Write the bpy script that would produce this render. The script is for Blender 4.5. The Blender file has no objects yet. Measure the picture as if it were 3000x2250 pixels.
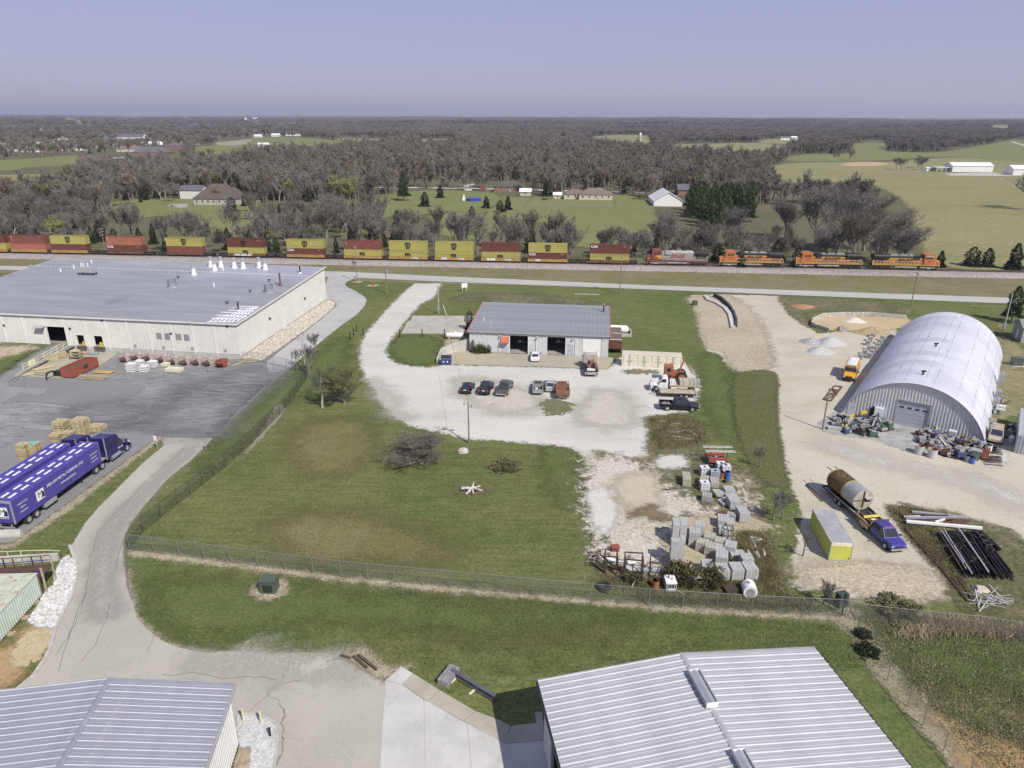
import bpy,math,random
import numpy as np
from mathutils import Vector,Matrix

# ---- camera, sky, sun, exposure
S=bpy.context.scene
COL=S.collection
CAM_H,PITCH,ROLL,FPX=44.0,math.radians(20.55),math.radians(0.18),2080.0
_cp,_sp=math.cos(PITCH),math.sin(PITCH)
_r0,_u0,_w0=np.array([1.,0,0]),np.array([0,_sp,_cp]),np.array([0,_cp,-_sp])
_c,_s=math.cos(ROLL),math.sin(ROLL)
CR,CU,CW=_r0*_c+_u0*_s,_u0*_c-_r0*_s,_w0
cam=bpy.data.cameras.new('camera');cam_ob=bpy.data.objects.new('camera',cam);COL.objects.link(cam_ob)
cam.sensor_width=36.0;cam.lens=FPX*36.0/3000.0
cam.clip_start=0.5;cam.clip_end=60000
m=Matrix.Identity(4)
for i in range(3):
 m[i][0],m[i][1],m[i][2]=CR[i],CU[i],-CW[i]
m[2][3]=CAM_H
cam_ob.matrix_world=m
S.camera=cam_ob

SUN_AZ,SUN_EL=144.0,45.5  # clockwise from +Y
world=bpy.data.worlds.new('World');S.world=world;world.use_nodes=True
wn,wl=world.node_tree.nodes,world.node_tree.links
sky=wn.new('ShaderNodeTexSky');sky.sky_type='NISHITA';sky.sun_disc=False
sky.sun_elevation=math.radians(SUN_EL);sky.sun_rotation=math.radians(SUN_AZ)
sky.altitude=300;sky.air_density=1.0;sky.dust_density=.12;sky.ozone_density=4.0
bg=wn['Background'];bg.inputs['Strength'].default_value=0.16
hs=wn.new('ShaderNodeGamma');hs.inputs['Gamma'].default_value=.34
tint=wn.new('ShaderNodeMix');tint.data_type='RGBA';tint.blend_type='MULTIPLY';tint.inputs[0].default_value=1
tint.inputs[7].default_value=(1.34,1.24,1.66,1)
wl.new(sky.outputs[0],hs.inputs['Color']);wl.new(hs.outputs[0],tint.inputs[6]);wl.new(tint.outputs[2],bg.inputs['Color'])
sun=bpy.data.lights.new('sun','SUN');sun.energy=4.1;sun.angle=math.radians(0.53);sun.color=(1.0,0.955,0.87)
sun_ob=bpy.data.objects.new('sun',sun);COL.objects.link(sun_ob)
_a,_e=math.radians(SUN_AZ),math.radians(SUN_EL)
SUN_DIR=Vector((math.sin(_a)*math.cos(_e),math.cos(_a)*math.cos(_e),math.sin(_e)))
sun_ob.rotation_euler=SUN_DIR.to_track_quat('Z','Y').to_euler()
S.view_settings.view_transform='Standard';S.view_settings.look='None'
S.view_settings.exposure=0.29;S.view_settings.gamma=1.0;S.view_settings.use_curve_mapping=False
S.render.engine='CYCLES'
S.cycles.use_denoising=True;S.cycles.denoising_prefilter='NONE'
S.cycles.max_bounces=6;S.cycles.diffuse_bounces=2;S.cycles.glossy_bounces=2
S.cycles.transparent_max_bounces=24;S.cycles.volume_bounces=0;S.cycles.volume_step_rate=1
S.cycles.use_adaptive_sampling=True;S.cycles.adaptive_threshold=0.02
S.render.film_transparent=False
random.seed(7);RNG=np.random.default_rng(11)

# ---- measuring helpers
def ray(px,py):
 return CW+CR*((px-1500)/FPX)-CU*((py-1125)/FPX)
def P(px,py,z=0.0):
 """world point at height z seen at photograph pixel (3000 x 2250)"""
 d=ray(px,py);t=(z-CAM_H)/d[2]
 return Vector((d[0]*t,d[1]*t,z))
def proj(p):
 v=np.asarray(p,float)-np.array([0,0,CAM_H]);D=v@CW
 return 1500+FPX*(v@CR)/D,1125-FPX*(v@CU)/D
def K(ox,oy,s):
 return lambda*pts:[(ox+x/s,oy+y/s)for x,y in pts]
c4=K(0,700,2.212);c5=K(1000,750,2.212);c6=K(1900,750,2.011);c0=K(0,1200,2.765)
cB=K(0,1700,2.212);cC=K(1000,1700,2.212);cD=K(2000,1700,2.212);cY=K(1600,1200,2.765);cE=K(2300,1300,3.16)
cF=K(30,980,3.3015);cG=K(0,1580,5.183);cS=K(1300,850,3.95);cU=K(0,300,2.212);cV=K(1000,300,2.212);cW=K(2000,300,2.212)
cT=K(1700,1000,5.53);cJ=K(2400,1150,3.6867)
def W(pts,z=0.0):
 return[P(x,y,z)for x,y in pts]

def terrain(x,y):
 """gentle relief far beyond the tracks; level ground near by"""
 x=np.asarray(x,float);y=np.asarray(y,float)
 r=np.hypot(x,y)
 a=np.clip((r-900)/2500,0,1);b=np.clip((r-2500)/9000,0,1)
 n=np.sin(x*.0021+1.3)*np.cos(y*.0017+.4)+.6*np.sin(x*.0047-y*.0031+2)+.35*np.sin(x*.009+y*.0057)
 n2=np.sin(x*.0009+y*.0006+2.2)+.5*np.sin(x*.0019-y*.0012+.3)+.3*np.sin(x*.004+1)
 return a*a*n*6+b*(30+n2*9)+26*np.clip((r-9000)/6000,0,1)

 # ---- materials
MATS={}
def new_mat(name):
 m=bpy.data.materials.new(name);m.use_nodes=True
 n,l=m.node_tree.nodes,m.node_tree.links
 return m,n,l,n['Principled BSDF']
def sock(n,l,v,inp):
 if isinstance(v,bpy.types.NodeSocket):l.new(v,inp)
 else:inp.default_value=v
def math_n(n,l,op,a,b=0.0,c=None,clamp=False):
 q=n.new('ShaderNodeMath');q.operation=op;q.use_clamp=clamp
 sock(n,l,a,q.inputs[0]);sock(n,l,b,q.inputs[1])
 if c is not None:sock(n,l,c,q.inputs[2])
 return q.outputs[0]
def noise_n(n,l,vec,scale,detail=4,rough=.6,dist=0.0):
 q=n.new('ShaderNodeTexNoise');q.inputs['Scale'].default_value=scale;q.inputs['Detail'].default_value=detail
 q.inputs['Roughness'].default_value=rough;q.inputs['Distortion'].default_value=dist
 l.new(vec,q.inputs['Vector']);return q.outputs['Fac']
def mix_n(n,l,f,a,b):
 q=n.new('ShaderNodeMix');q.data_type='RGBA'
 sock(n,l,f,q.inputs[0])
 for v,i in((a,6),(b,7)):
  if isinstance(v,bpy.types.NodeSocket):l.new(v,q.inputs[i])
  else:q.inputs[i].default_value=(*v[:3],1)
 return q.outputs[2]
def step_n(n,l,f,lo,hi):
 q=n.new('ShaderNodeMapRange');q.interpolation_type='SMOOTHSTEP'
 l.new(f,q.inputs[0]);q.inputs[1].default_value=lo;q.inputs[2].default_value=hi
 return q.outputs[0]
def vec_n(n,l,scale=(1,1,1),rot=0.0,kind='pos'):
 if kind=='pos':v=n.new('ShaderNodeNewGeometry').outputs['Position']
 else:v=n.new('ShaderNodeTexCoord').outputs['Object']
 if scale==(1,1,1)and not rot:return v
 mp=n.new('ShaderNodeMapping');mp.inputs['Scale'].default_value=scale;mp.inputs['Rotation'].default_value=(0,0,rot)
 l.new(v,mp.inputs[0]);return mp.outputs[0]
def bump_n(n,l,h,strength,dist,bsdf):
 b=n.new('ShaderNodeBump');b.inputs['Strength'].default_value=strength;b.inputs['Distance'].default_value=dist
 l.new(h,b.inputs['Height']);l.new(b.outputs[0],bsdf.inputs['Normal'])

def M(name,col,rough=.6,metal=0.0,var=.18,scale=1.2,dirt=None,dirt_amt=.35,bump=0.0,kind='obj',spec=.4,each=0.0):
 """paint / metal / wood with uneven tone and optional dirt or rust"""
 if name in MATS:return MATS[name]
 m,n,l,b=new_mat(name)
 v=vec_n(n,l,kind=kind)
 f1=noise_n(n,l,v,scale,5,.62)
 c=mix_n(n,l,step_n(n,l,f1,.3,.7),tuple(x*(1-var)for x in col),tuple(min(1,x*(1+var))for x in col))
 if dirt:
  f2=noise_n(n,l,v,scale*2.3,6,.7,.4)
  f3=step_n(n,l,f2,.62-dirt_amt*.3,.72)
  c=mix_n(n,l,math_n(n,l,'MULTIPLY',f3,min(1,dirt_amt*1.8)),c,dirt)
 if each:  # every copy has its own tone
  oi=n.new('ShaderNodeObjectInfo');k=math_n(n,l,'ADD',math_n(n,l,'MULTIPLY',oi.outputs['Random'],2*each),1-each)
  q=n.new('ShaderNodeMix');q.data_type='RGBA';q.blend_type='MULTIPLY';q.inputs[0].default_value=1
  l.new(c,q.inputs[6]);l.new(k,q.inputs[7]);c=q.outputs[2]
  r2=math_n(n,l,'FRACT',math_n(n,l,'MULTIPLY',oi.outputs['Random'],37.3))
  c=mix_n(n,l,math_n(n,l,'MULTIPLY',step_n(n,l,r2,.8,.95),.35),c,(.2,.165,.12))
 l.new(c,b.inputs['Base Color'])
 b.inputs['Roughness'].default_value=rough;b.inputs['Metallic'].default_value=metal
 b.inputs['Specular IOR Level'].default_value=spec
 if bump:bump_n(n,l,noise_n(n,l,v,scale*8,4),bump,.02,b)
 MATS[name]=m;return m

def sheet_mat(name,c1,c2,c3,big=.06,mid=.6,fine=5.0,edge_amp=1.0,edge_scale=.7,soft=.12,rough=.95,bump=.4,bumpd=.03,streak=None,cracks=None,mid_amt=.6,fine_amt=.32,alpha=True):
 """ground cover: three tones on three scales; its outline (attribute sd, metres inside the edge) is broken up by noise"""
 m,n,l,b=new_mat(name)
 v=vec_n(n,l)
 vs=vec_n(n,l,*streak)if streak else v
 fb=step_n(n,l,noise_n(n,l,v,big,4,.55,.5),.35,.65)
 fm=step_n(n,l,noise_n(n,l,vs,mid,6,.68,.3),.32,.68)
 ff=noise_n(n,l,v,fine*.7,6,.8)
 c=mix_n(n,l,fb,c1,c2)
 c=mix_n(n,l,math_n(n,l,'MULTIPLY',fm,mid_amt),c,c3)
 g=math_n(n,l,'ADD',math_n(n,l,'MULTIPLY',math_n(n,l,'SUBTRACT',ff,.5),4.2*fine_amt),1.0)
 hv=n.new('ShaderNodeMix');hv.data_type='RGBA';hv.blend_type='MULTIPLY';hv.inputs[0].default_value=1
 l.new(c,hv.inputs[6]);l.new(g,hv.inputs[7]);c=hv.outputs[2]
 if cracks:
  vo=n.new('ShaderNodeTexVoronoi');vo.feature='DISTANCE_TO_EDGE';vo.inputs['Scale'].default_value=cracks[0]
  ad=n.new('ShaderNodeVectorMath');ad.operation='ADD';l.new(v,ad.inputs[0])
  nt=n.new('ShaderNodeTexNoise');nt.inputs['Scale'].default_value=.25;nt.inputs['Detail'].default_value=6;l.new(v,nt.inputs['Vector'])
  sc=n.new('ShaderNodeVectorMath');sc.operation='SCALE';sc.inputs['Scale'].default_value=5.0;l.new(nt.outputs['Color'],sc.inputs[0])
  l.new(sc.outputs[0],ad.inputs[1]);l.new(ad.outputs[0],vo.inputs['Vector'])
  ck=math_n(n,l,'SUBTRACT',1.0,step_n(n,l,vo.outputs['Distance'],cracks[1]*.4,cracks[1]))
  ck=math_n(n,l,'MULTIPLY',ck,step_n(n,l,noise_n(n,l,v,.06,3),.45,.6))
  c=mix_n(n,l,math_n(n,l,'MULTIPLY',ck,.75),c,cracks[2])
 l.new(c,b.inputs['Base Color']);b.inputs['Roughness'].default_value=rough;b.inputs['Specular IOR Level'].default_value=.15
 if bump:bump_n(n,l,noise_n(n,l,v,fine*1.3,5,.75),bump,bumpd,b)
 if alpha:
  at=n.new('ShaderNodeAttribute');at.attribute_name='sd'
  e=math_n(n,l,'SUBTRACT',noise_n(n,l,v,edge_scale,7,.72,.6),.5)
  k=math_n(n,l,'ADD',at.outputs['Fac'],math_n(n,l,'MULTIPLY',e,edge_amp*2.4))
  fe=math_n(n,l,'MULTIPLY',math_n(n,l,'SUBTRACT',ff,.5),1.6*soft)
  k=math_n(n,l,'ADD',k,fe)
  l.new(step_n(n,l,k,-soft,soft),b.inputs['Alpha'])
 m['amp']=edge_amp+soft
 return m

 # ---- mesh building
KIDS={}
class MB:
 def __init__(s):s.v=[];s.f=[];s.m=[];s.T=None
 def _add(s,vs,fs,m=0):
  o=len(s.v)
  if s.T is not None:vs=[s.T@Vector(q)for q in vs]
  s.v+=[tuple(q)for q in vs];s.f+=[tuple(i+o for i in f)for f in fs];s.m+=[m]*len(fs);return s
 def box(s,x0,x1,y0,y1,z0,z1,m=0,R=None):
  vs=[(x,y,z)for x in(x0,x1)for y in(y0,y1)for z in(z0,z1)]
  if R is not None:vs=[R@Vector(q)for q in vs]
  return s._add(vs,[(0,1,3,2),(4,6,7,5),(0,4,5,1),(2,3,7,6),(0,2,6,4),(1,5,7,3)],m)
 def quad(s,a,b,c,d,m=0):return s._add([a,b,c,d],[(0,1,2,3)],m)
 def poly(s,pts,m=0):return s._add(pts,[tuple(range(len(pts)))],m)
 def rings(s,rs,m=0,cap0=True,cap1=True,closed=True):
  n=len(rs[0]);vs=[p for r in rs for p in r];fs=[]
  for i in range(len(rs)-1):
   for j in range(n if closed else n-1):
    k=(j+1)%n;fs.append((i*n+j,i*n+k,(i+1)*n+k,(i+1)*n+j))
  if cap0:fs.append(tuple(range(n-1,-1,-1)))
  if cap1:fs.append(tuple(range((len(rs)-1)*n,len(rs)*n)))
  return s._add(vs,fs,m)
 def cyl(s,p0,p1,r0,r1=None,n=8,m=0,caps=True):
  r1=r0 if r1 is None else r1
  p0,p1=Vector(p0),Vector(p1);d=(p1-p0)
  if d.length<1e-6:return s
  d.normalize();a=d.orthogonal().normalized();b=d.cross(a)
  rs=[[p+(a*math.cos(t)+b*math.sin(t))*r for t in[2*math.pi*k/n for k in range(n)]]for p,r in((p0,r0),(p1,r1))]
  return s.rings(rs,m,caps,caps)
 def bar(s,p0,p1,w,h=None,m=0):
  """a square bar between two points"""
  h=h or w;p0,p1=Vector(p0),Vector(p1);d=p1-p0
  if d.length<1e-6:return s
  d.normalize();up=Vector((0,0,1))if abs(d.z)<.95 else Vector((1,0,0))
  a=d.cross(up).normalized()*w/2;b=a.cross(d).normalized()*h/2
  return s.rings([[p+a+b,p-a+b,p-a-b,p+a-b]for p in(p0,p1)],m)
 def prism(s,prof,a,b,axis='y',m=0):
  """a profile extruded along an axis; prof is (u, z) for y / x, (x, y) for z"""
  f={'y':lambda u,z,t:(u,t,z),'x':lambda u,z,t:(t,u,z),'z':lambda u,z,t:(u,z,t)}[axis]
  return s.rings([[f(u,z,t)for u,z in prof]for t in(a,b)],m)
 def sph(s,c,r,n=8,k=5,m=0,sz=1.0):
  rs=[]
  for i in range(k+1):
   t=math.pi*i/k;rs.append([(c[0]+r*math.sin(t)*math.cos(2*math.pi*j/n),c[1]+r*math.sin(t)*math.sin(2*math.pi*j/n),c[2]+sz*r*math.cos(t))for j in range(n)])
  return s.rings(rs,m,False,False)
 def mesh(s,name,mats,smooth=False):
  me=bpy.data.meshes.new(name);me.from_pydata(s.v,[],s.f)
  for q in(mats if isinstance(mats,(list,tuple))else[mats]):me.materials.append(q)
  if any(s.m):me.polygons.foreach_set('material_index',s.m)
  if smooth:me.polygons.foreach_set('use_smooth',[True]*len(me.polygons))
  me.update();return me

def link(name,data,parent=None,loc=(0,0,0),rot=(0,0,0),scale=None,label=None):
 o=bpy.data.objects.new(name,data);COL.objects.link(o)
 o.location=loc;o.rotation_euler=rot
 if scale is not None:o.scale=scale if isinstance(scale,(tuple,list))else(scale,)*3
 if parent is not None:o.parent=parent;KIDS.setdefault(parent.name,[]).append(o)
 if label:o['label']=label
 return o
def part(mb,name,mats,parent,label=None,smooth=False,loc=(0,0,0),rot=(0,0,0)):
 return link(name,mb.mesh(name,mats,smooth)if isinstance(mb,MB)else mb,parent,loc,rot,None,label)
def tag(o,label,cat,group=None):
 o['label']=label;o['category']=cat
 if group:o['group']=group
 return o
def thing(name,label,cat,loc=(0,0,0),rz=0.0,group=None,scale=None):
 return tag(link(name,None,None,loc,(0,0,rz),scale),label,cat,group)
def single(mb,name,mats,label,cat,loc=(0,0,0),rz=0.0,group=None,smooth=False):
 return tag(link(name,mb.mesh(name,mats,smooth)if isinstance(mb,MB)else mb,None,loc,(0,0,rz)),label,cat,group)
def dup(o,loc=None,rz=None,label=None,group=None,scale=None,parent=None):
 c=o.copy();COL.objects.link(c)
 if parent is not None:c.parent=parent;KIDS.setdefault(parent.name,[]).append(c)
 if loc is not None:c.location=loc
 if rz is not None:c.rotation_euler=(0,0,rz)
 if label:c['label']=label
 if group:c['group']=group
 if scale is not None:c.scale=(scale,)*3 if not isinstance(scale,(tuple,list))else scale
 for k in KIDS.get(o.name,[]):dup(k,parent=c)
 return c
def stuff(o):o['kind']='stuff';return o
def struct(o):o['kind']='structure';return o
TEXT={}
def text_mesh(t,size,mat,bold=0.0,shear=0.0,sx=1.0):
 k=(t,size,mat.name,bold,shear,sx)
 if k not in TEXT:
  cu=bpy.data.curves.new('lettering','FONT');cu.body=t;cu.size=size;cu.offset=bold*size;cu.shear=shear
  cu.align_x='CENTER';cu.align_y='CENTER';cu.resolution_u=3
  ob=bpy.data.objects.new('lettering',cu);COL.objects.link(ob)
  dg=bpy.context.evaluated_depsgraph_get();me=bpy.data.meshes.new_from_object(ob.evaluated_get(dg))
  bpy.data.objects.remove(ob);me.materials.clear();me.materials.append(mat)
  if sx!=1.0:
   for q in me.vertices:q.co.x*=sx
  TEXT[k]=me
 return TEXT[k]
def lettering(t,size,mat,parent,loc,side=-1,bold=.015,shear=0.0,sx=1.0,name='lettering'):
 """flat letters on a vertical side: side -1 faces local -y, +1 faces +y, 'x' faces +x, '-x' faces -x"""
 rz={-1:0.0,1:math.pi,'x':math.pi/2,'-x':-math.pi/2}[side]
 return link(name,text_mesh(t,size,mat,bold,shear,sx),parent,loc,(math.pi/2,0,rz))

 # ---- ground sheets
def catmull(pts,n=5):
 p=np.array([(q[0],q[1])for q in pts]);N=len(p);out=[]
 for i in range(N):
  a,b,c,d=p[i-1],p[i],p[(i+1)%N],p[(i+2)%N]
  for k in range(n):
   t=k/n
   out.append(.5*(2*b+(c-a)*t+(2*a-5*b+4*c-d)*t*t+(3*b-a-3*c+d)*t**3))
 return np.array(out)
def poly_sd(poly,X,Y):
 p=np.asarray(poly,float)[:,:2];d=np.full(X.shape,1e9);ins=np.zeros(X.shape,bool)
 for i in range(len(p)):
  x0,y0=p[i-1];x1,y1=p[i]
  ex,ey=x1-x0,y1-y0;L=ex*ex+ey*ey
  if L<1e-12:continue
  t=np.clip(((X-x0)*ex+(Y-y0)*ey)/L,0,1)
  d=np.minimum(d,np.hypot(X-x0-t*ex,Y-y0-t*ey))
  c=(y0>Y)!=(y1>Y)
  if ey:ins^=c&(X<ex*(Y-y0)/ey+x0)
 return np.where(ins,d,-d)
USED_Z=set()
def sheet(name,polys,z,mat,cell=.7,smooth=True,minus=(),kind='structure',fn=None,lift=0.0):
 """a sheet of ground cover over world polygons; relief function fn(x, y) optional"""
 polys=[catmull(q)if smooth else np.array([(a[0],a[1])for a in q])for q in polys]
 amp=mat.get('amp',1.0);mg=amp*.75+.06
 while round(z,4)in USED_Z:z+=.0025
 USED_Z.add(round(z,4))
 allp=np.concatenate(polys);lo=allp.min(0)-mg-cell;hi=allp.max(0)+mg+cell
 xs=np.arange(lo[0],hi[0]+cell,cell);ys=np.arange(lo[1],hi[1]+cell,cell)
 X,Y=np.meshgrid(xs,ys);sd=np.full(X.shape,-1e9)
 for q in polys:sd=np.maximum(sd,poly_sd(q,X,Y))
 for q in minus:sd=np.minimum(sd,-poly_sd(q,X,Y))
 ok=sd>-mg
 q=(ok[:-1,:-1]|ok[1:,:-1]|ok[:-1,1:]|ok[1:,1:])
 iy,ix=np.nonzero(q);nx=len(xs)
 a=iy*nx+ix;F=np.stack([a,a+1,a+nx+1,a+nx],1)
 used,inv=np.unique(F,return_inverse=True);F=inv.reshape(-1,4)
 vx,vy,vs=X.ravel()[used],Y.ravel()[used],sd.ravel()[used]
 vz=np.full(len(vx),z)+terrain(vx,vy)
 if fn is not None:vz=vz+fn(vx,vy,vs)
 me=bpy.data.meshes.new(name)
 me.vertices.add(len(vx));me.vertices.foreach_set('co',np.stack([vx,vy,vz],1).ravel())
 me.loops.add(F.size);me.loops.foreach_set('vertex_index',F.ravel().astype(np.int32))
 me.polygons.add(len(F));me.polygons.foreach_set('loop_start',np.arange(0,F.size,4,dtype=np.int32))
 me.update(calc_edges=True);me.validate()
 at=me.attributes.new('sd','FLOAT','POINT');at.data.foreach_set('value',vs.astype(np.float32))
 me.materials.append(mat);me.polygons.foreach_set('use_smooth',[True]*len(F))
 o=link(name,me);o['kind']=kind;return o
def arrays_mesh(name,V,F,mat):
 """triangles or quads from numpy arrays"""
 k=F.shape[1];me=bpy.data.meshes.new(name)
 me.vertices.add(len(V));me.vertices.foreach_set('co',np.asarray(V,np.float32).ravel())
 me.loops.add(F.size);me.loops.foreach_set('vertex_index',F.ravel().astype(np.int32))
 me.polygons.add(len(F));me.polygons.foreach_set('loop_start',np.arange(0,F.size,k,dtype=np.int32))
 me.update(calc_edges=True)
 for q in(mat if isinstance(mat,(list,tuple))else[mat]):me.materials.append(q)
 return me
def inside(poly,X,Y):return poly_sd(poly,X,Y)>0

# ==== THE SETTING: ground, roads, yards
GRASS=[(.098,.128,.042),(.145,.157,.06),(.2,.188,.092)]
def ground_material():
 m,n,l,b=new_mat('grass_and_leaf_litter')
 v=vec_n(n,l)
 f1=step_n(n,l,noise_n(n,l,v,.035,5,.6,.8),.38,.62)
 f2=step_n(n,l,noise_n(n,l,v,.45,6,.7,.4),.35,.72)
 f3=noise_n(n,l,v,2.6,7,.85)
 f4=step_n(n,l,noise_n(n,l,vec_n(n,l,(.25,2.2,1),.5),.7,3),.45,.6)
 c=mix_n(n,l,f1,GRASS[0],GRASS[1]);c=mix_n(n,l,math_n(n,l,'MULTIPLY',f2,.45),c,GRASS[2])
 c=mix_n(n,l,math_n(n,l,'MULTIPLY',f4,.4),c,(.062,.092,.024))
 lit=mix_n(n,l,step_n(n,l,noise_n(n,l,v,.03,5),.35,.65),(.14,.125,.09),(.11,.115,.055))
 # woods beyond the tracks stand on leaf litter
 sx=n.new('ShaderNodeSeparateXYZ');l.new(v,sx.inputs[0])
 d=math_n(n,l,'ADD',sx.outputs[1],math_n(n,l,'MULTIPLY',sx.outputs[0],.088))
 d=math_n(n,l,'ADD',d,math_n(n,l,'MULTIPLY',noise_n(n,l,v,.12,5),10))
 c=mix_n(n,l,step_n(n,l,d,238,246),c,lit)
 # far off, the land is a weave of bare woods and pale fields
 vo=n.new('ShaderNodeTexVoronoi');vo.inputs['Scale'].default_value=.0016;l.new(v,vo.inputs['Vector'])
 fld=n.new('ShaderNodeSeparateColor');l.new(vo.outputs['Color'],fld.inputs[0])
 far=mix_n(n,l,step_n(n,l,fld.outputs[0],.86,.9),(.105,.092,.083),(.20,.19,.10))
 far=mix_n(n,l,step_n(n,l,noise_n(n,l,v,.012,6,.7),.3,.7),far,(.07,.066,.062))
 c=mix_n(n,l,step_n(n,l,d,1500,3500),c,far)
 g=math_n(n,l,'ADD',math_n(n,l,'MULTIPLY',math_n(n,l,'SUBTRACT',f3,.5),3.4),1.0)
 q=n.new('ShaderNodeMix');q.data_type='RGBA';q.blend_type='MULTIPLY';q.inputs[0].default_value=1
 l.new(c,q.inputs[6]);l.new(g,q.inputs[7])
 l.new(q.outputs[2],b.inputs['Base Color']);b.inputs['Roughness'].default_value=1;b.inputs['Specular IOR Level'].default_value=.1
 bump_n(n,l,noise_n(n,l,v,7,5,.8),.55,.06,b)
 return m
def ground():
 th=np.concatenate([np.radians(np.arange(-62,63,2.0)),np.radians(np.arange(66,298,12.0))])
 rr=np.concatenate([[0.001],np.linspace(40,900,12),np.geomspace(960,30000,110)])
 T,Rr=np.meshgrid(th,rr);X,Y=Rr*np.sin(T),Rr*np.cos(T);Z=terrain(X,Y)
 V=np.stack([X.ravel(),Y.ravel(),Z.ravel()],1);nx=len(th);F=[]
 iy,ix=np.meshgrid(np.arange(len(rr)-1),np.arange(nx),indexing='ij');iy,ix=iy.ravel(),ix.ravel()
 a,b_=iy*nx+ix,iy*nx+(ix+1)%nx
 F=np.stack([a,a+nx,b_+nx,b_],1)[:,::-1]
 me=arrays_mesh('ground',V,F,ground_material());me.polygons.foreach_set('use_smooth',[True]*len(F))
 struct(link('ground',me))
ground()

m_lush=sheet_mat('lush_grass',(.082,.116,.035),(.1,.128,.044),(.135,.146,.058),soft=2.0,edge_amp=3.5,edge_scale=.35,fine=4.5,fine_amt=.6)
m_dry=sheet_mat('dry_grass',(.2,.18,.095),(.155,.15,.068),(.12,.125,.045),soft=3.0,edge_amp=4.0,edge_scale=.3,fine=4.5,fine_amt=.6)
m_verge=sheet_mat('verge_grass',(.18,.17,.09),(.135,.14,.055),(.22,.2,.12),soft=.6,edge_amp=1.5,edge_scale=.3,fine=3,mid=.3)
m_weedy=sheet_mat('weedy_ground',(.125,.12,.06),(.22,.195,.13),(.08,.088,.035),soft=.8,edge_amp=2.2,edge_scale=.5,mid=.8,mid_amt=.8,fine=3,fine_amt=.8)
m_tan=sheet_mat('bare_soil',(.41,.35,.25),(.33,.275,.19),(.47,.42,.33),soft=1.2,edge_amp=3.0,edge_scale=.5,fine=4,mid=.9,fine_amt=.7)
m_edge=sheet_mat('gravelly_edge',(.34,.29,.19),(.25,.22,.13),(.42,.38,.29),soft=.45,edge_amp=1.0,edge_scale=1.1,fine=6,fine_amt=.8)
m_soil=sheet_mat('brown_soil',(.2,.15,.09),(.25,.19,.12),(.12,.09,.06),soft=1.0,edge_amp=2.0,edge_scale=.6,fine=4)
m_red=sheet_mat('orange_clay',(.42,.27,.14),(.44,.33,.2),(.33,.25,.15),soft=1.2,edge_amp=2.5,edge_scale=.5,fine=4)
m_gravel=sheet_mat('crushed_limestone',(.54,.52,.47),(.47,.45,.40),(.59,.575,.53),soft=.6,edge_amp=1.6,edge_scale=.8,mid=.25,streak=((.35,1,1),.25),fine=7,fine_amt=.35,bumpd=.015)
m_gravelp=sheet_mat('thin_limestone',(.50,.47,.40),(.36,.33,.22),(.55,.52,.46),mid=.9,soft=1.4,edge_amp=6.5,edge_scale=.7,fine=3.5,fine_amt=.6)
m_yard=sheet_mat('yard_gravel',(.475,.435,.335),(.41,.375,.285),(.53,.505,.44),soft=.3,edge_amp=1.5,edge_scale=.6,big=.045,mid=.22,streak=((.5,1,1),-.6),fine=6,fine_amt=.35,bumpd=.015)
m_asph=sheet_mat('weathered_asphalt',(.335,.33,.325),(.26,.258,.255),(.11,.11,.112),big=.09,mid=.9,streak=((.3,1.5,1),.15),mid_amt=.62,fine=4,fine_amt=.5,edge_amp=.15,edge_scale=1.5,cracks=(.055,.012,(.05,.05,.05)),bumpd=.006)
m_asph2=sheet_mat('newer_asphalt',(.23,.228,.225),(.205,.203,.2),(.26,.258,.255),edge_amp=.04,fine=6,fine_amt=.2,bumpd=.004,mid_amt=.3)
m_asph3=sheet_mat('pale_asphalt',(.30,.30,.295),(.26,.26,.255),(.21,.21,.205),edge_amp=.04,fine=5,fine_amt=.25,bumpd=.004,mid_amt=.4)
m_stain=sheet_mat('black_sealer',(.1,.1,.102),(.18,.18,.182),(.3,.3,.3),mid=1.0,mid_amt=.75,soft=5.0,edge_amp=3.0,edge_scale=.35,fine=5,fine_amt=.3,streak=((.3,1.6,1),-.9),bumpd=.004)
m_drive=sheet_mat('worn_driveway',(.42,.395,.345),(.365,.345,.3),(.45,.425,.37),big=.09,mid=.3,streak=((1,.35,1),.35),mid_amt=.5,fine=6,fine_amt=.13,edge_amp=.18,edge_scale=1.2,cracks=(.045,.0035,(.13,.12,.1)),bumpd=.004)
m_loop=sheet_mat('loop_driveway',(.42,.415,.40),(.36,.355,.345),(.46,.455,.44),mid=.3,fine=6,fine_amt=.2,edge_amp=.15,cracks=(.05,.005,(.2,.2,.2)),bumpd=.004)
m_road=sheet_mat('road_surface',(.43,.42,.39),(.38,.37,.345),(.46,.45,.42),mid=.2,streak=((.15,2,1),-.08),fine=5,fine_amt=.15,edge_amp=.2,bumpd=.004)
m_conc=sheet_mat('stained_concrete',(.42,.38,.27),(.38,.36,.30),(.33,.30,.23),edge_amp=.05,fine=6,fine_amt=.18,bumpd=.004,mid=.35)
m_ballast=sheet_mat('ballast_stone',(.30,.275,.26),(.26,.24,.225),(.36,.33,.315),edge_amp=.5,edge_scale=.8,fine=3.5,fine_amt=.9,bump=.8,bumpd=.06)
m_field=sheet_mat('pasture',(.235,.225,.11),(.205,.205,.09),(.27,.25,.14),soft=3.0,big=.012,mid=.06,fine=.8,fine_amt=.45,edge_amp=3.0,edge_scale=.1,bump=0)
m_green=sheet_mat('spring_meadow',(.15,.178,.06),(.172,.188,.07),(.215,.205,.1),soft=3.0,big=.02,mid=.1,fine=.9,fine_amt=.4,edge_amp=3.0,edge_scale=.1,bump=0)
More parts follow.
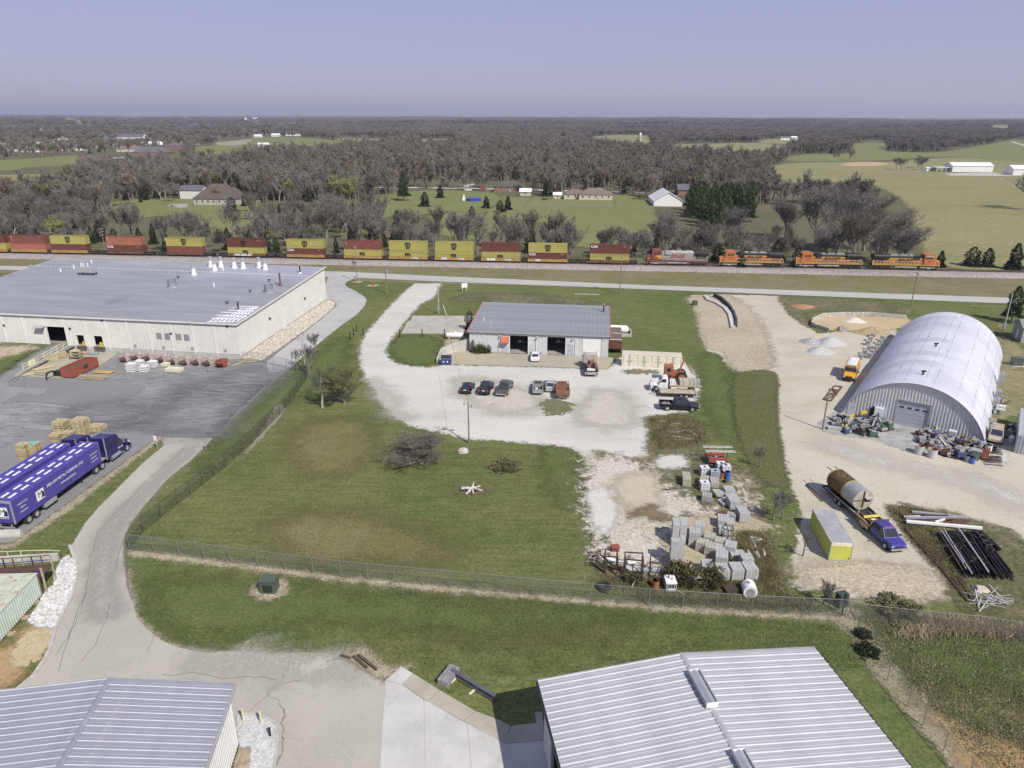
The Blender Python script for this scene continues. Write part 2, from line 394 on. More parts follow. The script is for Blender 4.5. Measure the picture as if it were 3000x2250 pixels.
m_pale=sheet_mat('pale_lane',(.45,.43,.4),(.4,.38,.35),(.5,.48,.44),edge_amp=.4,edge_scale=.2,bump=0)

# main road and railway bed (long, straight, past both edges of the frame)
road_px=[(-330,768),(0,779),(400,787),(1000,796),(1280,809),(1900,836),(2500,857),(3000,874),(3400,890),(3400,908),(3000,891),(2500,872),(1900,848),(1280,825),(1000,812),(400,800),(0,790),(-330,779)]
sheet('main_road',[W(road_px)],.05,m_road,1.2,smooth=False)
TA,TB=P(0,747),P(2748,800);TDIR=(TB-TA).normalized();TANG=math.atan2(TDIR.y,TDIR.x);TN=Vector((-TDIR.y,TDIR.x,0))
def tr(s,o=0,z=0):q=TA+TDIR*s+TN*o;return Vector((q.x,q.y,z))
bed=[tr(-120,4),tr(480,4),tr(480,-6.3),tr(-120,-6.3)]
sheet('railway_ballast',[bed],0.0,m_ballast,.9,smooth=False,fn=lambda x,y,s:np.clip(s*.35,-.1,.85))
sheet('railway_verge_grass',[[tr(-120,-6),tr(480,-6),tr(480,-34),tr(200,-30),tr(-120,-26)]],.008,m_verge,1.5,smooth=False)
sheet('railway_scrub',[[tr(-120,18),tr(480,14),tr(480,3),tr(-120,3)]],.008,m_weedy,1.5,smooth=False)

# factory yard, loop drive, patches
grass_side=c4((1385,1285),(1560,1120),(1700,990),(1830,880),(1900,820),(1990,740),(2100,650),(2212,560))
loop_side=c5((0,450),(50,415),(100,380),(150,325),(165,287),(150,265),(90,225),(40,203),(22,185),(38,165),(75,150),(120,138))
yard_px=[(-500,1592),(36,1592),(465,1278)]+grass_side
yard_w=W([(-500,880),(-500,1592),(36,1592),(465,1278),(480,1282),(626,1281)]+grass_side[1:]+[(985,962),(962,885),(700,1000),(300,930),(0,900)])
sheet('factory_yard',[yard_w],.016,m_asph,.7,smooth=False)
loop_w=W([(962,870),(1000,980)]+[(949,994),(827,1098),(760,1085)]+[])
loop_w=W(grass_side[4:-1]+loop_side+[(1000,806),(965,800),(952,840),(958,884),(984,890),(980,902),(909,960),(778,1062),(790,1100)])
sheet('loop_drive',[loop_w],.024,m_loop,.7,smooth=False)
pA=c4((150,905),(600,880),(950,960),(720,1105),(60,1045),(130,1005),(270,1015),(330,968),(160,960))
sheet('asphalt_patch',[W(pA)],.030,m_asph2,.6,smooth=False)
pB=c4((-60,935),(70,935),(60,960),(330,968),(270,1015),(130,1005),(60,1045),(-60,1100))
sheet('asphalt_patch',[W(pB)],.036,m_asph3,.6,smooth=False)
pC=c4((-60,1390),(250,1230),(430,1230),(360,1320),(-60,1560))
sheet('asphalt_patch',[W(pC)],.030,m_asph2,.6,smooth=False)
pD=c4((190,1200),(360,1210),(330,1245),(130,1225))
sheet('asphalt_patch',[W(pD)],.036,m_asph3,.6,smooth=False)
strip=[(-200,1420),(140,1330),(290,1266),(455,1276),(465,1279),(36,1591),(-200,1591)]
sheet('truck_parking_strip',[W(strip)],.042,m_asph2,.6,smooth=False)
sheet('dark_sealer',[W([(640,1270),(690,1205),(760,1145),(820,1098),(720,1080),(560,1130),(470,1200),(420,1245),(520,1265)])],.030,m_stain,.7)
sheet('dark_sealer',[W([(190,1215),(330,1180),(430,1215),(330,1258),(240,1262)])],.030,m_stain,.7)
sheet('dark_sealer',[W([(635,1272),(700,1200),(770,1138),(800,1112),(740,1130),(640,1215),(600,1265)])],.0305,sheet_mat('black_edge_sealer',(.04,.04,.045),(.05,.05,.055),(.07,.07,.075),edge_amp=.8,edge_scale=.5,bump=0),.6)
ramp_px=c4((-80,985),(0,905),(240,700),(290,685),(460,672),(100,890),(-80,1000))
sheet('dock_concrete',[W(c4((110,890),(450,700),(700,720),(760,745),(640,830),(400,905)))],.048,m_conc,.6,smooth=False)

# concrete drive that winds down the left side
cG_edge=cG((1060,100),(1150,330),(1165,480),(1150,660),(1080,890),(960,1110),(840,1370),(770,1650))
dl=c0((1300,225),(1330,290),(1150,440),(950,640),(800,790),(690,920),(610,1050),(585,1100))+cG_edge+cB((310,480),(230,600),(100,720),(0,790),(-150,870))
drv_r=c0((1730,230),(1560,400),(1350,570),(1160,790),(1050,930),(1000,1060),(1005,1150),(1020,1300),(1060,1450))+cB((870,170),(890,240),(960,320),(1060,395),(1180,440),(1330,470),(1500,460),(1700,470),(2000,470),(2150,475))+cC((60,530),(140,590),(285,650))
drive_w=W(dl[::-1]+drv_r+cC((400,700),(700,900),(1100,1000),(1330,1000),(1420,1400))+[(-250,2500),(-350,2100)])
sheet('driveway',[drive_w],.028,m_drive,.5,smooth=False)
sheet('worn_edge',[W([(x+dx,y+dy)for x,y,dx,dy in[(*q,6,-2)for q in drv_r[7:21]]]+[(x-4,y+10)for x,y in drv_r[7:21]][::-1])],.022,m_edge,.3,smooth=False)
sheet('rubble_corner',[W(cC((-40,480),(90,440),(190,450),(240,520),(330,570),(420,540),(470,560),(400,580),(285,650),(200,620),(100,560),(0,510)))],.034,m_edge,.35)
# pale dust on the drive near the junction
sheet('pale_dust',[W(cB((1250,560),(1800,480),(2212,500),(2212,620),(1700,580)))],.034,sheet_mat('pale_dust',(.44,.42,.36),(.42,.4,.34),(.46,.44,.4),soft=2.5,edge_amp=4,edge_scale=.25,bump=0),.6)

# cast slabs by the lower building: every slab is a piece
m_slab=M('new_concrete',(.50,.49,.465),.9,var=.1,scale=.35,kind='pos',dirt=(.36,.35,.32),dirt_amt=.3)
m_slab2=M('tan_concrete',(.385,.36,.29),.9,var=.12,scale=.4,kind='pos',dirt=(.3,.28,.22),dirt_amt=.3)
apron=struct(link('concrete_apron',None))
def slab(px,mat,z=.052,parent=apron,name='slab',gap=.03):
 w=[Vector((q.x,q.y,0))for q in W(px)];c=sum(w,Vector())/len(w)
 ins=[q+(c-q).normalized()*gap for q in w]
 b=MB();b.rings([[Vector((q.x,q.y,-.02))for q in ins],[Vector((q.x,q.y,z))for q in ins]]);
 return part(b,name,mat,parent)
slab(cC((285,650),(390,560),(465,605),(395,680)),m_slab)
slab(cC((285,650),(395,680),(535,775),(545,1300),(245,1300)),m_slab)
slab(cC((535,775),(815,930),(850,1300),(545,1300)),m_slab)
slab(cC((815,930),(1060,1062),(1210,1050),(1330,1040),(1440,1330),(850,1300)),m_slab)
slab(cC((395,680),(465,605),(640,715),(560,790)),m_slab2)
slab(cC((560,790),(640,715),(870,850),(790,915)),m_slab2)
slab(cC((790,915),(870,850),(1028,908),(1100,948),(1055,1062)),m_slab2)
slab(cC((1055,1062),(1100,948),(1265,925),(1255,855),(1303,855),(1318,1040),(1210,1050)),m_slab2)

# kerb pieces along the left side of the drive
kerb=struct(link('kerb',None))
kp=[P(x,y)for x,y in cG_edge+cB((300,500),(220,620),(100,720),(0,790))]
m_kerb=M('kerb_concrete',(.45,.43,.39),.9,var=.15,scale=1.5,kind='pos',dirt=(.3,.27,.22))
for a,b_ in zip(kp[:-1],kp[1:]):
 n_=max(1,int((b_-a).length/2.4))
 for i in range(n_):
  p,q=a.lerp(b_,i/n_),a.lerp(b_,(i+1)/n_-.02)
  part(MB().bar((p.x,p.y,.07),(q.x,q.y,.07),.32,.15),'kerb_stone',m_kerb,kerb)
tim=M('grey_timber',(.19,.17,.15),.9,var=.3,scale=3,kind='pos')
for x0,y0,x1,y1 in((1005,1150,1013,1275),(1020,1280,1040,1440),(1045,1450,1075,1540)):
 p,q=[P(*t)for t in c0((x0,y0),(x1,y1))]
 single(MB().bar((p.x,p.y,.1),(q.x,q.y,.1),.22,.2),'edging_timber',tim,{1005:'weathered grey timber edging the drive below the fence corner',1020:'second grey timber down the drive edge',1045:'lowest grey timber along the drive edge'}[x0],'timber')

sheet('worn_wheel_track',[W(c0((1480,330),(1560,340),(1250,640),(1000,900),(940,1100),(930,1350),(960,1640),(720,1640),(760,1250),(800,1030),(1000,800),(1250,560)))],.034,sheet_mat('wheel_grey',(.36,.34,.305),(.335,.32,.285),(.39,.37,.335),soft=1.8,edge_amp=1.5,edge_scale=.25,bump=0),.5)
cr=struct(link('pavement_cracks',None));m_ck=M('crack_tar',(.19,.18,.165),.9)
for k,px in enumerate((c0((1500,300),(1380,420),(1180,590),(980,790),(850,930),(790,1000),(762,1120),(738,1200),(715,1330),(690,1480),(630,1659))+cB((330,740),),cB((570,0),(530,190),(490,290),(410,410),(330,520)),cB((720,150),(700,250),(620,420),(480,580)),c0((1000,1060),(970,1180),(940,1310)),c4((1105,905),(1125,945),(1220,970),(1400,990),(1600,1030)),c4((945,1122),(860,1170),(820,1215)),c4((950,960),(720,1105),(430,1075),(60,1045)),cB((1050,620),(1250,605),(1500,640),(1700,625),(1830,660)),cB((1620,850),(1720,760),(1830,670),(1990,650)),c0((1085,80),(1180,20),(1000,130)))):
 mb=MB();w_=catmull(W(px),4)[:-8]if len(px)>3 else np.array([(q.x,q.y)for q in W(px)])
 w_=[Vector((x+random.uniform(-.12,.12),y+random.uniform(-.12,.12),.062))for x,y in(w_ if len(px)<=3 else[(q.x,q.y)for i in range(len(px)-1)for q in[P(*px[i]).lerp(P(*px[i+1]),t/4)for t in range(4)]])]
 for a,b_ in zip(w_[:-1],w_[1:]):mb.bar(a,b_,.04,.008)
 part(mb,'crack',m_ck,cr)
 # limestone lot in front of the workshop and its lane from the road
lane_l=c5((475,178),(400,240),(330,310),(240,410),(160,500),(125,570),(115,640),(130,730),(165,800),(215,870),(270,960),(340,1040),(440,1100),(560,1130),(700,1160),(850,1188),(1000,1195),(1200,1213),(1400,1230),(1500,1245),(1560,1290),(1600,1370))
lot_low=cY((400,330),(700,390),(830,370))
lot_r=c5((1960,1260),(1985,1150),(1950,1060))+cT((1000,1230),(1200,1200),(1880,1130),(1880,900),(1930,760),(1900,600),(1840,500),(1700,360),(1660,300))
lot_in=c5((1830,640),(1720,735),(700,705),(640,712),(560,722),(450,715),(370,700),(300,660),(290,610),(310,560),(380,470),(440,390),(520,310),(600,270),(650,178))
lot_w=W(lane_l+lot_low+lot_r+lot_in)
sheet('gravel_lot',[lot_w],.02,m_gravel,.6,smooth=False)
lt=sheet_mat('compacted_limestone',(.47,.44,.38),(.43,.40,.33),(.52,.50,.45),soft=3.0,edge_amp=4,edge_scale=.22,bump=0)
sheet('wheel_worn_patch',[W(c5((1650,880),(1850,900),(1900,1080),(1700,1110),(1500,1050)))],.0265,lt,.7)
sheet('wheel_worn_patch',[W(c5((190,800),(300,860),(420,1040),(330,1010),(230,880)))],.0265,lt,.7)
sheet('wheel_worn_patch',[W(c5((760,800),(1250,880),(1250,1010),(900,990)))],.0265,lt,.7)
sheet('weeds_in_gravel',[W(c5((1290,950),(1390,925),(1490,960),(1480,1010),(1350,1030)))],.0265,sheet_mat('lot_weeds',(.14,.14,.06),(.2,.19,.12),(.1,.11,.045),edge_amp=3.2,edge_scale=.7,fine=5),.4)
sheet('weeds_in_gravel',[W(cT((680,500),(830,450),(1050,460),(1250,470),(1230,520),(800,530)))],.0265,sheet_mat('lot_weeds_2',(.2,.19,.12),(.26,.25,.17),(.13,.13,.06),edge_amp=2.4,edge_scale=.8,fine=5),.4)
sheet('workshop_apron',[W(c5((625,690),(655,635),(830,600),(835,625),(1725,655),(1770,665),(1725,735),(1300,718),(700,703)))],.034,m_conc,.5,smooth=False)
sheet('concrete_pad',[W(c5((490,395),(860,398),(830,440),(800,492),(415,497)))],.03,M('pad_concrete',(.40,.38,.33),.9,var=.12,scale=.25,kind='pos',dirt=(.3,.28,.23)),.6,smooth=False)
sheet('tank_gravel',[W(c5((690,530),(790,520),(830,560),(700,605),(655,620)))],.02,m_edge,.4)

# yard with the pallets: thin limestone, bare soil, weeds
sheet('weedy_yard',[W(cY((820,60),(1210,60),(1300,250),(1250,330),(1700,560),(1760,900),(1900,1300),(1880,1480),(700,1420),(420,1330),(380,1100),(320,700),(340,420),(780,300)))],.014,m_weedy,.5)
sheet('thin_gravel',[W(cY((350,400),(700,400),(860,480),(1000,640),(1300,780),(1350,900),(1150,900),(1000,1050),(1000,1300),(650,1250),(450,1170),(400,1000),(330,780)))],.0205,m_gravelp,.5)
sheet('thin_gravel',[W(cY((360,650),(540,660),(580,850),(500,1000),(420,980),(350,800)))],.0245,m_gravel,.5)
sheet('thin_gravel',[W(cY((930,380),(1080,370),(1160,440),(1040,480),(880,450)))],.0245,m_gravel,.4)
sheet('bare_yard_soil',[W(cY((560,560),(860,520),(920,700),(900,780),(640,800)))],.0225,sheet_mat('sandy_soil',(.46,.41,.3),(.4,.35,.24),(.5,.46,.37),soft=1.2,edge_amp=2.5,edge_scale=.5),.4)
sheet('bare_yard_soil',[W(cY((1080,880),(1800,900),(1620,1180),(1650,1350),(1250,1380),(1050,1320),(980,1180)))],.0225,sheet_mat('straw_soil',(.40,.35,.24),(.3,.26,.16),(.45,.4,.3),soft=1.0,edge_amp=4.5,edge_scale=.6),.4)
sheet('brown_soil_patch',[W(cY((660,880),(830,780),(960,840),(1000,900),(880,890),(760,860)))],.0265,m_soil,.4)
sheet('gravel_corner',[W(cY((1560,560),(1620,640),(1700,760),(1640,800),(1540,640)))],.0225,m_gravelp,.4)

# yard of the arched shed
qy_l=c6((400,228),(250,232),(235,260),(270,300),(300,370),(305,470),(345,560),(420,580),(470,650),(600,690),(690,672),(760,700),(765,900),(772,1050),(800,1150),(785,1250),(850,1390))
qy_w=W(qy_l+cE((20,350),(110,520),(150,700),(60,1080),(130,1200),(60,1330),(420,1370),(560,1440),(1000,1450),(1640,1440),(1500,1250),(1080,790),(960,590),(1050,580),(1720,690),(2212,900))+[(3080,1640),(3080,1250),(2940,1290),(2900,1300),(2800,1330)]+c6((1500,700),(1460,430),(1000,455),(920,410),(835,350),(780,250),(760,236),(600,230)))
sheet('shed_yard',[qy_w],.018,m_yard,.7,smooth=False)
sheet('bare_bank',[W(c6((235,245),(400,235),(500,240),(620,330),(700,470),(740,600),(720,660),(600,690),(480,650),(430,560),(340,540),(300,420),(270,300)))],.0245,m_tan,.6)
sheet('bare_bank',[W(cE((80,1150),(500,1100),(1100,1130),(1450,1230),(1620,1420),(1000,1440),(420,1370),(150,1250)))],.0245,m_tan,.5)
sheet('grass_strip',[W(c6((520,700),(740,690),(752,900),(768,1060),(790,1180),(820,1370),(640,1300),(560,1150),(500,900)))],.03,sheet_mat('mottled_grass',(.1,.105,.042),(.135,.125,.062),(.075,.095,.03),soft=.5,edge_amp=1.6,edge_scale=.6,fine=4,fine_amt=.7),.6)
sheet('rough_grass',[W(c6((790,243),(1100,255),(1500,300),(1560,330),(1480,352),(1050,330),(930,340),(960,400),(920,410),(840,350),(800,300)))],.03,m_weedy,.6)
sheet('clay_mound_patch',[W(c6((835,285),(920,265),(1000,290),(900,308)))],.036,m_red,.4)
sheet('pit_floor',[W(c6((960,390),(1010,360),(1150,350),(1530,372),(1450,432),(1100,440),(975,415)))],.036,sheet_mat('pit_earth',(.48,.37,.22),(.42,.31,.18),(.5,.43,.3),edge_amp=2.6,soft=.8),.5)
sheet('debris_grass',[W(cE((960,580),(1300,590),(1720,690),(2212,900),(2300,1640),(1800,1600),(1560,1440),(1450,1200),(1100,800)))],.03,m_weedy,.6)
sheet('pale_gravel_strip',[W(cE((450,0),(900,130),(1300,260),(1700,300),(2212,500),(2212,620),(1500,330),(900,200),(400,60)))],.0245,sheet_mat('pale_gravel',(.52,.5,.45),(.5,.48,.42),(.55,.53,.48),soft=4.0,edge_amp=4.5,edge_scale=.35,fine=6),.6)
sheet('shed_slab',[W(cJ((90,340),(230,240),(830,330),(1130,430),(1050,560),(1060,640),(590,480),(270,440),(80,400)))],.03,M('shed_concrete',(.36,.355,.34),.9,var=.14,scale=.3,kind='pos',dirt=(.2,.2,.19),dirt_amt=.6),.5,smooth=False)
sheet('gravel_spill',[W(cJ((1780,580),(1960,600),(2060,700),(1960,800),(1800,790)))],.0305,m_gravel,.4)
sheet('patchy_yard',[W(c6((2060,380),(2100,480),(2212,560),(2300,800),(2300,960),(2212,920),(2000,1000),(1980,900),(2060,640)))],.024,sheet_mat('patchy_ground',(.12,.12,.05),(.2,.18,.10),(.34,.3,.18),edge_amp=2.5,edge_scale=.4),.6)

# lawn tones, dry edges under fences, mound behind the workshop
sheet('lush_lawn',[W(cY((-50,330),(180,300),(300,380),(310,600),(230,800),(60,700)))],.006,m_lush,.7)
sheet('lush_lawn',[W(c6((300,600),(440,600),(520,1000),(480,1120),(380,980),(320,800)))],.0065,m_lush,.7)
sheet('lush_lawn',[W(c4((1400,1320),(1600,1150),(2212,640),(2212,820),(1750,1150),(1300,1500)))],.006,m_lush,.7)
sheet('lush_lawn',[W(c5((310,570),(480,500),(640,560),(620,690),(400,700)))],.006,m_lush,.6)
sheet('lush_lawn',[W([(420,1720),(700,1700),(1300,1760),(1900,1800),(1500,1850),(900,1830),(560,1880)])],.006,m_lush,.8)
sheet('dry_lawn',[W(cC((450,120),(1100,110),(1600,200),(1700,330),(1100,380),(600,300)))],.0075,m_dry,.7)
sheet('dry_lawn',[W([(800,1530),(1000,1500),(1250,1560),(1300,1640),(900,1640)])],.0065,m_dry,.8)
sheet('dry_lawn',[W([(900,1240),(1050,1230),(1100,1330),(950,1400),(850,1330)])],.0065,m_dry,.7)
sheet('worn_lawn',[W(c5((700,280),(900,240),(1300,250),(1600,290),(1700,330),(900,300)))],.0085,m_weedy,.6)
fl=[(378,1612),(600,1637),(1000,1690),(1400,1728),(1900,1772),(2200,1790),(2450,1802),(2540,1820)]
sheet('dry_fence_strip',[W([(x,y-3)for x,y in fl]+[(x,y+17)for x,y in fl][::-1])],.012,m_edge,.4,smooth=False)
rf=cD((960,220),(1130,350),(1250,590),(1440,800),(1660,1060),(1830,1270))
sheet('dry_fence_strip',[W([(x-12,y+8)for x,y in rf]+[(x+50,y-30)for x,y in rf][::-1])],.012,m_edge,.4,smooth=False)
lf=[(380,1600),(520,1490),(660,1385),(790,1262),(870,1175),(885,1110)]
sheet('bare_fence_strip',[W([(700,1350),(790,1258),(838,1200),(812,1185),(770,1255)])],.012,sheet_mat('fence_dust',(.25,.23,.17),(.2,.18,.13),(.3,.28,.22),edge_amp=.7),.4)
sheet('green_weed_patch',[W(cD((1230,260),(1420,300),(2300,400),(2300,760),(1900,700),(1550,640),(1380,500)))],.0135,m_lush,.7)
sheet('dry_weed_patch',[W(cD((1650,520),(2000,480),(2250,760),(2212,1000),(1900,950),(1600,760)))],.014,m_dry,.7)
sheet('weed_field',[W(cD((1130,200),(1400,235),(2300,330),(2300,1400),(1830,1230),(1500,720),(1250,420)))],.008,m_weedy,.7)
sheet('clay_patch',[W(cD((1640,900),(1900,1000),(2212,1100),(2300,1300),(1850,1260),(1720,1020)))],.014,m_red,.5)
sheet('sandy_bank',[W(cG((740,1380),(860,1360),(700,1700),(300,2100),(-150,2300),(-150,1800),(120,1640),(330,1380),(500,1290)))],.012,m_red,.4)
sheet('straw_bank',[W(cG((560,1340),(820,1370),(720,1640),(450,1900),(200,1900),(280,1550)))],.018,sheet_mat('straw_mulch',(.45,.36,.22),(.38,.28,.16),(.5,.44,.32),edge_amp=1.2,edge_scale=1),.3)
sheet('worn_verge',[W([(465,1279),(478,1284),(200,1500),(40,1604),(0,1612),(0,1597),(36,1592),(300,1400)])],.012,m_edge,.4,smooth=False)

# pastures and meadows beyond the tracks
FIELDS=[]
def field(px,mat,name,cell=5,z=.02,smooth=True):
 w=W(px,0);FIELDS.append(catmull(w)if smooth else np.array([(q.x,q.y)for q in w]));sheet(name,[w],z,mat,cell,smooth)
field(cW((570,455),(640,400),(1050,385),(1350,385),(1700,360),(2300,380),(2500,640),(2500,1060),(1680,1060),(1560,980),(1480,800),(1400,620),(1150,520),(700,520)),m_field,'pasture')
field(cW((700,380),(760,340),(1100,325),(1090,275),(1180,262),(1310,266),(1330,310),(1480,322),(1700,318),(2000,270),(2120,250),(2300,262),(2300,375),(1700,352),(1300,375)),m_green,'meadow')
field(cV((560,800),(640,640),(720,590),(1000,600),(1180,615),(1800,600),(2010,640),(2050,720),(2040,930),(1500,930),(1480,800),(1250,780),(1050,820),(800,900)),m_green,'meadow')
field(cV((200,640),(330,590),(620,570),(1000,590),(980,680),(620,720),(200,740)),m_green,'meadow')
field(cV((0,760),(150,740),(140,860),(0,880)),m_green,'meadow')
field(cU((700,660),(900,625),(1230,625),(1700,660),(1740,820),(1400,870),(1100,740),(800,760)),m_green,'meadow')
field(cU((-100,380),(180,365),(500,345),(480,400),(200,420),(100,440),(-100,440)),m_green,'meadow')
field(cU((-100,475),(300,465),(620,470),(500,495),(-100,505)),m_field,'pasture')
field(cU((1270,290),(1400,275),(1640,230),(1900,225),(2212,250),(2100,275),(1700,300),(1450,330),(1270,330)),m_green,'meadow')
field(cU((1400,262),(1560,245),(1640,240),(1580,272),(1450,280)),sheet_mat('bare_field',(.3,.27,.2),(.26,.24,.18),(.34,.32,.25),edge_amp=3,edge_scale=.1,bump=0),'bare_field')
field(cV((520,240),(720,236),(720,256),(510,256)),m_field,'pasture',8)
field(cV((0,232),(260,238),(250,252),(0,250)),m_field,'pasture',8)
field(cV((1590,250),(1680,215),(1950,210),(2010,240),(2000,268),(1850,262),(1700,258)),m_field,'pasture',8)
field(cV((2120,275),(2400,265),(2700,262),(2900,300),(2600,330),(2300,300)),m_field,'pasture',8)
field(cW((490,250),(600,235),(780,240),(700,262),(560,268)),m_field,'pasture',8)
field(cU((830,108),(900,108),(890,120),(830,120)),m_field,'pasture',14)
field(cU((380,118),(480,122),(540,145),(470,140)),m_field,'pasture',14)
field(cW((2000,165),(2110,168),(2100,182),(2010,178)),m_field,'pasture',14)
sheet('bare_field_patch',[W(cW((1030,400),(1180,385),(1340,398),(1250,412),(1060,412)))],.05,sheet_mat('orange_earth',(.46,.32,.18),(.4,.3,.17),(.5,.4,.26),edge_amp=2,edge_scale=.15,bump=0),4)
for px in(cV((-150,566),(0,556),(250,548),(520,550),(870,555),(1400,568),(2000,580),(2000,587),(1400,576),(870,563),(520,557),(250,556),(-150,576)),cU((1560,618),(1640,618),(1700,632),(1680,650),(1580,652),(1640,640),(1640,626)),cV((790,540),(860,525),(860,535),(800,552)),cU((700,362),(860,350),(860,354),(700,368)),cU((1135,195),(1150,195),(1180,255),(1290,268),(1290,276),(1165,262)),cW((2130,252),(2260,290),(2260,300),(2130,258)),cW((1700,462),(2000,455),(2200,470),(2120,478),(1740,476))):
 sheet('lane',[W(px)],.06,m_pale,2.0,smooth=False)

 # ==== BUILDINGS
class Frame:
 """a local frame: x along a wall, y into the building"""
 def __init__(s,o,ang):s.o=Vector((o[0],o[1],0));s.a=ang;s.x=Vector((math.cos(ang),math.sin(ang),0));s.y=Vector((-math.sin(ang),math.cos(ang),0))
 def at(s,px,py,z=0.0):q=P(px,py,z)-s.o;return(q.dot(s.x),q.dot(s.y),z)
 def wall(s,px,py,off=0.0):
  d=Vector(ray(px,py));c=Vector((0,0,CAM_H))-s.o
  t=(off-c.dot(s.y))/d.dot(s.y);q=c+d*t
  return q.dot(s.x),q.z
 def w(s,x,y,z=0.0):q=s.o+s.x*x+s.y*y;return Vector((q.x,q.y,z))
def panel_wall(parent,loc,ang,s0,s1,zb,zt,holes,mat,pw,rib=.3,th=.1,name='wall_panel',ribd=.04):
 """sheet-metal wall: one object per panel, ribs stand proud, openings are left out. zt may be a function of s"""
 top=zt if callable(zt)else(lambda s:zt)
 ed=sorted(set([s0,s1]+[s0+pw*i for i in range(1,int((s1-s0)/pw)+1)]+[e for h in holes for e in h[:2]]))
 ed=[e for i,e in enumerate(ed)if s0<=e<=s1]
 for a,b in zip(ed[:-1],ed[1:]):
  if b-a<.02:continue
  mid=(a+b)/2;spans=[(zb,None)]
  for h in holes:
   if h[0]<mid<h[1]:
    spans=([(zb,h[2])]if h[2]>zb+.05 else[])+[(h[3],None)]
  for lo,hi in spans:
   mb=MB();za,zc=(hi or top(a)),(hi or top(b))
   mb.rings([[(a+.006,0,lo),(a+.006,0,za),(a+.006,th,za),(a+.006,th,lo)],[(b-.006,0,lo),(b-.006,0,zc),(b-.006,th,zc),(b-.006,th,lo)]])
   n=max(1,round((b-a)/rib))
   for i in range(n):
    x=a+(i+.5)*(b-a)/n;zz=za+(zc-za)*(i+.5)/n
    mb.prism([(x-.05,0),(x-.025,-ribd),(x+.025,-ribd),(x+.05,0)],lo+.01,zz-.01,'z')
   part(mb,name,mat,parent,loc=loc,rot=(0,0,ang))
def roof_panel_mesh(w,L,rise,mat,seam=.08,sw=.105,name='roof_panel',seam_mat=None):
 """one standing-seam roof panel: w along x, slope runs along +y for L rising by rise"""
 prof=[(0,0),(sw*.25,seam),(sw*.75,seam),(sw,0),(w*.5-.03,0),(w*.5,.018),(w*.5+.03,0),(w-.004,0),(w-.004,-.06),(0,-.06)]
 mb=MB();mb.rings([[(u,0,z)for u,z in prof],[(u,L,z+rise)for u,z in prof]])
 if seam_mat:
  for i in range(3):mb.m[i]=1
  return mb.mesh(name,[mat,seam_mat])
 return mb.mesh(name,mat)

m_cream=M('cream_siding',(.66,.66,.61),.5,var=.05,scale=.3,dirt=(.5,.48,.4),dirt_amt=.25)
m_white=M('white_paint',(.76,.76,.74),.5,var=.05,dirt=(.5,.48,.44),dirt_amt=.2)
m_trim=M('grey_trim',(.35,.35,.35),.5,var=.1)
m_dark=M('dark_interior',(.03,.03,.03),.8,var=.2)
m_black=M('black_metal',(.025,.025,.027),.5,var=.25)
m_steel=M('galvanised_steel',(.5,.5,.52),.42,.5,var=.12,scale=1.5,dirt=(.35,.35,.36))
m_rust=M('rusty_steel',(.145,.082,.055),.85,var=.35,scale=2.5,dirt=(.09,.05,.035),dirt_amt=.6)
m_wood=M('fresh_lumber',(.50,.42,.255),.8,var=.2,scale=3,dirt=(.36,.26,.13))
m_owood=M('old_lumber',(.36,.29,.19),.9,var=.25,scale=3,dirt=(.2,.15,.09))
m_pole=M('utility_pole_wood',(.22,.19,.15),.95,var=.25,scale=2,dirt=(.12,.1,.08))
m_glass=M('dark_window_glass',(.03,.035,.045),.08,var=.1,spec=.8)
m_gconc=M('wall_concrete',(.46,.45,.41),.9,var=.12,scale=.7,kind='pos',dirt=(.3,.29,.25),dirt_amt=.4)
m_floor=M('shop_floor',(.3,.29,.27),.8,var=.2,scale=.5,kind='pos')

# ---- factory
FR,BR=P(706,1053),P(958,881);FH,BH=7.15,8.6
ffang=math.radians(-8.4);fF=Frame(FR,ffang)
BL=P(172,753,BH);q_=P(0,808,8.2);dv=Vector((q_.x-BL.x,q_.y-BL.y,0)).normalized()
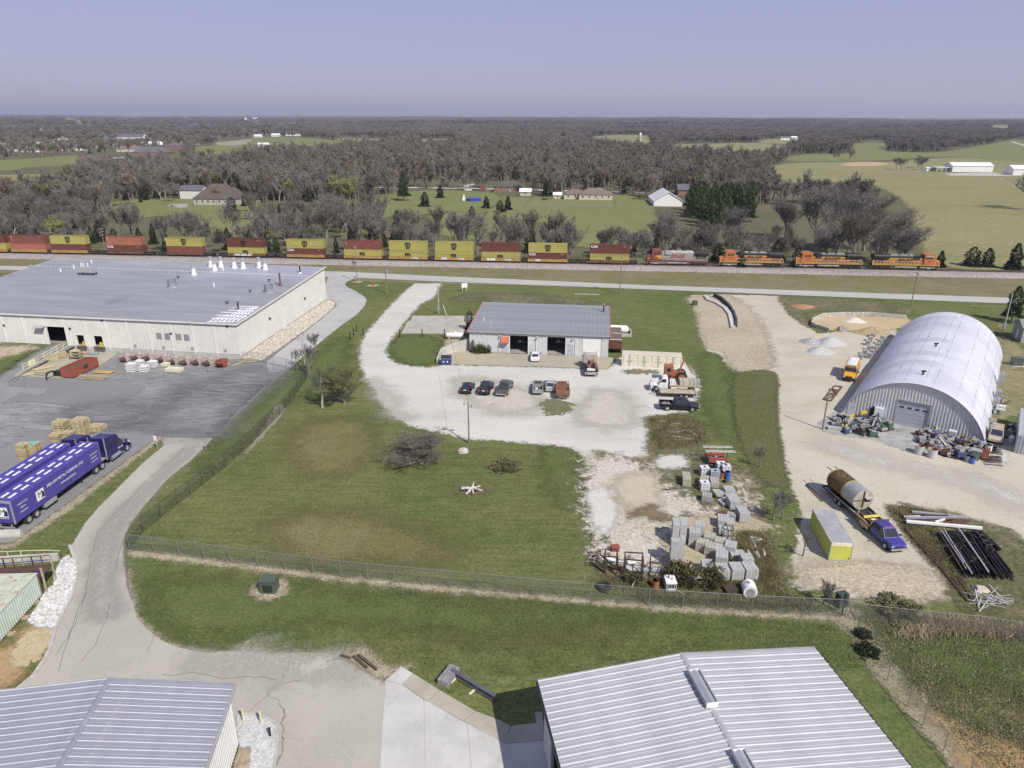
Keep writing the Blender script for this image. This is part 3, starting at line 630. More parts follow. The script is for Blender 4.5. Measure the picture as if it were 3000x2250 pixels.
# front-left corner: where the left gable meets the front line
A_=np.array([[dv.x,fF.x.x],[dv.y,fF.x.y]]);sol=np.linalg.solve(A_,np.array([FR.x-BL.x,FR.y-BL.y]));FLw=Vector((BL.x,BL.y,0))+dv*sol[0]
fac=thing('factory','long cream metal factory with a huge low blue-grey roof and loading docks','factory',fF.o,ffang)
def fl(v,z):q=Vector((v.x,v.y,0))-fF.o;return Vector((q.dot(fF.x),q.dot(fF.y),z))
LFR,LBR,LFL,LBL=fl(FR,FH),fl(BR,BH),fl(FLw,FH),fl(BL,BH)
def roofz(y):return FH+(BH-FH)*y/LBR.y
def on_roof(px,py):
 z=7.5
 for _ in range(6):q=fF.at(px,py,z);z=roofz(q[1])
 return Vector((q[0],q[1],z))
def roofmat():
 m,n,l,b=new_mat('factory_roof_coating')
 v=vec_n(n,l,kind='obj');vs=vec_n(n,l,(.25,1.2,1),0,'obj')
 c=mix_n(n,l,step_n(n,l,noise_n(n,l,vs,.25,5,.6),.35,.65),(.25,.252,.268),(.315,.317,.332))
 sx=n.new('ShaderNodeSeparateXYZ');l.new(v,sx.inputs[0])
 # freshly coated part at the back right, older dull part elsewhere, pale lap lines
 lapx=step_n(n,l,math_n(n,l,'PINGPONG',sx.outputs[0],.46),.03,.008);lapy=step_n(n,l,math_n(n,l,'PINGPONG',sx.outputs[1],.75),.06,.02)
 c=mix_n(n,l,math_n(n,l,'MULTIPLY',lapx,.22),c,(.16,.165,.19));c=mix_n(n,l,math_n(n,l,'MULTIPLY',lapy,.3),c,(.45,.45,.47))
 fr=math_n(n,l,'MULTIPLY',step_n(n,l,sx.outputs[1],29,36),step_n(n,l,math_n(n,l,'ADD',sx.outputs[0],math_n(n,l,'MULTIPLY',noise_n(n,l,v,.3,3),5)),-29,-24))
 c=mix_n(n,l,math_n(n,l,'MULTIPLY',fr,.55),c,(.37,.37,.47))
 bk=math_n(n,l,'MULTIPLY',step_n(n,l,sx.outputs[1],40,46),step_n(n,l,noise_n(n,l,vs,.3,3),.4,.6))
 c=mix_n(n,l,math_n(n,l,'MULTIPLY',bk,.35),c,(.44,.44,.44))
 st=step_n(n,l,noise_n(n,l,vec_n(n,l,(1,.22,1),-.5,'obj'),.18,5,.6),.58,.72)
 c=mix_n(n,l,math_n(n,l,'MULTIPLY',st,.4),c,(.15,.15,.165))
 l.new(c,b.inputs['Base Color']);b.inputs['Roughness'].default_value=.5;b.inputs['Metallic'].default_value=.0
 return m
mb=MB()
e=.25
cor=[LFL+Vector((0,-e,0)),LFR+Vector((e,-e,0)),LBR+Vector((e,e,.02)),LBL+Vector((0,e,.02))]
mb.rings([[q-Vector((0,0,.16))for q in cor],cor]);part(mb,'roof',roofmat(),fac)
mb=MB()
mb.bar(LFR+Vector((.3,-.3,-.04)),LBR+Vector((.3,.3,.04)),.14,.3);mb.bar(LFL+Vector((0,-.32,-.1)),LFR+Vector((.3,-.32,-.1)),.14,.26)
part(mb,'gutter',m_cream,fac)
fw=lambda x,y:fF.wall(*c4((x,y))[0])
def hole(x0,y0,x1,y1,zb=None):
 s0,z1=fw(x0,y0);s1,z0=fw(x1,y1);return(s0,s1,z0 if zb is None else zb,z1)
DOCKZ=1.05
h1=hole(297,566,439,668,DOCKZ);h2=hole(492,622,562,712,1.2);h3=hole(604,627,682,722,1.2)
lov=[hole(1008,608,1050,652),hole(1062,610,1104,656),hole(1134,614,1178,658),hole(1188,618,1230,662)]
spouts=[fw(x,y)[0]for x,y in((540,510),(690,518),(830,524),(965,530),(1105,538),(1240,545),(1380,550))]
bay=(spouts[-1]-spouts[0])/6
s_first=spouts[0]-bay*int((spouts[0]-LFL.x)/bay)
panel_wall(fac,(0,0,0),0,s_first,-.02,1.0,FH-.1,[h1,h2,h3]+lov,m_cream,bay,.62)
sdv=LBR-Vector((0,0,0));sl=math.hypot(LBR.x,LBR.y);sang=math.atan2(LBR.y,LBR.x)
panel_wall(fac,(0,0,0),sang,.1,sl-.02,.55,lambda s:FH-.1+(BH-FH)*s/sl,[],m_cream,bay,.62)
fb=MB();fb.box(s_first,-.03,.03,.2,-.2,1.0);part(fb,'foundation',m_gconc,fac)
fb=MB();fb.box(.03,sl,.05,.2,-.2,.55);part(fb,'foundation',m_gconc,fac,rot=(0,0,sang))
bw=MB();bw.quad(LBR,LBL,LBL-Vector((0,0,9)),LBR-Vector((0,0,9)));bw.quad(LBL,LFL,LFL-Vector((0,0,8)),LBL-Vector((0,0,9)));part(bw,'rear_wall',m_cream,fac)
fl_=MB();fl_.box(s_first,-4,.25,30,.9,1.0);part(fl_,'floor',m_floor,fac)
iw=MB();iw.box(s_first,-6,24,24.2,1,6.6);part(iw,'inner_wall',m_trim,fac)
for i in range(-4,8):
 x=spouts[0]+bay*i
 if x<-1 and x>s_first:part(MB().bar((x,-.1,.5),(x,-.1,FH-.1),.11,.11),'downspout',m_white,fac)
for i,h in enumerate(lov):
 f=part(MB().box(h[0],h[1],.04,.09,h[2],h[3]),'louvre',m_trim,fac)
 for k in range(6):
  z=h[2]+(h[3]-h[2])*(k+.5)/6
  part(MB().box(h[0]+.04,h[1]-.04,-.03,.03,z-.05,z+.09,0,Matrix.Identity(3)),'louvre_blade',m_steel,f)
for h in(h1,h2,h3):
 f=MB();
 for x in(h[0],h[1]):f.box(x-.07,x+.07,-.06,.14,h[2],h[3])
 f.box(h[0]-.07,h[1]+.07,-.06,.14,h[3],h[3]+.14);part(f,'door_frame',m_cream,fac)
for h in(h2,h3):
 part(MB().box(h[0]-.1,h[1]+.1,-.35,-.005,.5,1.18),'dock_bumper',M('dock_bumper_brown',(.12,.09,.07),.9,var=.3),fac)
 part(MB().box(h[0]+.5,h[0]+1.6,.6,2.4,1.0,1.75),'dock_leveller',M('safety_yellow',(.65,.45,.05),.6),fac)
x0,z0=fw(262,626);x1,z1=fw(292,686)
d=part(MB().box(x0,x1,-.05,-.005,DOCKZ,z0),'door',m_white,fac);part(MB().box(x1-.25,x1-.15,-.1,-.05,2.0,2.1),'handle',m_black,d)
part(MB().prism([(0,0),(-1.1,-.25),(-1.1,-.33),(0,-.08)],fw(238,570)[0],fw(292,555)[0],'x'),'door_canopy',m_trim,fac,loc=(0,0,fw(270,560)[1]))
def small_box(x,y,s=.35,name='wall_vent',mat=None):
 a,z=fw(x,y);part(MB().box(a-s/2,a+s/2,-.16,0,z-s/2,z+s/2),name,mat or m_trim,fac)
for x,y in((878,690),(1062,700),(1247,708),(1462,720)):small_box(x,y,.5)
for x,y in((26,560),(453,580),(660,525),(1108,612),(1472,565)):small_box(x,y,.38,'wall_lamp',m_black)
sF=Frame(FR,ffang+sang)
for x,y in((1745,515),(1972,385)):
 a,z=sF.wall(*c4((x,y))[0]);part(MB().box(a-.2,a+.2,-.3,0,z-.2,z+.2),'wall_lamp',m_black,fac,rot=(0,0,sang))
a,z=sF.wall(*c4((1836,516))[0]);part(MB().box(a-.5,a+.5,-.06,-.045,.55,2.75),'door',m_white,fac,rot=(0,0,sang))
part(MB().box(a-1,a+1,-1.6,0,-.1,.5),'door_step',m_gconc,fac,rot=(0,0,sang))
# roof furniture: each stack, vent and unit rests on the roof
def rooft(name,px,mats,label,cat,build,group=None):
 p=on_roof(*px);w=fF.w(p.x,p.y,p.z-.03);o=thing(name,label,cat,w,ffang,group);build(o);return o
def stack(h,r):
 def f(o):
  part(MB().cyl((0,0,0),(0,0,h*.25),r*1.55,r*1.1,10),'stack_base',m_white,o)
  part(MB().cyl((0,0,h*.25),(0,0,h*.62),r*1.1,r,10),'stack_pipe',m_white,o);part(MB().cyl((0,0,h*.62),(0,0,h),r*1.05,r*1.05,10),'stack_collar',m_steel,o)
 return f
lst=['leftmost white stack of the back roof row, set apart','white stack second from left in the front row','white stack just behind the second one','white stack fourth from left on the factory roof','white stack in the middle of the roof row','white stack sixth from left on the factory roof','white stack second from right on the factory roof','rightmost white stack of the roof row']
for(x,y),lb in zip(((1258,232),(1393,205),(1368,180),(1433,180),(1520,187),(1577,190),(1680,185),(1720,198)),lst):
 rooft('vent_stack',c4((x,y))[0],None,lb+', flared foot','vent stack',stack(2.6,.45),'white vent stacks on the factory roof')
def drum(h,r):
 def f(o):
  part(MB().cyl((0,0,0),(0,0,.2),r*1.45,r*1.45,14),'vent_curb',m_steel,o);part(MB().cyl((0,0,.2),(0,0,h),r,r,16,caps=False).cyl((0,0,.2),(0,0,h*.8),r*.93,r*.93,16),'vent_drum',M('grey_drum',(.26,.28,.31),.5,.2,.2),o)
 return f
rooft('roof_fan',c4((1118,310))[0],None,'grey round roof fan in the middle of the factory roof','roof fan',drum(1.75,.95))
rooft('roof_fan',c4((1743,345))[0],None,'grey round roof fan near the right roof edge','roof fan',drum(1.75,.95))
def pipe(h,r,mat):
 def f(o):
  part(MB().cyl((0,0,0),(0,0,.25),r*2.6,r*1.6,8),'flashing',mat if mat is m_rust else m_white,o);part(MB().cyl((0,0,.2),(0,0,h),r,r,8),'flue',mat,o);part(MB().cyl((0,0,h),(0,0,h+.35),r*1.5,r*1.3,8),'flue_cap',m_trim,o)
 return f
rooft('roof_flue',c4((1945,222))[0],None,'dark flue pipe near the back right corner of the roof','flue',pipe(2.0,.16,m_black))
rooft('roof_flue',c4((1818,303))[0],None,'tall rusty flue pipe with rust stain near right edge','flue',pipe(3.0,.2,m_rust))
rooft('roof_flue',c4((1547,465))[0],None,'dark flue rising from the white-painted roof squares','flue',pipe(2.0,.16,m_black))
def acu(o):
 part(MB().box(-2.2,2.2,-.8,.8,.7,1.9),'housing',m_trim,o)
 for x in(-1.9,1.9):
  for y in(-.6,.6):part(MB().bar((x,y,0),(x,y,.7),.12),'leg',m_black,o)
 for x in(-1.6,-1.0,.2):part(MB().cyl((x,.3,1.9),(x,.3,2.9),.12,.12,6),'exhaust',m_white,o)
rooft('rooftop_unit',c4((570,232))[0],None,'grey box rooftop unit on legs with white exhausts','rooftop unit',acu)
for i,(x,y)in enumerate(((395,213),(1388,312),(1447,205),(595,157),(480,192))):
 p=on_roof(*c4((x,y))[0]);w=fF.w(p.x,p.y,p.z-.02)
 single(MB().cyl((0,0,0),(0,0,.75),.16,.16,8).cyl((0,0,.75),(0,0,.9),.22,.12,8),'roof_pipe',m_white,['small white pipe left of the rooftop unit','small white pipe alone between the two round fans','short white pipe among the white stacks','small white pipe at the back behind the rooftop unit','small white pipe just left behind the rooftop unit'][i],'vent pipe',w)
for i,(x,y)in enumerate(((1622,347),(1745,277),(1155,257),(1472,422))):
 p=on_roof(*c4((x,y))[0]);w=fF.w(p.x,p.y,p.z-.02)
 single(MB().cyl((0,0,0),(0,0,.5),.12,.12,6).bar((-.35,0,.5),(.35,0,.5),.18),'roof_vent',m_black,['small black vent left of the right roof fan','small black vent behind the right roof fan','small black vent behind the middle roof fan','small black vent beside the white-painted squares'][i],'roof vent',w)
 # white coating strips at the near right corner, raised like the coating's own thickness
wt=struct(link('roof_coating',None))
for(ax,ay),(bx,by)in(((1340,537),(1525,538)),((1372,515),(1560,520)),((1402,492),(1600,505)),((1432,474),(1625,486)),((1478,461),(1650,468)),((1510,448),(1668,452)),((1548,436),(1680,440))):
 p,q=on_roof(*c4((ax,ay))[0]),on_roof(*c4((bx,by))[0]);p,q=fF.w(p.x,p.y,p.z+.012),fF.w(q.x,q.y,q.z+.012)
 part(MB().bar(p,q,.42,.02),'coating_strip',M('white_roof_coating',(.8,.8,.8),.6,var=.12,scale=2),wt)
for k in range(7):
 (ax,ay),(bx,by)=(1352+k*30,538),(1560+k*18,438)
 if bx>1680:break
 a=on_roof(*c4((ax+(bx-ax)*.0,ay))[0]);b_=on_roof(*c4((ax+(bx-ax)*min(1,.35+k*.14),ay+(by-ay)*min(1,.35+k*.14)))[0])
 part(MB().bar(fF.w(a.x,a.y,a.z+.016),fF.w(b_.x,b_.y,b_.z+.016),.3,.02),'coating_strip',MATS['white_roof_coating'],wt)
n_=70
for i in range(n_):
 t=i/n_;p=on_roof(*c4((200+1810*t,172+68*t))[0])
 if i%1==0:part(MB().box(p.x-.28,p.x+.28,p.y-.12,p.y+.12,p.z+.01,p.z+.06),'seam_cap',MATS['white_roof_coating'],wt,loc=fF.o,rot=(0,0,ffang))

 # dock ramp, its wall and rail (ground is higher on the left, at dock floor level)
rA=fF.w(*fF.at(*c4((380,690))[0],DOCKZ)[:2]);rB=P(*c4((20,935))[0]);rd=Vector((rB.x-rA.x,rB.y-rA.y,0));rl=rd.length;rd.normalize()
def zr(x,y):return DOCKZ*np.clip(1.02-((x-rA.x)*rd.x+(y-rA.y)*rd.y)/rl,0,1)
def PR(px,py):
 z=.5
 for _ in range(8):q=P(px,py,z);z=float(zr(q.x,q.y))
 return Vector((q.x,q.y,z))
def rsheet(name,pts,z,mat):sheet(name,[[PR(*q)for q in pts]],z,mat,.5,smooth=False,fn=lambda x,y,s:zr(x,y))
rsheet('dock_ramp',c4((-120,985),(0,905),(235,712),(300,684),(448,668),(490,690),(105,893),(-80,1010)),.01,m_asph2)
rsheet('raised_grass',c4((-160,672),(190,680),(300,684),(240,722),(0,868),(-160,960)),.016,m_lush)
rsheet('raised_bare_earth',c4((-60,700),(190,690),(230,708),(60,765),(-60,780)),.022,m_tan)
rw=thing('ramp_wall','pale concrete ramp wall with cream handrail beside the red dumpster','ramp wall',P(*c4((105,893))[0]))
a,b_=P(*c4((105,897))[0]),P(*c4((500,700))[0]);o_=rw.location
n_=6
for i in range(n_):
 p,q=a.lerp(b_,i/n_)-o_,a.lerp(b_,(i+1)/n_)-o_;z0,z1=.55+.75*i/n_,.55+.75*(i+1)/n_
 w_=(q-p).cross(Vector((0,0,1))).normalized()*.12
 part(MB().rings([[p+w_,p-w_,p-w_+Vector((0,0,z0)),p+w_+Vector((0,0,z0))],[q+w_,q-w_,q-w_+Vector((0,0,z1)),q+w_+Vector((0,0,z1))]]),'wall_section',m_gconc,rw)
for i in range(9):
 t=.12+.88*i/8;p=a.lerp(b_,t)-o_;z=.55+.75*t;part(MB().bar(p+Vector((0,0,z)),p+Vector((0,0,z+1.0)),.07),'rail_post',M('cream_rail',(.7,.65,.42),.6),rw)
for dz in(1.0,.5):
 part(MB().bar(a.lerp(b_,.12)-o_+Vector((0,0,.62+dz)),b_-o_+Vector((0,0,1.3+dz)),.07),'handrail',MATS['cream_rail'],rw)
p=a.lerp(b_,.27)-o_;part(MB().box(-.9,.9,-.06,.06,0,1.7),'cabinet',M('pale_yellow_paint',(.72,.68,.42),.6),rw,loc=p-Vector((0,0.2,0)),rot=(0,0,math.atan2(b_.y-a.y,b_.x-a.x)))

# ---- workshop
sFl,sFr=P(1376,1030),P(1780,1046);wsa=math.atan2(sFr.y-sFl.y,sFr.x-sFl.x);sh=Frame(sFl,wsa);SW=(sFr-sFl).length
shop=thing('workshop','pale grey metal workshop with orange roof trim and two open bay doors','workshop',sh.o,wsa)
SZ,SZB=4.35,5.3;SD=sh.at(1412,886,SZB)[1]
m_shop=M('workshop_siding',(.56,.58,.58),.5,var=.06,scale=.4,dirt=(.4,.41,.4),dirt_amt=.3);m_orange=M('orange_trim',(.50,.135,.07),.5,var=.1)
m_sroof=M('workshop_roof',(.27,.28,.29),.5,.1,var=.14,scale=.25,dirt=(.2,.2,.2),dirt_amt=.4)
sw_=lambda x,y:sh.wall(*cS((x,y))[0])
def shole(x0,y0,x1,zb=0.0):s0,z1=sw_(x0,y0);s1,_=sw_(x1,y0);return(s0,s1,zb,z1)
d1,d2,d3=shole(762,515,980),shole(1195,537,1415),shole(1605,552,1826)
d1=(*d1[:2],0,3.75);d2=(*d2[:2],0,3.75);d3=(*d3[:2],0,3.7)
panel_wall(shop,(0,0,0),0,0,SW,0,SZ,[d1,d2,d3],m_shop,.91,.3)
panel_wall(shop,(SW,0,0),math.pi/2,0.11,SD,0,lambda s:SZ+(SZB-SZ)*s/SD,[],m_shop,.91,.3)
panel_wall(shop,(0,SD,0),-math.pi/2,0,SD-.11,0,lambda s:SZB-(SZB-SZ)*s/SD,[],m_shop,1.82,.6)
panel_wall(shop,(SW,SD+.11,0),math.pi,0,SW,0,SZB,[],m_shop,3.64,.9)
nr=32;rw_=(SW+.6)/nr;rm=roof_panel_mesh(rw_,SD+.6,SZB-SZ,m_sroof,.045,.09)
for i in range(nr):part(rm,'roof_panel',None,shop,loc=(-.3+i*rw_,-.35,SZ+.05))
for x in(-.36,SW+.36):part(MB().rings([[(x-.06,-.4,SZ-.18),(x+.06,-.4,SZ-.18),(x+.06,-.4,SZ+.14),(x-.06,-.4,SZ+.14)],[(x-.06,SD+.3,SZB-.18),(x+.06,SD+.3,SZB-.18),(x+.06,SD+.3,SZB+.14),(x-.06,SD+.3,SZB+.14)]]),'rake_trim',m_orange,shop)
part(MB().box(-.3,SW+.3,-.48,-.36,SZ-.14,SZ+.03),'gutter',m_trim,shop)
part(MB().box(.15,SW-.15,.15,SD-.15,.02,.06),'floor',m_floor,shop)
part(MB().box(.2,SW-.2,SD*.55,SD*.55+.1,.06,4.3),'inner_wall',m_trim,shop)
for h in(d1,d2):
 f=MB();f.box(h[0]-.06,h[0]+.06,-.05,.12,0,h[3]);f.box(h[1]-.06,h[1]+.06,-.05,.12,0,h[3]);f.box(h[0],h[1],-.05,.12,h[3]-.03,h[3]+.1);part(f,'door_frame',m_white,shop)
ov=part(MB().box(d3[0]+.05,d3[1]-.05,.03,.08,0,d3[3]),'overhead_door',m_white,shop)
for k in range(9):part(MB().box(d3[0]+.07,d3[1]-.07,-.01,.03,.03+k*d3[3]/9,(k+1)*d3[3]/9-.03),'door_section',m_white,ov)
for(x0,y0,x1)in((684,640,736),(1441,648,1493)):
 s0,z1=sw_(x0,y0);s1,_=sw_(x1,y0);dd=part(MB().box(s0,s1,-.06,-.045,.05,2.15),'door',M('blue_grey_door',(.42,.45,.52),.5),shop)
 part(MB().box(s0+.08,s0+.16,-.12,-.06,1,1.1),'handle',m_black,dd);part(MB().box(s0-.06,s1+.06,-.05,-.042,0,2.25),'door_trim',m_trim,dd)
s0,zt_=sw_(668,548);s1,_=sw_(752,548)
part(MB().rings([[(s0,-.045,3.4),(s0,-.045,2.3),(s0,-1.0,2.3),(s0,-1.0,2.45)],[(s1,-.045,3.4),(s1,-.045,2.3),(s1,-1.0,2.3),(s1,-1.0,2.45)]]),'awning',m_orange,shop)
for x in(642,1075,1530):s_,_=sw_(x,500);part(MB().bar((s_,-.12,.1),(s_,-.12,SZ-.15),.1),'downspout',m_white,shop)
for x,y in((662,516),(1090,533),(1506,550)):
 s_,z_=sw_(x,y);l_=part(MB().cyl((s_,-.55,z_),(s_,-.35,z_-.28),.2,.12,8),'flood_lamp',m_trim,shop);part(MB().bar((s_,0,z_),(s_,-.5,z_),.06),'lamp_arm',m_black,l_)
for x,y in((350,517),(398,518),(445,518),(1848,575),(1872,575)):
 s_,z_=sw_(x,y);part(MB().sph((s_,-.12,z_),.13,6,4),'security_lamp',m_white,shop)
def on_shop(px,py):
 z=4.8
 for _ in range(6):q=sh.at(px,py,z);z=SZ+(SZB-SZ)*q[1]/SD
 return q[0],q[1],z+.05
x,y,z=on_shop(*cS((1849,255))[0]);fl1=part(MB().cyl((x,y,z),(x,y,z+1.6),.14,.14,8),'flue',m_black,shop);part(MB().cyl((x,y,z+1.6),(x,y,z+1.8),.24,.2,8),'flue_cap',m_steel,fl1)
x,y,z=on_shop(*cS((550,445))[0]);part(MB().cyl((x,y,z),(x,y,z+1.9),.035,.025,5),'antenna',m_white,shop)
for q in((468,335),(460,360)):x,y,z=on_shop(*cS(q)[0]);part(MB().cyl((x,y,z),(x,y,z+.35),.1,.1,7),'roof_pipe',m_white,shop)
# things standing inside the open bays
def clutter(o,loc,label):
 t=thing('workbench',label,'workbench',sh.w(*loc),wsa)
 part(MB().box(-1.1,1.1,-.4,.4,.8,.88),'bench_top',m_trim,t)
 for x in(-1,1):
  for y in(-.3,.3):part(MB().bar((x,y,.06),(x,y,.8),.08),'leg',m_black,t)
 part(MB().box(-.6,.1,-.2,.2,.88,1.3),'toolbox',m_white,t)
clutter(shop,((d1[0]+d1[1])/2,5.0),'dim workbench inside the left open workshop bay')
clutter(shop,((d2[0]+d2[1])/2+.4,6.0),'dim workbench inside the right open workshop bay')

# retaining wall left of the workshop, tank beside it
rwall=thing('retaining_wall','curved pale concrete retaining wall beside the workshop shrubs','retaining wall',P(*c5((640,690))[0]))
rp=[P(*q)for q in c5((622,692),(650,645),(740,622),(836,604))]
for i,(p,q)in enumerate(zip(rp[:-1],rp[1:])):
 h0,h1_=(.9,1.5,2.0,2.3)[i],(.9,1.5,2.0,2.3)[i+1];p,q=p-rwall.location,q-rwall.location;w_=(q-p).cross(Vector((0,0,1))).normalized()*.15
 part(MB().rings([[p+w_,p-w_,p-w_+Vector((0,0,h0)),p+w_+Vector((0,0,h0))],[q+w_,q-w_,q-w_+Vector((0,0,h1_)),q+w_+Vector((0,0,h1_))]]),'wall_section',m_gconc,rwall)
def tank(o,L,r,mat,z,dome=True):
 ys=[(-L/2,.02),(-L/2+.1*r,r*.55),(-L/2+.35*r,r*.88),(-L/2+.7*r,r),(L/2-.7*r,r),(L/2-.35*r,r*.88),(L/2-.1*r,r*.55),(L/2,.02)]
 t=part(MB().rings([[(x,q*math.cos(a),z+q*math.sin(a))for a in[2*math.pi*k/14 for k in range(14)]]for x,q in ys]),'tank_shell',mat,o,smooth=True)
 if dome:part(MB().cyl((0,0,z+r-.03),(0,0,z+r+.25),.3,.26,10),'valve_dome',mat,o)
 for x in(-L*.3,L*.3):part(MB().box(x-.12,x+.12,-r*.7,r*.7,0,z-r*.6),'saddle',m_gconc,o)
pt=thing('propane_tank','white horizontal propane tank with domed lid by the concrete pad','tank',P(*cS((130,565))[0]),-.05);tank(pt,3.9,.58,m_white,.85)
bund=thing('tank_bund','low concrete bund holding white tanks beside the workshop','tank bund',P(*cS((2020,535))[0],0),wsa)
for b in((-3.4,2.8,-.2,0,0,.7),(-3.4,2.8,3.2,3.4,0,.9),(2.6,2.8,0,3.2,0,.8),(-3.4,-3.2,0,3.2,0,.8)):part(MB().box(*b),'bund_wall',m_gconc,bund)
bt=thing('storage_tank','white cylindrical tank lying in the concrete bund behind brown trailer','tank',bund.location+Vector((-.2,1.7,0)),wsa);tank(bt,5.2,.85,m_white,1.15,False)

# ---- arched steel shed
QC=Vector((60.4,98.7,0));QA=math.radians(-35.2);QF=Frame(QC,QA);QW,QH,QL=9.75,7.1,52.0
qs=thing('arched_shed','big arched silver steel shed with corrugated end wall','shed',QC,QA)
def qarc(t):  # t 0..1 left to right
 R_=(QW*QW+QH*QH)/(2*QH);h0=QH-R_;a0=math.asin(min(1,QW/R_));
 if h0<0:a0=a0
 else:a0=math.pi-a0
 a=-a0+2*a0*t;return R_*math.sin(a),h0+R_*math.cos(a),math.sin(a),math.cos(a)
m_quon=M('bright_galvanised_arch',(.66,.66,.72),.36,.3,var=.05,scale=.3,dirt=(.5,.5,.56),dirt_amt=.35)
mb=MB();NS=40;rs=[]
per=.62
for i in range(int(QL/per)):
 for dy,dr in((0,0),(.17,.075),(.36,.075),(.53,0)):
  y=i*per+dy;big=.05 if(i//9)%2==0 else 0
  rs.append([(x+nx*(dr+big),y,max(0,z)+nz*(dr+big))for x,z,nx,nz in[qarc(k/NS)for k in range(NS+1)]])
mb.rings(rs,0,False,False,closed=False);tn=random.Random(2);tone=[tn.choice((0,0,1,2))for _ in range(400)];mb.m=[tone[(j//(4*NS)+(j%NS)//11*3)//5+(j%NS)//11*40]for j in range(len(mb.f))]
part(mb,'arch_shell',[m_quon,M('duller_galvanised_arch',(.6,.6,.66),.38,.3,var=.05,scale=.3),M('newer_galvanised_arch',(.72,.72,.77),.34,.3,var=.05,scale=.3)],qs,smooth=False)
bolts=MB()
for t in(.30,.36,.42,.52,.57,.70,.8,.9):
 for i in range(0,int(QL/per),1):
  if(i*7+int(t*100))%5==0:continue
  x,z,nx,nz=qarc(t);y=i*per+.26;c_=Vector((x+nx*.13,y,z+nz*.13));bolts.box(c_.x-.07,c_.x+.07,y-.07,y+.07,c_.z-.05,c_.z+.03)
o=part(bolts,'bolt_rows',M('bolt_grey',(.45,.45,.5),.5),qs);o['kind']='stuff'
# corrugated end wall, set just inside the arch
m_qwall=M('end_wall_sheet',(.62,.63,.63),.45,.2,var=.06,scale=.5,dirt=(.45,.45,.45))
dl_,dz1=QF.wall(*c6((1470,866))[0],.45);dr_,_=QF.wall(*c6((1660,905))[0],.45);DQ=(dl_,dr_,0,4.05)
def arcz(x):
 R_=(QW*QW+QH*QH)/(2*QH);return max(.02,QH-R_+math.sqrt(max(0,R_*R_-x*x))-.05)
npan=22;pw_=2*(QW-.15)/npan
def endwall(yy,ang,holes):
 for i in range(npan):
  a,b_=-QW+.15+i*pw_,-QW+.15+(i+1)*pw_
  seg=MB();prof=[]
  k=2
  for j in range(k):
   x0=a+(b_-a)*j/k;w_=(b_-a)/k;prof+=[(x0,0),(x0+w_*.5,0),(x0+w_*.6,-.09),(x0+w_*.9,-.09)]
  prof.append((b_,0))
  for(x0,y0),(x1,y1)in zip(prof[:-1],prof[1:]):
   zb=0
   for h in holes:
    if h[0]<(x0+x1)/2<h[1]:zb=h[3]
   if arcz(x0)>zb:seg.quad((x0,y0,zb),(x1,y1,zb),(x1,y1,max(zb,arcz(x1))),(x0,y0,max(zb,arcz(x0))))
  if seg.f:part(seg,'wall_panel',m_qwall,qs,loc=(0,yy,0),rot=(0,0,ang))
endwall(.45,0,[DQ]);endwall(QL-.5,math.pi,[])
dd=part(MB().box(DQ[0],DQ[1],.52,.56,0,DQ[3]),'overhead_door',M('grey_door',(.40,.42,.46),.5,var=.05),qs)
for k in range(6):part(MB().box(DQ[0]+.02,DQ[1]-.02,.485,.515,.02+k*DQ[3]/6,(k+1)*DQ[3]/6-.02),'door_section',MATS['grey_door'],dd)
for k in range(4):
 x=DQ[0]+(DQ[1]-DQ[0])*(.14+.24*k);part(MB().box(x-.3,x+.3,.47,.484,2.85,3.15),'window',m_glass,dd)
fr_=MB();fr_.box(DQ[0]-.12,DQ[0],.3,.5,0,DQ[3]);fr_.box(DQ[1],DQ[1]+.12,.3,.5,0,DQ[3]);fr_.box(DQ[0]-.12,DQ[1]+.12,.3,.5,DQ[3],DQ[3]+.18);part(fr_,'door_frame',m_steel,qs)
a_,z_=QF.wall(*c6((1195,900))[0],.45);part(MB().box(a_-.5,a_+.5,.3,.34,0,2.1),'door',M('pale_door',(.52,.53,.56),.5),qs)
for x,y in((1690,540),(1615,705)):
 q=QF.at(*c6((x,y))[0],7.0);t_=(q[0]/QW+1)/2;vv=thing('roof_vent','small black vent on the arched roof, '+('upper one' if y<600 else 'lower one'),'roof vent',QF.w(q[0],q[1],arcz(q[0])+.15),QA)
 part(MB().cyl((0,0,0),(0,0,.5),.14,.14,7),'vent_pipe',m_black,vv);part(MB().bar((-.3,0,.5),(.35,0,.62),.22),'vent_cap',m_black,vv)

 # ---- ribbed building, lower right
bA=P(1592,2190);BRa=math.radians(9.33);bF=Frame(bA,BRa);BW=20.75;bs,bz=bF.wall(2004,1927);BLn=34.0;BE=6.02
rb=thing('ribbed_hall','white standing-seam metal hall with ridge vents in the lower right','hall',bF.o,BRa)
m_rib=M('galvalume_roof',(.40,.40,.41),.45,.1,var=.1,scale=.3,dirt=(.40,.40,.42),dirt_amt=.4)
pw=.60;n_=int(BLn/pw)
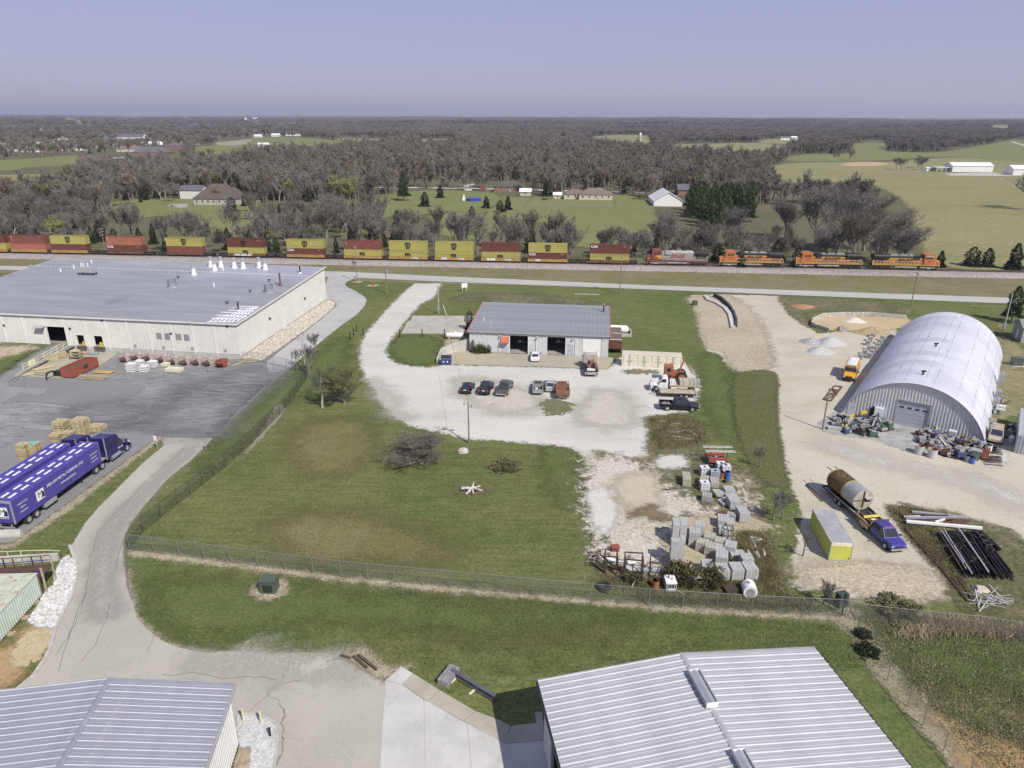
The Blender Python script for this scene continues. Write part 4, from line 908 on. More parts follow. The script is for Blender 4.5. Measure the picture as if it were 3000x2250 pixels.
# slopes run across (x); panels step along -y (towards the camera)
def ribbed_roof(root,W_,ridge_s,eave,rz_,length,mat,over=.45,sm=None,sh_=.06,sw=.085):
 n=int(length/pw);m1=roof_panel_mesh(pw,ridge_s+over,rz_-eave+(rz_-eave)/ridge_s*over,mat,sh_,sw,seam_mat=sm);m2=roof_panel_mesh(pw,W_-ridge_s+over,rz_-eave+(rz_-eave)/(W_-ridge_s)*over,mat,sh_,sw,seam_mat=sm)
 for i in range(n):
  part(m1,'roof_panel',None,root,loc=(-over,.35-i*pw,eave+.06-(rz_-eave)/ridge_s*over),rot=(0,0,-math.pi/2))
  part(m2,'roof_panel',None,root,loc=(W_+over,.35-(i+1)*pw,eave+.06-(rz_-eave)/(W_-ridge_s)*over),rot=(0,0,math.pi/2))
m_seam=M('sunlit_seam_steel',(.60,.60,.61),.4,var=.06);ribbed_roof(rb,BW,bs,BE,bz,BLn,m_rib,sm=m_seam)  # sun on the seams is painted in: seams brighter, flats darker
part(MB().prism([(bs-.2,bz+.09),(bs,bz+.14),(bs+.2,bz+.09),(bs,bz+.03)],-BLn,.36,'y'),'ridge_cap',m_rib,rb)
for sgn,s0,s1 in((1,-.45,bs),(-1,bs,BW+.45)):
 z0=BE-.02 if sgn==1 else bz;z1=bz if sgn==1 else BE-.02
 part(MB().rings([[(s0,.38,z0-.22),(s0,.44,z0-.22),(s0,.44,z0+.1),(s0,.38,z0+.1)],[(s1,.38,z1-.22),(s1,.44,z1-.22),(s1,.44,z1+.1),(s1,.38,z1+.1)]]),'rake_trim',m_steel,rb)
m_wr=M('white_ribbed_siding',(.68,.68,.66),.5,var=.05,scale=.5,dirt=(.5,.5,.46))
gable=lambda s:BE+(bz-BE)*(s/bs if s<bs else(BW-s)/(BW-bs))-.1
panel_wall(rb,(BW,0,0),math.pi,0,BW,0,lambda s:gable(BW-s),[],m_wr,.91,.3)
ldoor=[(10.5-7.2,10.5-3.2,0,4.4)]
panel_wall(rb,(0,0,0),-math.pi/2,0.11,BLn,0,BE-.12,[(3.6,8.4,0,4.6),(12,16.8,0,4.6)],m_wr,.91,.3,th=.12)if False else None
def side_wall(root,x,length,eave,mat,holes=(),right=False):
 if right:panel_wall(root,(x,-length,0),math.pi/2,0,length-.12,0,eave-.12,holes,mat,.91,.3)
 else:panel_wall(root,(x,-.12,0),-math.pi/2,0,length-.12,0,eave-.12,holes,mat,.91,.3)
side_wall(rb,0,BLn,BE,m_wr,[(2.6,7.2,0,4.6),(10,14.6,0,4.6)]);side_wall(rb,BW,BLn,BE,m_wr,right=True)
part(MB().box(.2,BW-.2,-BLn,-.2,.0,.06),'floor',m_floor,rb);part(MB().box(8,8.1,-BLn,-.2,.06,5.8),'inner_wall',m_trim,rb)
part(MB().box(-.58,-.44,-BLn,.36,BE-.2,BE-.03),'gutter',m_black,rb);part(MB().box(BW+.46,BW+.6,-BLn,.36,BE-.2,BE-.03),'gutter',m_black,rb)
for s_ in(2.6,7.2):part(MB().box(-.06,.14,-.12-s_-.08,-.12-s_+.08,0,4.6),'door_frame',m_trim,rb)
for i,((x0,y0),(x1,y1))in enumerate(((cD((22,615))[0],cD((128,800))[0]),(cD((300,1140))[0],cD((390,1300))[0]))):
 q0,q1=bF.at(x0,y0,bz+.3),bF.at(x1,y1,bz+.3)
 v=thing('ridge_vent',['long upper ridge vent on the ribbed hall roof','lower ridge vent at the bottom edge of the picture'][i],'ridge vent',bF.w(bs,(q0[1]+q1[1])/2,bz+.1),BRa);L_=abs(q1[1]-q0[1])/2+.2
 for x in(-.42,.34):part(MB().box(x,x+.08,-L_,L_,0,.42),'vent_side',m_steel,v)
 part(MB().prism([(-.3,.1),(-.3,.3),(0,.42),(.3,.3),(.3,.1)],-L_,L_,'y'),'vent_hood',m_steel,v)
 part(MB().box(-.42,.42,-L_-.05,-L_,0,.42),'vent_end',m_white,v);part(MB().box(-.42,.42,L_,L_+.05,0,.42),'vent_end',m_white,v)

 # ---- ribbed building, lower left
lA=P(700,2186);LE=5.55;LBa=math.radians(6.14);q_=P(683,2013,LE)
lW=31.0;lF=Frame(Vector((lA.x,lA.y,0))-Vector((math.cos(LBa),math.sin(LBa),0))*lW,LBa);ls,lz=lF.wall(316,2000)
lb_=thing('ribbed_warehouse','lilac-grey standing-seam warehouse roof in the lower left corner','warehouse',lF.o,LBa)
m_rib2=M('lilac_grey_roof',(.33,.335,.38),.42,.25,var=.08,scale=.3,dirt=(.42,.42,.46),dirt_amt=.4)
ribbed_roof(lb_,lW,ls,LE,lz,33.0,m_rib2,.3,M('sunlit_lilac_seam',(.56,.56,.6),.4,var=.06),.045,.05)  # paler seam colour stands in for sunlight catching the ribs
part(MB().prism([(ls-.2,lz+.09),(ls,lz+.13),(ls+.2,lz+.09),(ls,lz+.03)],-33,.36,'y'),'ridge_cap',m_rib2,lb_)
for s0,s1,z0,z1 in((-.3,ls,LE,lz),(ls,lW+.3,lz,LE)):
 part(MB().rings([[(s0,.38,z0-.22),(s0,.44,z0-.22),(s0,.44,z0+.1),(s0,.38,z0+.1)],[(s1,.38,z1-.22),(s1,.44,z1-.22),(s1,.44,z1+.1),(s1,.38,z1+.1)]]),'rake_trim',m_trim,lb_)
side_wall(lb_,lW,33.0,LE,m_wr,right=True);side_wall(lb_,0,33.0,LE,m_wr)
gl=lambda s:LE+(lz-LE)*(s/ls if s<ls else(lW-s)/(lW-ls))-.1
panel_wall(lb_,(lW,0,0),math.pi,0,lW,0,lambda s:gl(lW-s),[],m_wr,.91,.3)
part(MB().box(lW+.31,lW+.45,-33,.36,LE-.2,LE-.03),'gutter',m_trim,lb_);part(MB().box(lW-.01,lW+.06,-33,0.0,-.1,.28),'foundation',m_black,lb_)

# ==== RAILWAY AND TRAIN
m_rail=M('rail_steel',(.16,.12,.10),.5,.6);m_tie=M('railway_sleeper',(.14,.11,.09),.9,var=.3)
TZ=.85  # top of the ballast
track=struct(link('railway_track',None,None,tr(-120,0,TZ),(0,0,TANG)))
for y in(-.76,.76):part(MB().box(0,600,y-.04,y+.04,.12,.27),'rail',m_rail,track)
mb=MB()
for i in range(0,1000):mb.box(i*.6,i*.6+.24,-1.3,1.3,0,.14)
o=part(mb,'sleepers',m_tie,track);o['kind']='stuff'
RZ=TZ+.27
def track_s(px):
 q=P(px,747+(800-747)/2748*px);return(q-TA).dot(TDIR)
m_cy=M('container_yellow',(.37,.335,.10),.5,var=.06,scale=.8,dirt=(.34,.3,.12),dirt_amt=.35)
m_cr=M('container_dark_red',(.14,.05,.038),.55,var=.12,scale=.8,dirt=(.11,.035,.025),dirt_amt=.4)
m_cb=M('container_brick_red',(.19,.07,.052),.55,var=.12,scale=.8,dirt=(.2,.07,.05),dirt_amt=.4)
m_co=M('container_faded_orange',(.33,.13,.08),.6,var=.14,scale=.8,dirt=(.3,.11,.08),dirt_amt=.5)
m_cp=M('container_pale_red',(.36,.12,.09),.6,var=.14,scale=.8,dirt=(.27,.12,.1),dirt_amt=.5)
m_print_k=M('black_print',(.02,.02,.02),.6,var=.05);m_print_w=M('white_print',(.75,.75,.75),.6,var=.05);m_print_r=M('dark_red_print',(.28,.02,.02),.6,var=.05);m_print_y=M('yellow_print',(.75,.55,.05),.6,var=.05)
CL,CWD,CHT=12.19,2.44,2.72
CMESH={}
def container_mesh(mat):
 if mat.name in CMESH:return CMESH[mat.name]
 side=MB();n=42
 for sg in(-1,1):
  prof=[]
  for i in range(n):
   x=-CL/2+.14+i*(CL-.28)/n;w_=(CL-.28)/n;prof+=[(x,0),(x+w_*.3,0),(x+w_*.5,.05),(x+w_*.8,.05)]
  prof.append((CL/2-.14,0))
  for(x0,d0),(x1,d1)in zip(prof[:-1],prof[1:]):
   y0,y1=sg*(CWD/2-.06+d0-.01),sg*(CWD/2-.06+d1-.01)
   q=[(x0,y0,.12),(x1,y1,.12),(x1,y1,CHT-.1),(x0,y0,CHT-.1)];side.quad(*(q if sg<0 else q[::-1]))
 side.quad((CL/2-.05,-CWD/2+.1,.1),(CL/2-.05,CWD/2-.1,.1),(CL/2-.05,CWD/2-.1,CHT-.1),(CL/2-.05,-CWD/2+.1,CHT-.1))
 side.quad((-CL/2+.05,CWD/2-.1,.1),(-CL/2+.05,-CWD/2+.1,.1),(-CL/2+.05,-CWD/2+.1,CHT-.1),(-CL/2+.05,CWD/2-.1,CHT-.1))
 fr=MB()
 for x in(-1,1):
  for y in(-1,1):
   fr.box(*sorted((x*CL/2,x*(CL/2-.16))),*sorted((y*CWD/2,y*(CWD/2-.12))),0,CHT)
  fr.box(*sorted((x*CL/2,x*(CL/2-.14))),-CWD/2+.13,CWD/2-.13,CHT-.13,CHT-.01);fr.box(*sorted((x*CL/2,x*(CL/2-.14))),-CWD/2+.13,CWD/2-.13,0,.13)
 for y in(-1,1):
  fr.box(-CL/2+.17,CL/2-.17,*sorted((y*CWD/2,y*(CWD/2-.1))),CHT-.11,CHT);fr.box(-CL/2+.17,CL/2-.17,*sorted((y*CWD/2,y*(CWD/2-.1))),0,.14)
 rf=MB()
 for i in range(36):
  x=-CL/2+.2+i*(CL-.4)/36;w_=(CL-.4)/36
  rf.rings([[(x,-CWD/2+.11,CHT-.09),(x,CWD/2-.11,CHT-.09)],[(x+w_*.45,-CWD/2+.11,CHT-.09),(x+w_*.45,CWD/2-.11,CHT-.09)],[(x+w_*.55,-CWD/2+.11,CHT-.03),(x+w_*.55,CWD/2-.11,CHT-.03)],[(x+w_,-CWD/2+.11,CHT-.03),(x+w_,CWD/2-.11,CHT-.03)]],0,False,False,False)
 dr=MB()
 for y0,y1 in((-1.1,-.03),(.03,1.1)):
  dr.box(-CL/2-.03,-CL/2+.045,y0,y1,.15,CHT-.15)
  for k in(.3,.7):yy=y0+(y1-y0)*k;dr.cyl((-CL/2-.06,yy,.1),(-CL/2-.06,yy,CHT-.1),.03,n=5)
 CMESH[mat.name]=(side.mesh('corrugated_side',mat),fr.mesh('frame',mat),rf.mesh('roof',mat),dr.mesh('door',mat));return CMESH[mat.name]
def container(name,label,cat,loc,rz,mat,logo=None,group=None,sides=(-1,)):
 t=thing(name,label,cat,loc,rz,group);a,b_,c_,d_=container_mesh(mat)
 part(a,'corrugated_side',None,t);part(b_,'frame',None,t);part(c_,'roof',None,t);part(d_,'door',None,t)
 for sd in sides:
  y=sd*(CWD/2+.012)
  if logo=='msc':
   lettering('m',2.3,m_print_k,t,(0,y,1.95),sd,.045,name='logo');lettering('sc',1.5,m_print_k,t,(0,y,.85),sd,.045,name='logo')
  elif logo=='m':lettering('m',2.3,m_print_k,t,(-.2,y,1.35),sd,.05,name='logo')
  elif logo=='msc_black':lettering('m',2.2,m_print_k,t,(-.6,y,1.75),sd,.045,name='logo');lettering('sc',1.4,m_print_k,t,(-.6,y,.95),sd,.045,name='logo')
  elif logo=='CAI':lettering('CAI',1.0,m_print_w,t,(-4.9,y,2.15),sd,.03,sx=1.3,name='logo')
  elif logo=='strip':
   for k in range(3):lettering('m s c'[k*2],.5,m_print_w,t,(-5.3,y,2.2-.42*k),sd,.02,name='logo')
  if logo:lettering('22 G1',.26,m_print_w if mat is not m_cy else m_print_k,t,(4.6,y,2.25),sd,.01);
 return t
 # the left end of each stack, the top box, the box below, the paint on the well car
STK=[(-73,37,(m_cr,'strip','dark red'),(m_cy,'m','yellow')),(43,151,(m_cb,'strip','brick red'),(m_cp,None,'faded pink-red')),(160,271,(m_cy,'msc','yellow'),(m_cr,None,'dark red')),(322,432,(m_co,'strip','faded orange'),(m_cr,'CAI','dark red')),(497,605,(m_cy,'msc','yellow'),(m_cb,None,'brick red')),(675,782,(m_cr,'msc_black','dark red'),(m_cy,'m','yellow')),(846,957,(m_cy,'msc','yellow'),(m_cr,'CAI','dark red')),(1013,1123,(m_cb,'strip','brick red'),(m_cy,'m','yellow')),(1144,1255,(m_cy,'msc','yellow'),(m_cy,'m','yellow')),(1278,1388,(m_cy,'msc','yellow'),(m_cy,'m','yellow')),(1414,1523,(m_cr,None,'dark red'),(m_cy,'m','yellow')),(1549,1660,(m_cy,'msc','yellow'),(m_cr,'CAI','dark red')),(1728,1840,(m_cr,'CAI','dark red'),(m_cy,'m','yellow'))]
ORD=['first stack from the left edge','second stack from the left','third stack from the left','fourth stack from the left','fifth stack from the left','sixth stack from the left','seventh stack, above the factory roof corner','sixth stack from the locomotives','fifth stack from the locomotives','fourth stack from the locomotives','third stack from the locomotives','second stack from the locomotives','stack next to the grey and red locomotive']
m_well=M('well_car_yellow',(.40,.26,.09),.6,var=.15,scale=1,dirt=(.2,.12,.06),dirt_amt=.7);m_welld=M('well_car_brown',(.13,.07,.05),.8,var=.3,scale=1);m_undr=M('undercarriage_grime',(.055,.05,.045),.9,var=.3)
def wheelset(parent,x,z=.46,r=.46,name='wheel'):
 for y in(-.76,.76):part(MB().cyl((x,y-.07,z),(x,y+.07,z),r,r,14),name,m_undr,parent)
def bogie(parent,x,axles,fl=2.2):
 b=MB()
 for y in(-1.0,1.0):b.box(x-fl/2,x+fl/2,y-.09,y+.09,.42,.72);b.box(x-.3,x+.3,y-.12,y+.12,.3,.9)
 b.box(x-.25,x+.25,-1.1,1.1,.55,.8);bg_=part(b,'bogie',m_undr,parent)
 for a in axles:wheelset(bg_,x+a)
ss=[(track_s(a),track_s(b_))for a,b_,*_ in STK]
for i,((a,b_,top,bot),(s0,s1))in enumerate(zip(STK,ss)):
 c_=(s0+s1)/2;loc=tr(c_,0,RZ);L_=CL+.5
 wm=m_well if i not in(3,4,5,12)else m_welld
 w_=thing('well_car',('dark brown' if wm is m_welld else 'yellow')+' low well wagon under the '+ORD[i],'rail wagon',loc,TANG,'well wagons of the freight train')
 sl_=MB()
 for y in(-1,1):
  ys=sorted((y*1.28,y*1.42));sl_.box(-L_/2,L_/2,*ys,.32,1.12);sl_.box(-L_/2,L_/2,*sorted((y*1.2,y*1.46)),1.1,1.2)
  for k in range(13):x=-L_/2+.1+k*(L_-.2)/12;sl_.box(x-.05,x+.05,*sorted((y*1.42,y*1.47)),.34,1.1)
 part(sl_,'side_sill',wm,w_);part(MB().box(-L_/2,L_/2,-1.26,1.26,.3,.42),'well_floor',wm,w_)
 gl_=(s0-ss[i-1][1])if i else 2.5;gr_=(ss[i+1][0]-s1)if i<len(ss)-1 else track_s(1885)-s1
 for sg,g in((-1,gl_),(1,gr_)):
  e_=min(g/2-.15,3.4);x0,x1=sorted((sg*L_/2,sg*(L_/2+e_)))
  pm=MB();pm.box(x0,x1,-1.0,1.0,.95,1.12);pm.box(x0,x1,-.25,.25,.6,.95)
  if g>4:pm.bar((sg*(L_/2+e_-.1),-1.1,1.1),(sg*(L_/2+e_-.1),-1.1,2.0),.06);pm.bar((sg*(L_/2+e_-.1),-1.1,2.0),(sg*(L_/2+e_-.1),1.1,2.0),.06)
  part(pm,'end_platform',m_undr,w_)
  if g>4:bogie(w_,sg*(L_/2+e_*.55),(-.85,.85));part(MB().box(*sorted((sg*(L_/2+e_),sg*(L_/2+g/2-.02))),-.15,.15,.7,.95),'coupler',m_undr,w_)
  elif sg>0:bogie(w_,sg*(L_/2+g/2),(-.85,.85))
 if i in(8,9,10):lettering('TTX',.7,m_print_w,w_,(2.2,-1.485,.72),-1,.05,.2,1.5)
 if i in(5,10,11,9):lettering({5:'WK-SXL-ET',10:'SMER',11:'YO',9:'ESK'}[i],.85,m_print_w,w_,(-3.2 if i!=5 else-1,-1.485,.74),-1,.06,.25,1.4,name='graffiti')
 z0=RZ+.43
 container('shipping_container',f'{bot[2]} shipping container in the lower row, {ORD[i]}','container',(loc.x,loc.y,z0),TANG,bot[0],bot[1],'double-stacked containers on the train')
 container('shipping_container',f'{top[2]} shipping container on top, {ORD[i]}','container',(loc.x,loc.y,z0+CHT+.02),TANG,top[0],top[1],'double-stacked containers on the train')

 # ---- locomotives
m_lor=M('locomotive_orange',(.43,.15,.05),.45,var=.08,scale=.6,dirt=(.38,.13,.04),dirt_amt=.4);m_lyl=M('locomotive_yellow',(.5,.32,.06),.45,var=.1);m_lbk=M('locomotive_black',(.022,.022,.024),.5,var=.3,dirt=(.08,.075,.07),dirt_amt=.3)
m_lsv=M('locomotive_silver',(.38,.37,.33),.5,.15,var=.12,scale=.6,dirt=(.28,.25,.21),dirt_amt=.6);m_lrd=M('locomotive_red',(.21,.06,.052),.5,var=.12,dirt=(.28,.08,.06),dirt_amt=.5);m_tank=M('fuel_tank_grey',(.35,.34,.31),.6,var=.15,dirt=(.2,.18,.16),dirt_amt=.5)
def loco(px0,px1,label,right,style,num):
 s0,s1=track_s(px0),track_s(px1);c_=(s0+s1)/2;k=(s1-s0)/22.3
 t=thing('locomotive',label,'locomotive',tr(c_,0,RZ),TANG+(0 if right else math.pi),'locomotives hauling the container train');t.scale=(k,1,1)
 near=-1 if right else 1;sil=style=='silver'
 body,cabm,roofm=(m_lsv,m_lrd,m_lbk)if sil else(m_lor,m_lor,m_lbk)
 part(MB().box(-10.6,10.6,-1.5,1.5,1.25,1.5),'walkway',m_lrd if sil else m_lbk,t)
 part(MB().box(-10.4,10.4,-1.35,1.35,1.02,1.25),'underframe',m_lsv if sil else m_lbk,t)
 st=MB()
 for sg in(-1,1):st.box(-10.5,10.5,*sorted((sg*1.5,sg*1.53)),1.28,1.5)
 part(st,'sill_stripe',m_lrd if sil else m_lyl,t)
 # long hood
 hz=3.95
 if sil:
  part(MB().box(-10.2,5.4,-.95,.95,1.5,hz),'hood',body,t)
 else:
  part(MB().box(-10.2,5.4,-.95,.95,1.5,1.85),'hood_stripe',m_lyl,t);part(MB().box(-10.2,5.4,-.96,.96,1.85,3.05),'hood',body,t)
  part(MB().box(-6,5.4,-.95,.95,3.05,3.4),'hood_stripe',m_lyl,t);part(MB().box(-10.2,5.4,-.94,.94,3.05 if False else 3.4,hz),'hood_top',m_lbk,t);part(MB().box(-10.2,-6,-.95,.95,3.05,3.4),'hood',body,t)
 hd=MB()
 for i in range(14):
  x=-5.6+i*.78
  for sg in(-1,1):hd.box(x,x+.04,*sorted((sg*.955,sg*.985)),1.7,3.1)
 part(hd,'hood_doors',m_lbk if not sil else m_tank,t)['kind']='stuff'
 part(MB().prism([(-1.5,3.35),(-1.5,4.0),(-1.2,4.35),(1.2,4.35),(1.5,4.0),(1.5,3.35),(.95,3.0),(-.95,3.0)],-10.3,-5.4 if not sil else-5.8,'x'),'radiator',m_lbk,t)
 part(MB().prism([(-.95,hz),(-.75,hz+.3),(.75,hz+.3),(.95,hz)],-5.3,3.5,'x'),'roof_hatch',m_lbk if not sil else m_lsv,t)
 for x0,x1 in((-4.8,-2.6),(-1.8,.2),(1.0,2.2)):part(MB().box(x0,x1,-.7,.7,hz+.3,hz+.42),'roof_fan',m_trim,t)
 part(MB().box(2.4,4.2,-1.25,1.25,3.2,hz+.25),'blower_box',m_lbk if not sil else m_lsv,t)
 gm=MB()
 for i in range(5 if not sil else 6):
  for sg in(-1,1):gm.box(-9.7+i*.62,-9.3+i*.62,*sorted((sg*.965,sg*.99)),1.95,2.95)
 part(gm,'air_intake',m_dark,t)
 # cab and nose
 part(MB().prism([(5.4,1.5),(5.4,4.5),(5.8,4.7),(8.1,4.7),(8.7,4.35),(8.75,3.0),(8.75,1.5)],-1.5,1.5,'y'),'cab',cabm,t)
 part(MB().rings([[(8.75,y,z)for y,z in((-1.25,1.5),(1.25,1.5),(1.25,2.9),(.9,3.2),(-.9,3.2),(-1.25,2.9))],[(10.4,y,z)for y,z in((-1.1,1.5),(1.1,1.5),(1.1,2.5),(.8,2.75),(-.8,2.75),(-1.1,2.5))]]),'nose',cabm,t)
 for sg in(-1,1):
  for x0,x1 in((5.9,6.6),(6.75,7.3),(7.45,8.0)):part(MB().box(x0,x1,*sorted((sg*1.5,sg*1.515)),3.25,3.95),'window',m_glass,t)
 for y in(-.75,.75):part(MB().quad((8.73,y-.5,3.45),(8.73,y+.5,3.45),(8.73,y+.5,4.15),(8.73,y-.5,4.15)),'windscreen',m_glass,t,loc=(.04,0,0))
 if right:part(MB().box(5.9,8.0,near*1.52-.25,near*1.52,3.98,4.05),'sun_visor',m_white,t)
 part(MB().box(10.38,10.6,-1.3,1.3,.45,1.5),'pilot',m_lbk if not sil else m_lrd,t)
 part(MB().prism([(-.9,.45),(-1.3,.6),(-1.3,1.1),(1.3,1.1),(1.3,.6),(.9,.45)],-3.3,3.4,'x'),'fuel_tank',m_tank,t)
 for x in(-7.2,7.2):
  b=MB()
  for y in(-1.05,1.05):b.box(x-2.7,x+2.7,y-.1,y+.1,.5,.95);b.box(x-.5,x+.5,y-.16,y+.16,.3,.75)
  bb=part(b,'bogie',m_tank if x>0 else m_undr,t)
  for a in(-2.0,0,2.0):wheelset(bb,x+a,.5,.5)
 for sg in(-1,1):
  hr=MB()
  for i in range(15):x=-10.3+i*1.08;hr.bar((x,sg*1.47,1.5),(x,sg*1.47,2.5),.04)
  hr.bar((-10.3,sg*1.47,2.5),(4.9,sg*1.47,2.5),.04)
  for x in(-10.5,10.3,8.9):hr.bar((x,sg*1.4,.5),(x,sg*1.4,2.55),.06)
  part(hr,'handrail',m_print_w if not sil else m_lbk,t)
  stp=MB()
  for x in(-10.45,9.6):
   for z in(.5,.8,1.1):stp.box(x-.3,x+.3,*sorted((sg*1.2,sg*1.5)),z-.04,z)
  part(stp,'step',m_lbk,t)
 for sd in(near,-near):
  fwd=1 if sd==-1 else-1
  if sil:
   lettering('BNSF',1.6,m_print_r,t,(-.3,sd*.99,2.75),sd,.01,0,1.35);lettering(num,.5,m_print_y,t,(7.0,sd*1.52,2.75),sd,.03)
   part(MB().box(5.5,6.8,*sorted((sd*1.505,sd*1.52)),2.0,3.1),'cab_panel',m_lyl,t);part(MB().box(8.8,10.3,*sorted((sd*1.27,sd*1.275)),1.9,2.2),'nose_stripe',m_lyl,t)
  else:
   lettering('BNSF',1.25,m_print_k,t,(-.6,sd*1.0,2.75),sd,.03,.45,1.75)
   part(MB().box(-3.4,2.2,*sorted((sd*.99,sd*1.0)),2.18,2.25),'underline',m_print_k,t);lettering(num,.42,m_print_k,t,(7.0,sd*1.52,2.6),sd,.02)
 return t
loco(1885,2077,'grey and red locomotive with red nose, rearmost of the four',False,'silver','4707')
loco(2097,2293,'orange and black locomotive coupled ahead of the grey one',False,'orange','6171')
loco(2318,2522,'faded orange locomotive, third in line with flat radiator grilles',False,'orange','9215')
loco(2540,2748,'bright orange lead locomotive facing right with white visor',True,'orange','6552')

# ==== TREES AND WOODS
m_bark=M('grey_bark',(.20,.185,.165),.95,var=.3,scale=.5);m_barkp=M('pale_bark',(.38,.36,.32),.95,var=.25,scale=.5)
m_twig=M('bare_twigs',(.168,.158,.148),.95,var=.3,scale=.25,each=.32);m_twigb=M('brown_twigs',(.178,.158,.135),.95,var=.3,scale=.25,each=.32)
m_bud=M('spring_buds',(.22,.24,.07),.9,var=.3,scale=.5);m_cedar=M('cedar_green',(.033,.046,.022),.9,var=.45,scale=.6);m_pine=M('pine_green',(.065,.10,.032),.9,var=.4,scale=.6)
m_hedge=M('shrub_green',(.085,.095,.03),.9,var=.4,scale=2.0)
def bare_tree(rng,H=12,spread=.55,limbs=9,twigw=.045,dense=1.0,levels=4,fork=.3,lean=0.0):
 """returns (trunk MB, twig vertices, twig faces): a tapered trunk that forks into limbs, branches and many fine twigs"""
 tb=MB();tv,tf=[],[]
 def sliver(a,b,w0,w1):
  d=(b-a);s_=d.cross(Vector((rng.uniform(-1,1),rng.uniform(-1,1),rng.uniform(-.4,.4))));
  if s_.length<1e-6:return
  s_.normalize();o=len(tv)
  if w1<.4*w0:tv.extend([a+s_*w0,a-s_*w0,b]);tf.append((o,o+1,o+2))
  else:tv.extend([a+s_*w0,a-s_*w0,b-s_*w1,b+s_*w1]);tf.append((o,o+1,o+2));tf.append((o,o+2,o+3))
 def grow(p,d,L,r,lev):
  n=3 if lev<2 else 2;pts=[p];q=p.copy();dd=d.copy()
  for i in range(n):
   dd=(dd+Vector((rng.uniform(-.22,.22),rng.uniform(-.22,.22),rng.uniform(-.02,.22)))).normalized();q=q+dd*(L/n);pts.append(q.copy())
  for i in range(n):
   ra,rb_=r*(1-.75*i/n),r*(1-.75*(i+1)/n)
   if lev<=1:tb.cyl(pts[i],pts[i+1],ra,rb_,5 if lev==0 else 4,caps=False)
   else:sliver(pts[i],pts[i+1],max(ra,twigw*.8),max(rb_,twigw*.7))
  if lev>=levels:
   return
  k=int({0:limbs,1:6,2:5,3:5,4:4}[lev]*(dense if lev>=2 else 1)+.5)
  for j in range(k):
   t=rng.uniform(.25 if lev else fork,1.0)if j<k-1 else 1.0;i=min(n-1,int(t*n));base=pts[i].lerp(pts[i+1],t*n-i)
   a=rng.uniform(0,2*math.pi);out=Vector((math.cos(a),math.sin(a),0));up=rng.uniform(.35,1.1)*(1.0 if lev else 1.0)
   nd=(dd*(.5 if lev else .15)+out*spread*(1.35 if lev==0 else 1.2)+Vector((0,0,up*(.8 if lev<2 else .5)))).normalized()
   l_=L*({0:.62,1:.55,2:.52,3:.55,4:.6}[lev])*(1.15-.45*t if lev==0 else 1.0)*rng.uniform(.75,1.2)
   if lev>=levels-1:
    e_=base+nd*l_;sliver(base,e_,twigw,twigw*.2)
    for _ in range(3):
     b2=base.lerp(e_,rng.uniform(.2,.9));n2=(nd+Vector((rng.uniform(-.9,.9),rng.uniform(-.9,.9),rng.uniform(-.3,.8)))).normalized();sliver(b2,b2+n2*l_*rng.uniform(.35,.7),twigw*.7,0)
   else:grow(base,nd,l_,r*(.42 if lev==0 else .5),lev+1)
 tl=H*.62;grow(Vector((0,0,-.1)),Vector((lean,0,1)).normalized(),tl,H*.022+.06,0)
 return tb,tv,tf
def tris_mesh(name,tv,tf,mat):return arrays_mesh(name,np.array([tuple(q)for q in tv]),np.array(tf),mat)
def conifer(rng,H=8,R=2.2,n=1500,col=None,base=.05,shape=1.0,leaf=.42):
 """trunk and a ragged crown of many small needle sprays, thicker outside"""
 tb=MB().cyl((0,0,-.1),(0,0,H*.9),.16*H/8+.04,.03,6)
 r_=rng;V,F=[],[]
 for i in range(n):
  t=r_.random()**1.35;z=base*H+t*H*(1-base);rad=R*((1-t)**shape*(.75+.25*math.sin(7*t+3))+.06);a=r_.uniform(0,2*math.pi)
  lob=1+.28*math.sin(3*a+5*t*H*.4)+.12*math.sin(7*a+9*t)
  q=rad*lob*(1-.55*r_.random()**2.2);c_=Vector((q*math.cos(a),q*math.sin(a),z));s_=leaf*r_.uniform(.6,1.3)*(1-.4*t)
  d=Vector((math.cos(a)+r_.uniform(-.5,.5),math.sin(a)+r_.uniform(-.5,.5),r_.uniform(-.3,.8))).normalized();u=d.cross(Vector((r_.uniform(-1,1),r_.uniform(-1,1),r_.uniform(-1,1)))).normalized()
  o=len(V);V+=[c_-u*s_*.45,c_+u*s_*.45,c_+d*s_*1.2];F.append((o,o+1,o+2))
 return tb,V,F
def shrub(rng,R,Hh,n,leaf=.16):
 V,F=[],[]
 for i in range(n):
  u=Vector((rng.gauss(0,1),rng.gauss(0,1),abs(rng.gauss(0,.9)))).normalized();lob=1+.22*math.sin(5*math.atan2(u.y,u.x)+4*u.z)+.15*math.sin(9*u.x+3)
  k=(1-.45*rng.random()**2)*lob;c_=Vector((u.x*R*k,u.y*R*k,.05+u.z*Hh*k));s_=leaf*rng.uniform(.6,1.4)
  d=(u+Vector((rng.uniform(-.8,.8),rng.uniform(-.8,.8),rng.uniform(-.2,.9)))).normalized();w=d.cross(Vector((rng.uniform(-1,1),rng.uniform(-1,1),rng.uniform(-1,1)))).normalized()
  o=len(V);V+=[c_-w*s_*.5,c_+w*s_*.5,c_+d*s_*1.1];F.append((o,o+1,o+2))
 return V,F
def add_leaves(rng,tv,n,s,mat_h):
 V,F=[],[]
 for i in range(n):
  c_=Vector(rng.choice(tv))+Vector((rng.uniform(-.3,.3),rng.uniform(-.3,.3),rng.uniform(-.2,.3)));d=Vector((rng.uniform(-1,1),rng.uniform(-1,1),rng.uniform(-.5,1))).normalized();w=d.orthogonal().normalized()
  o=len(V);V+=[c_-w*s*.5,c_+w*s*.5,c_+d*s];F.append((o,o+1,o+2))
 return V,F

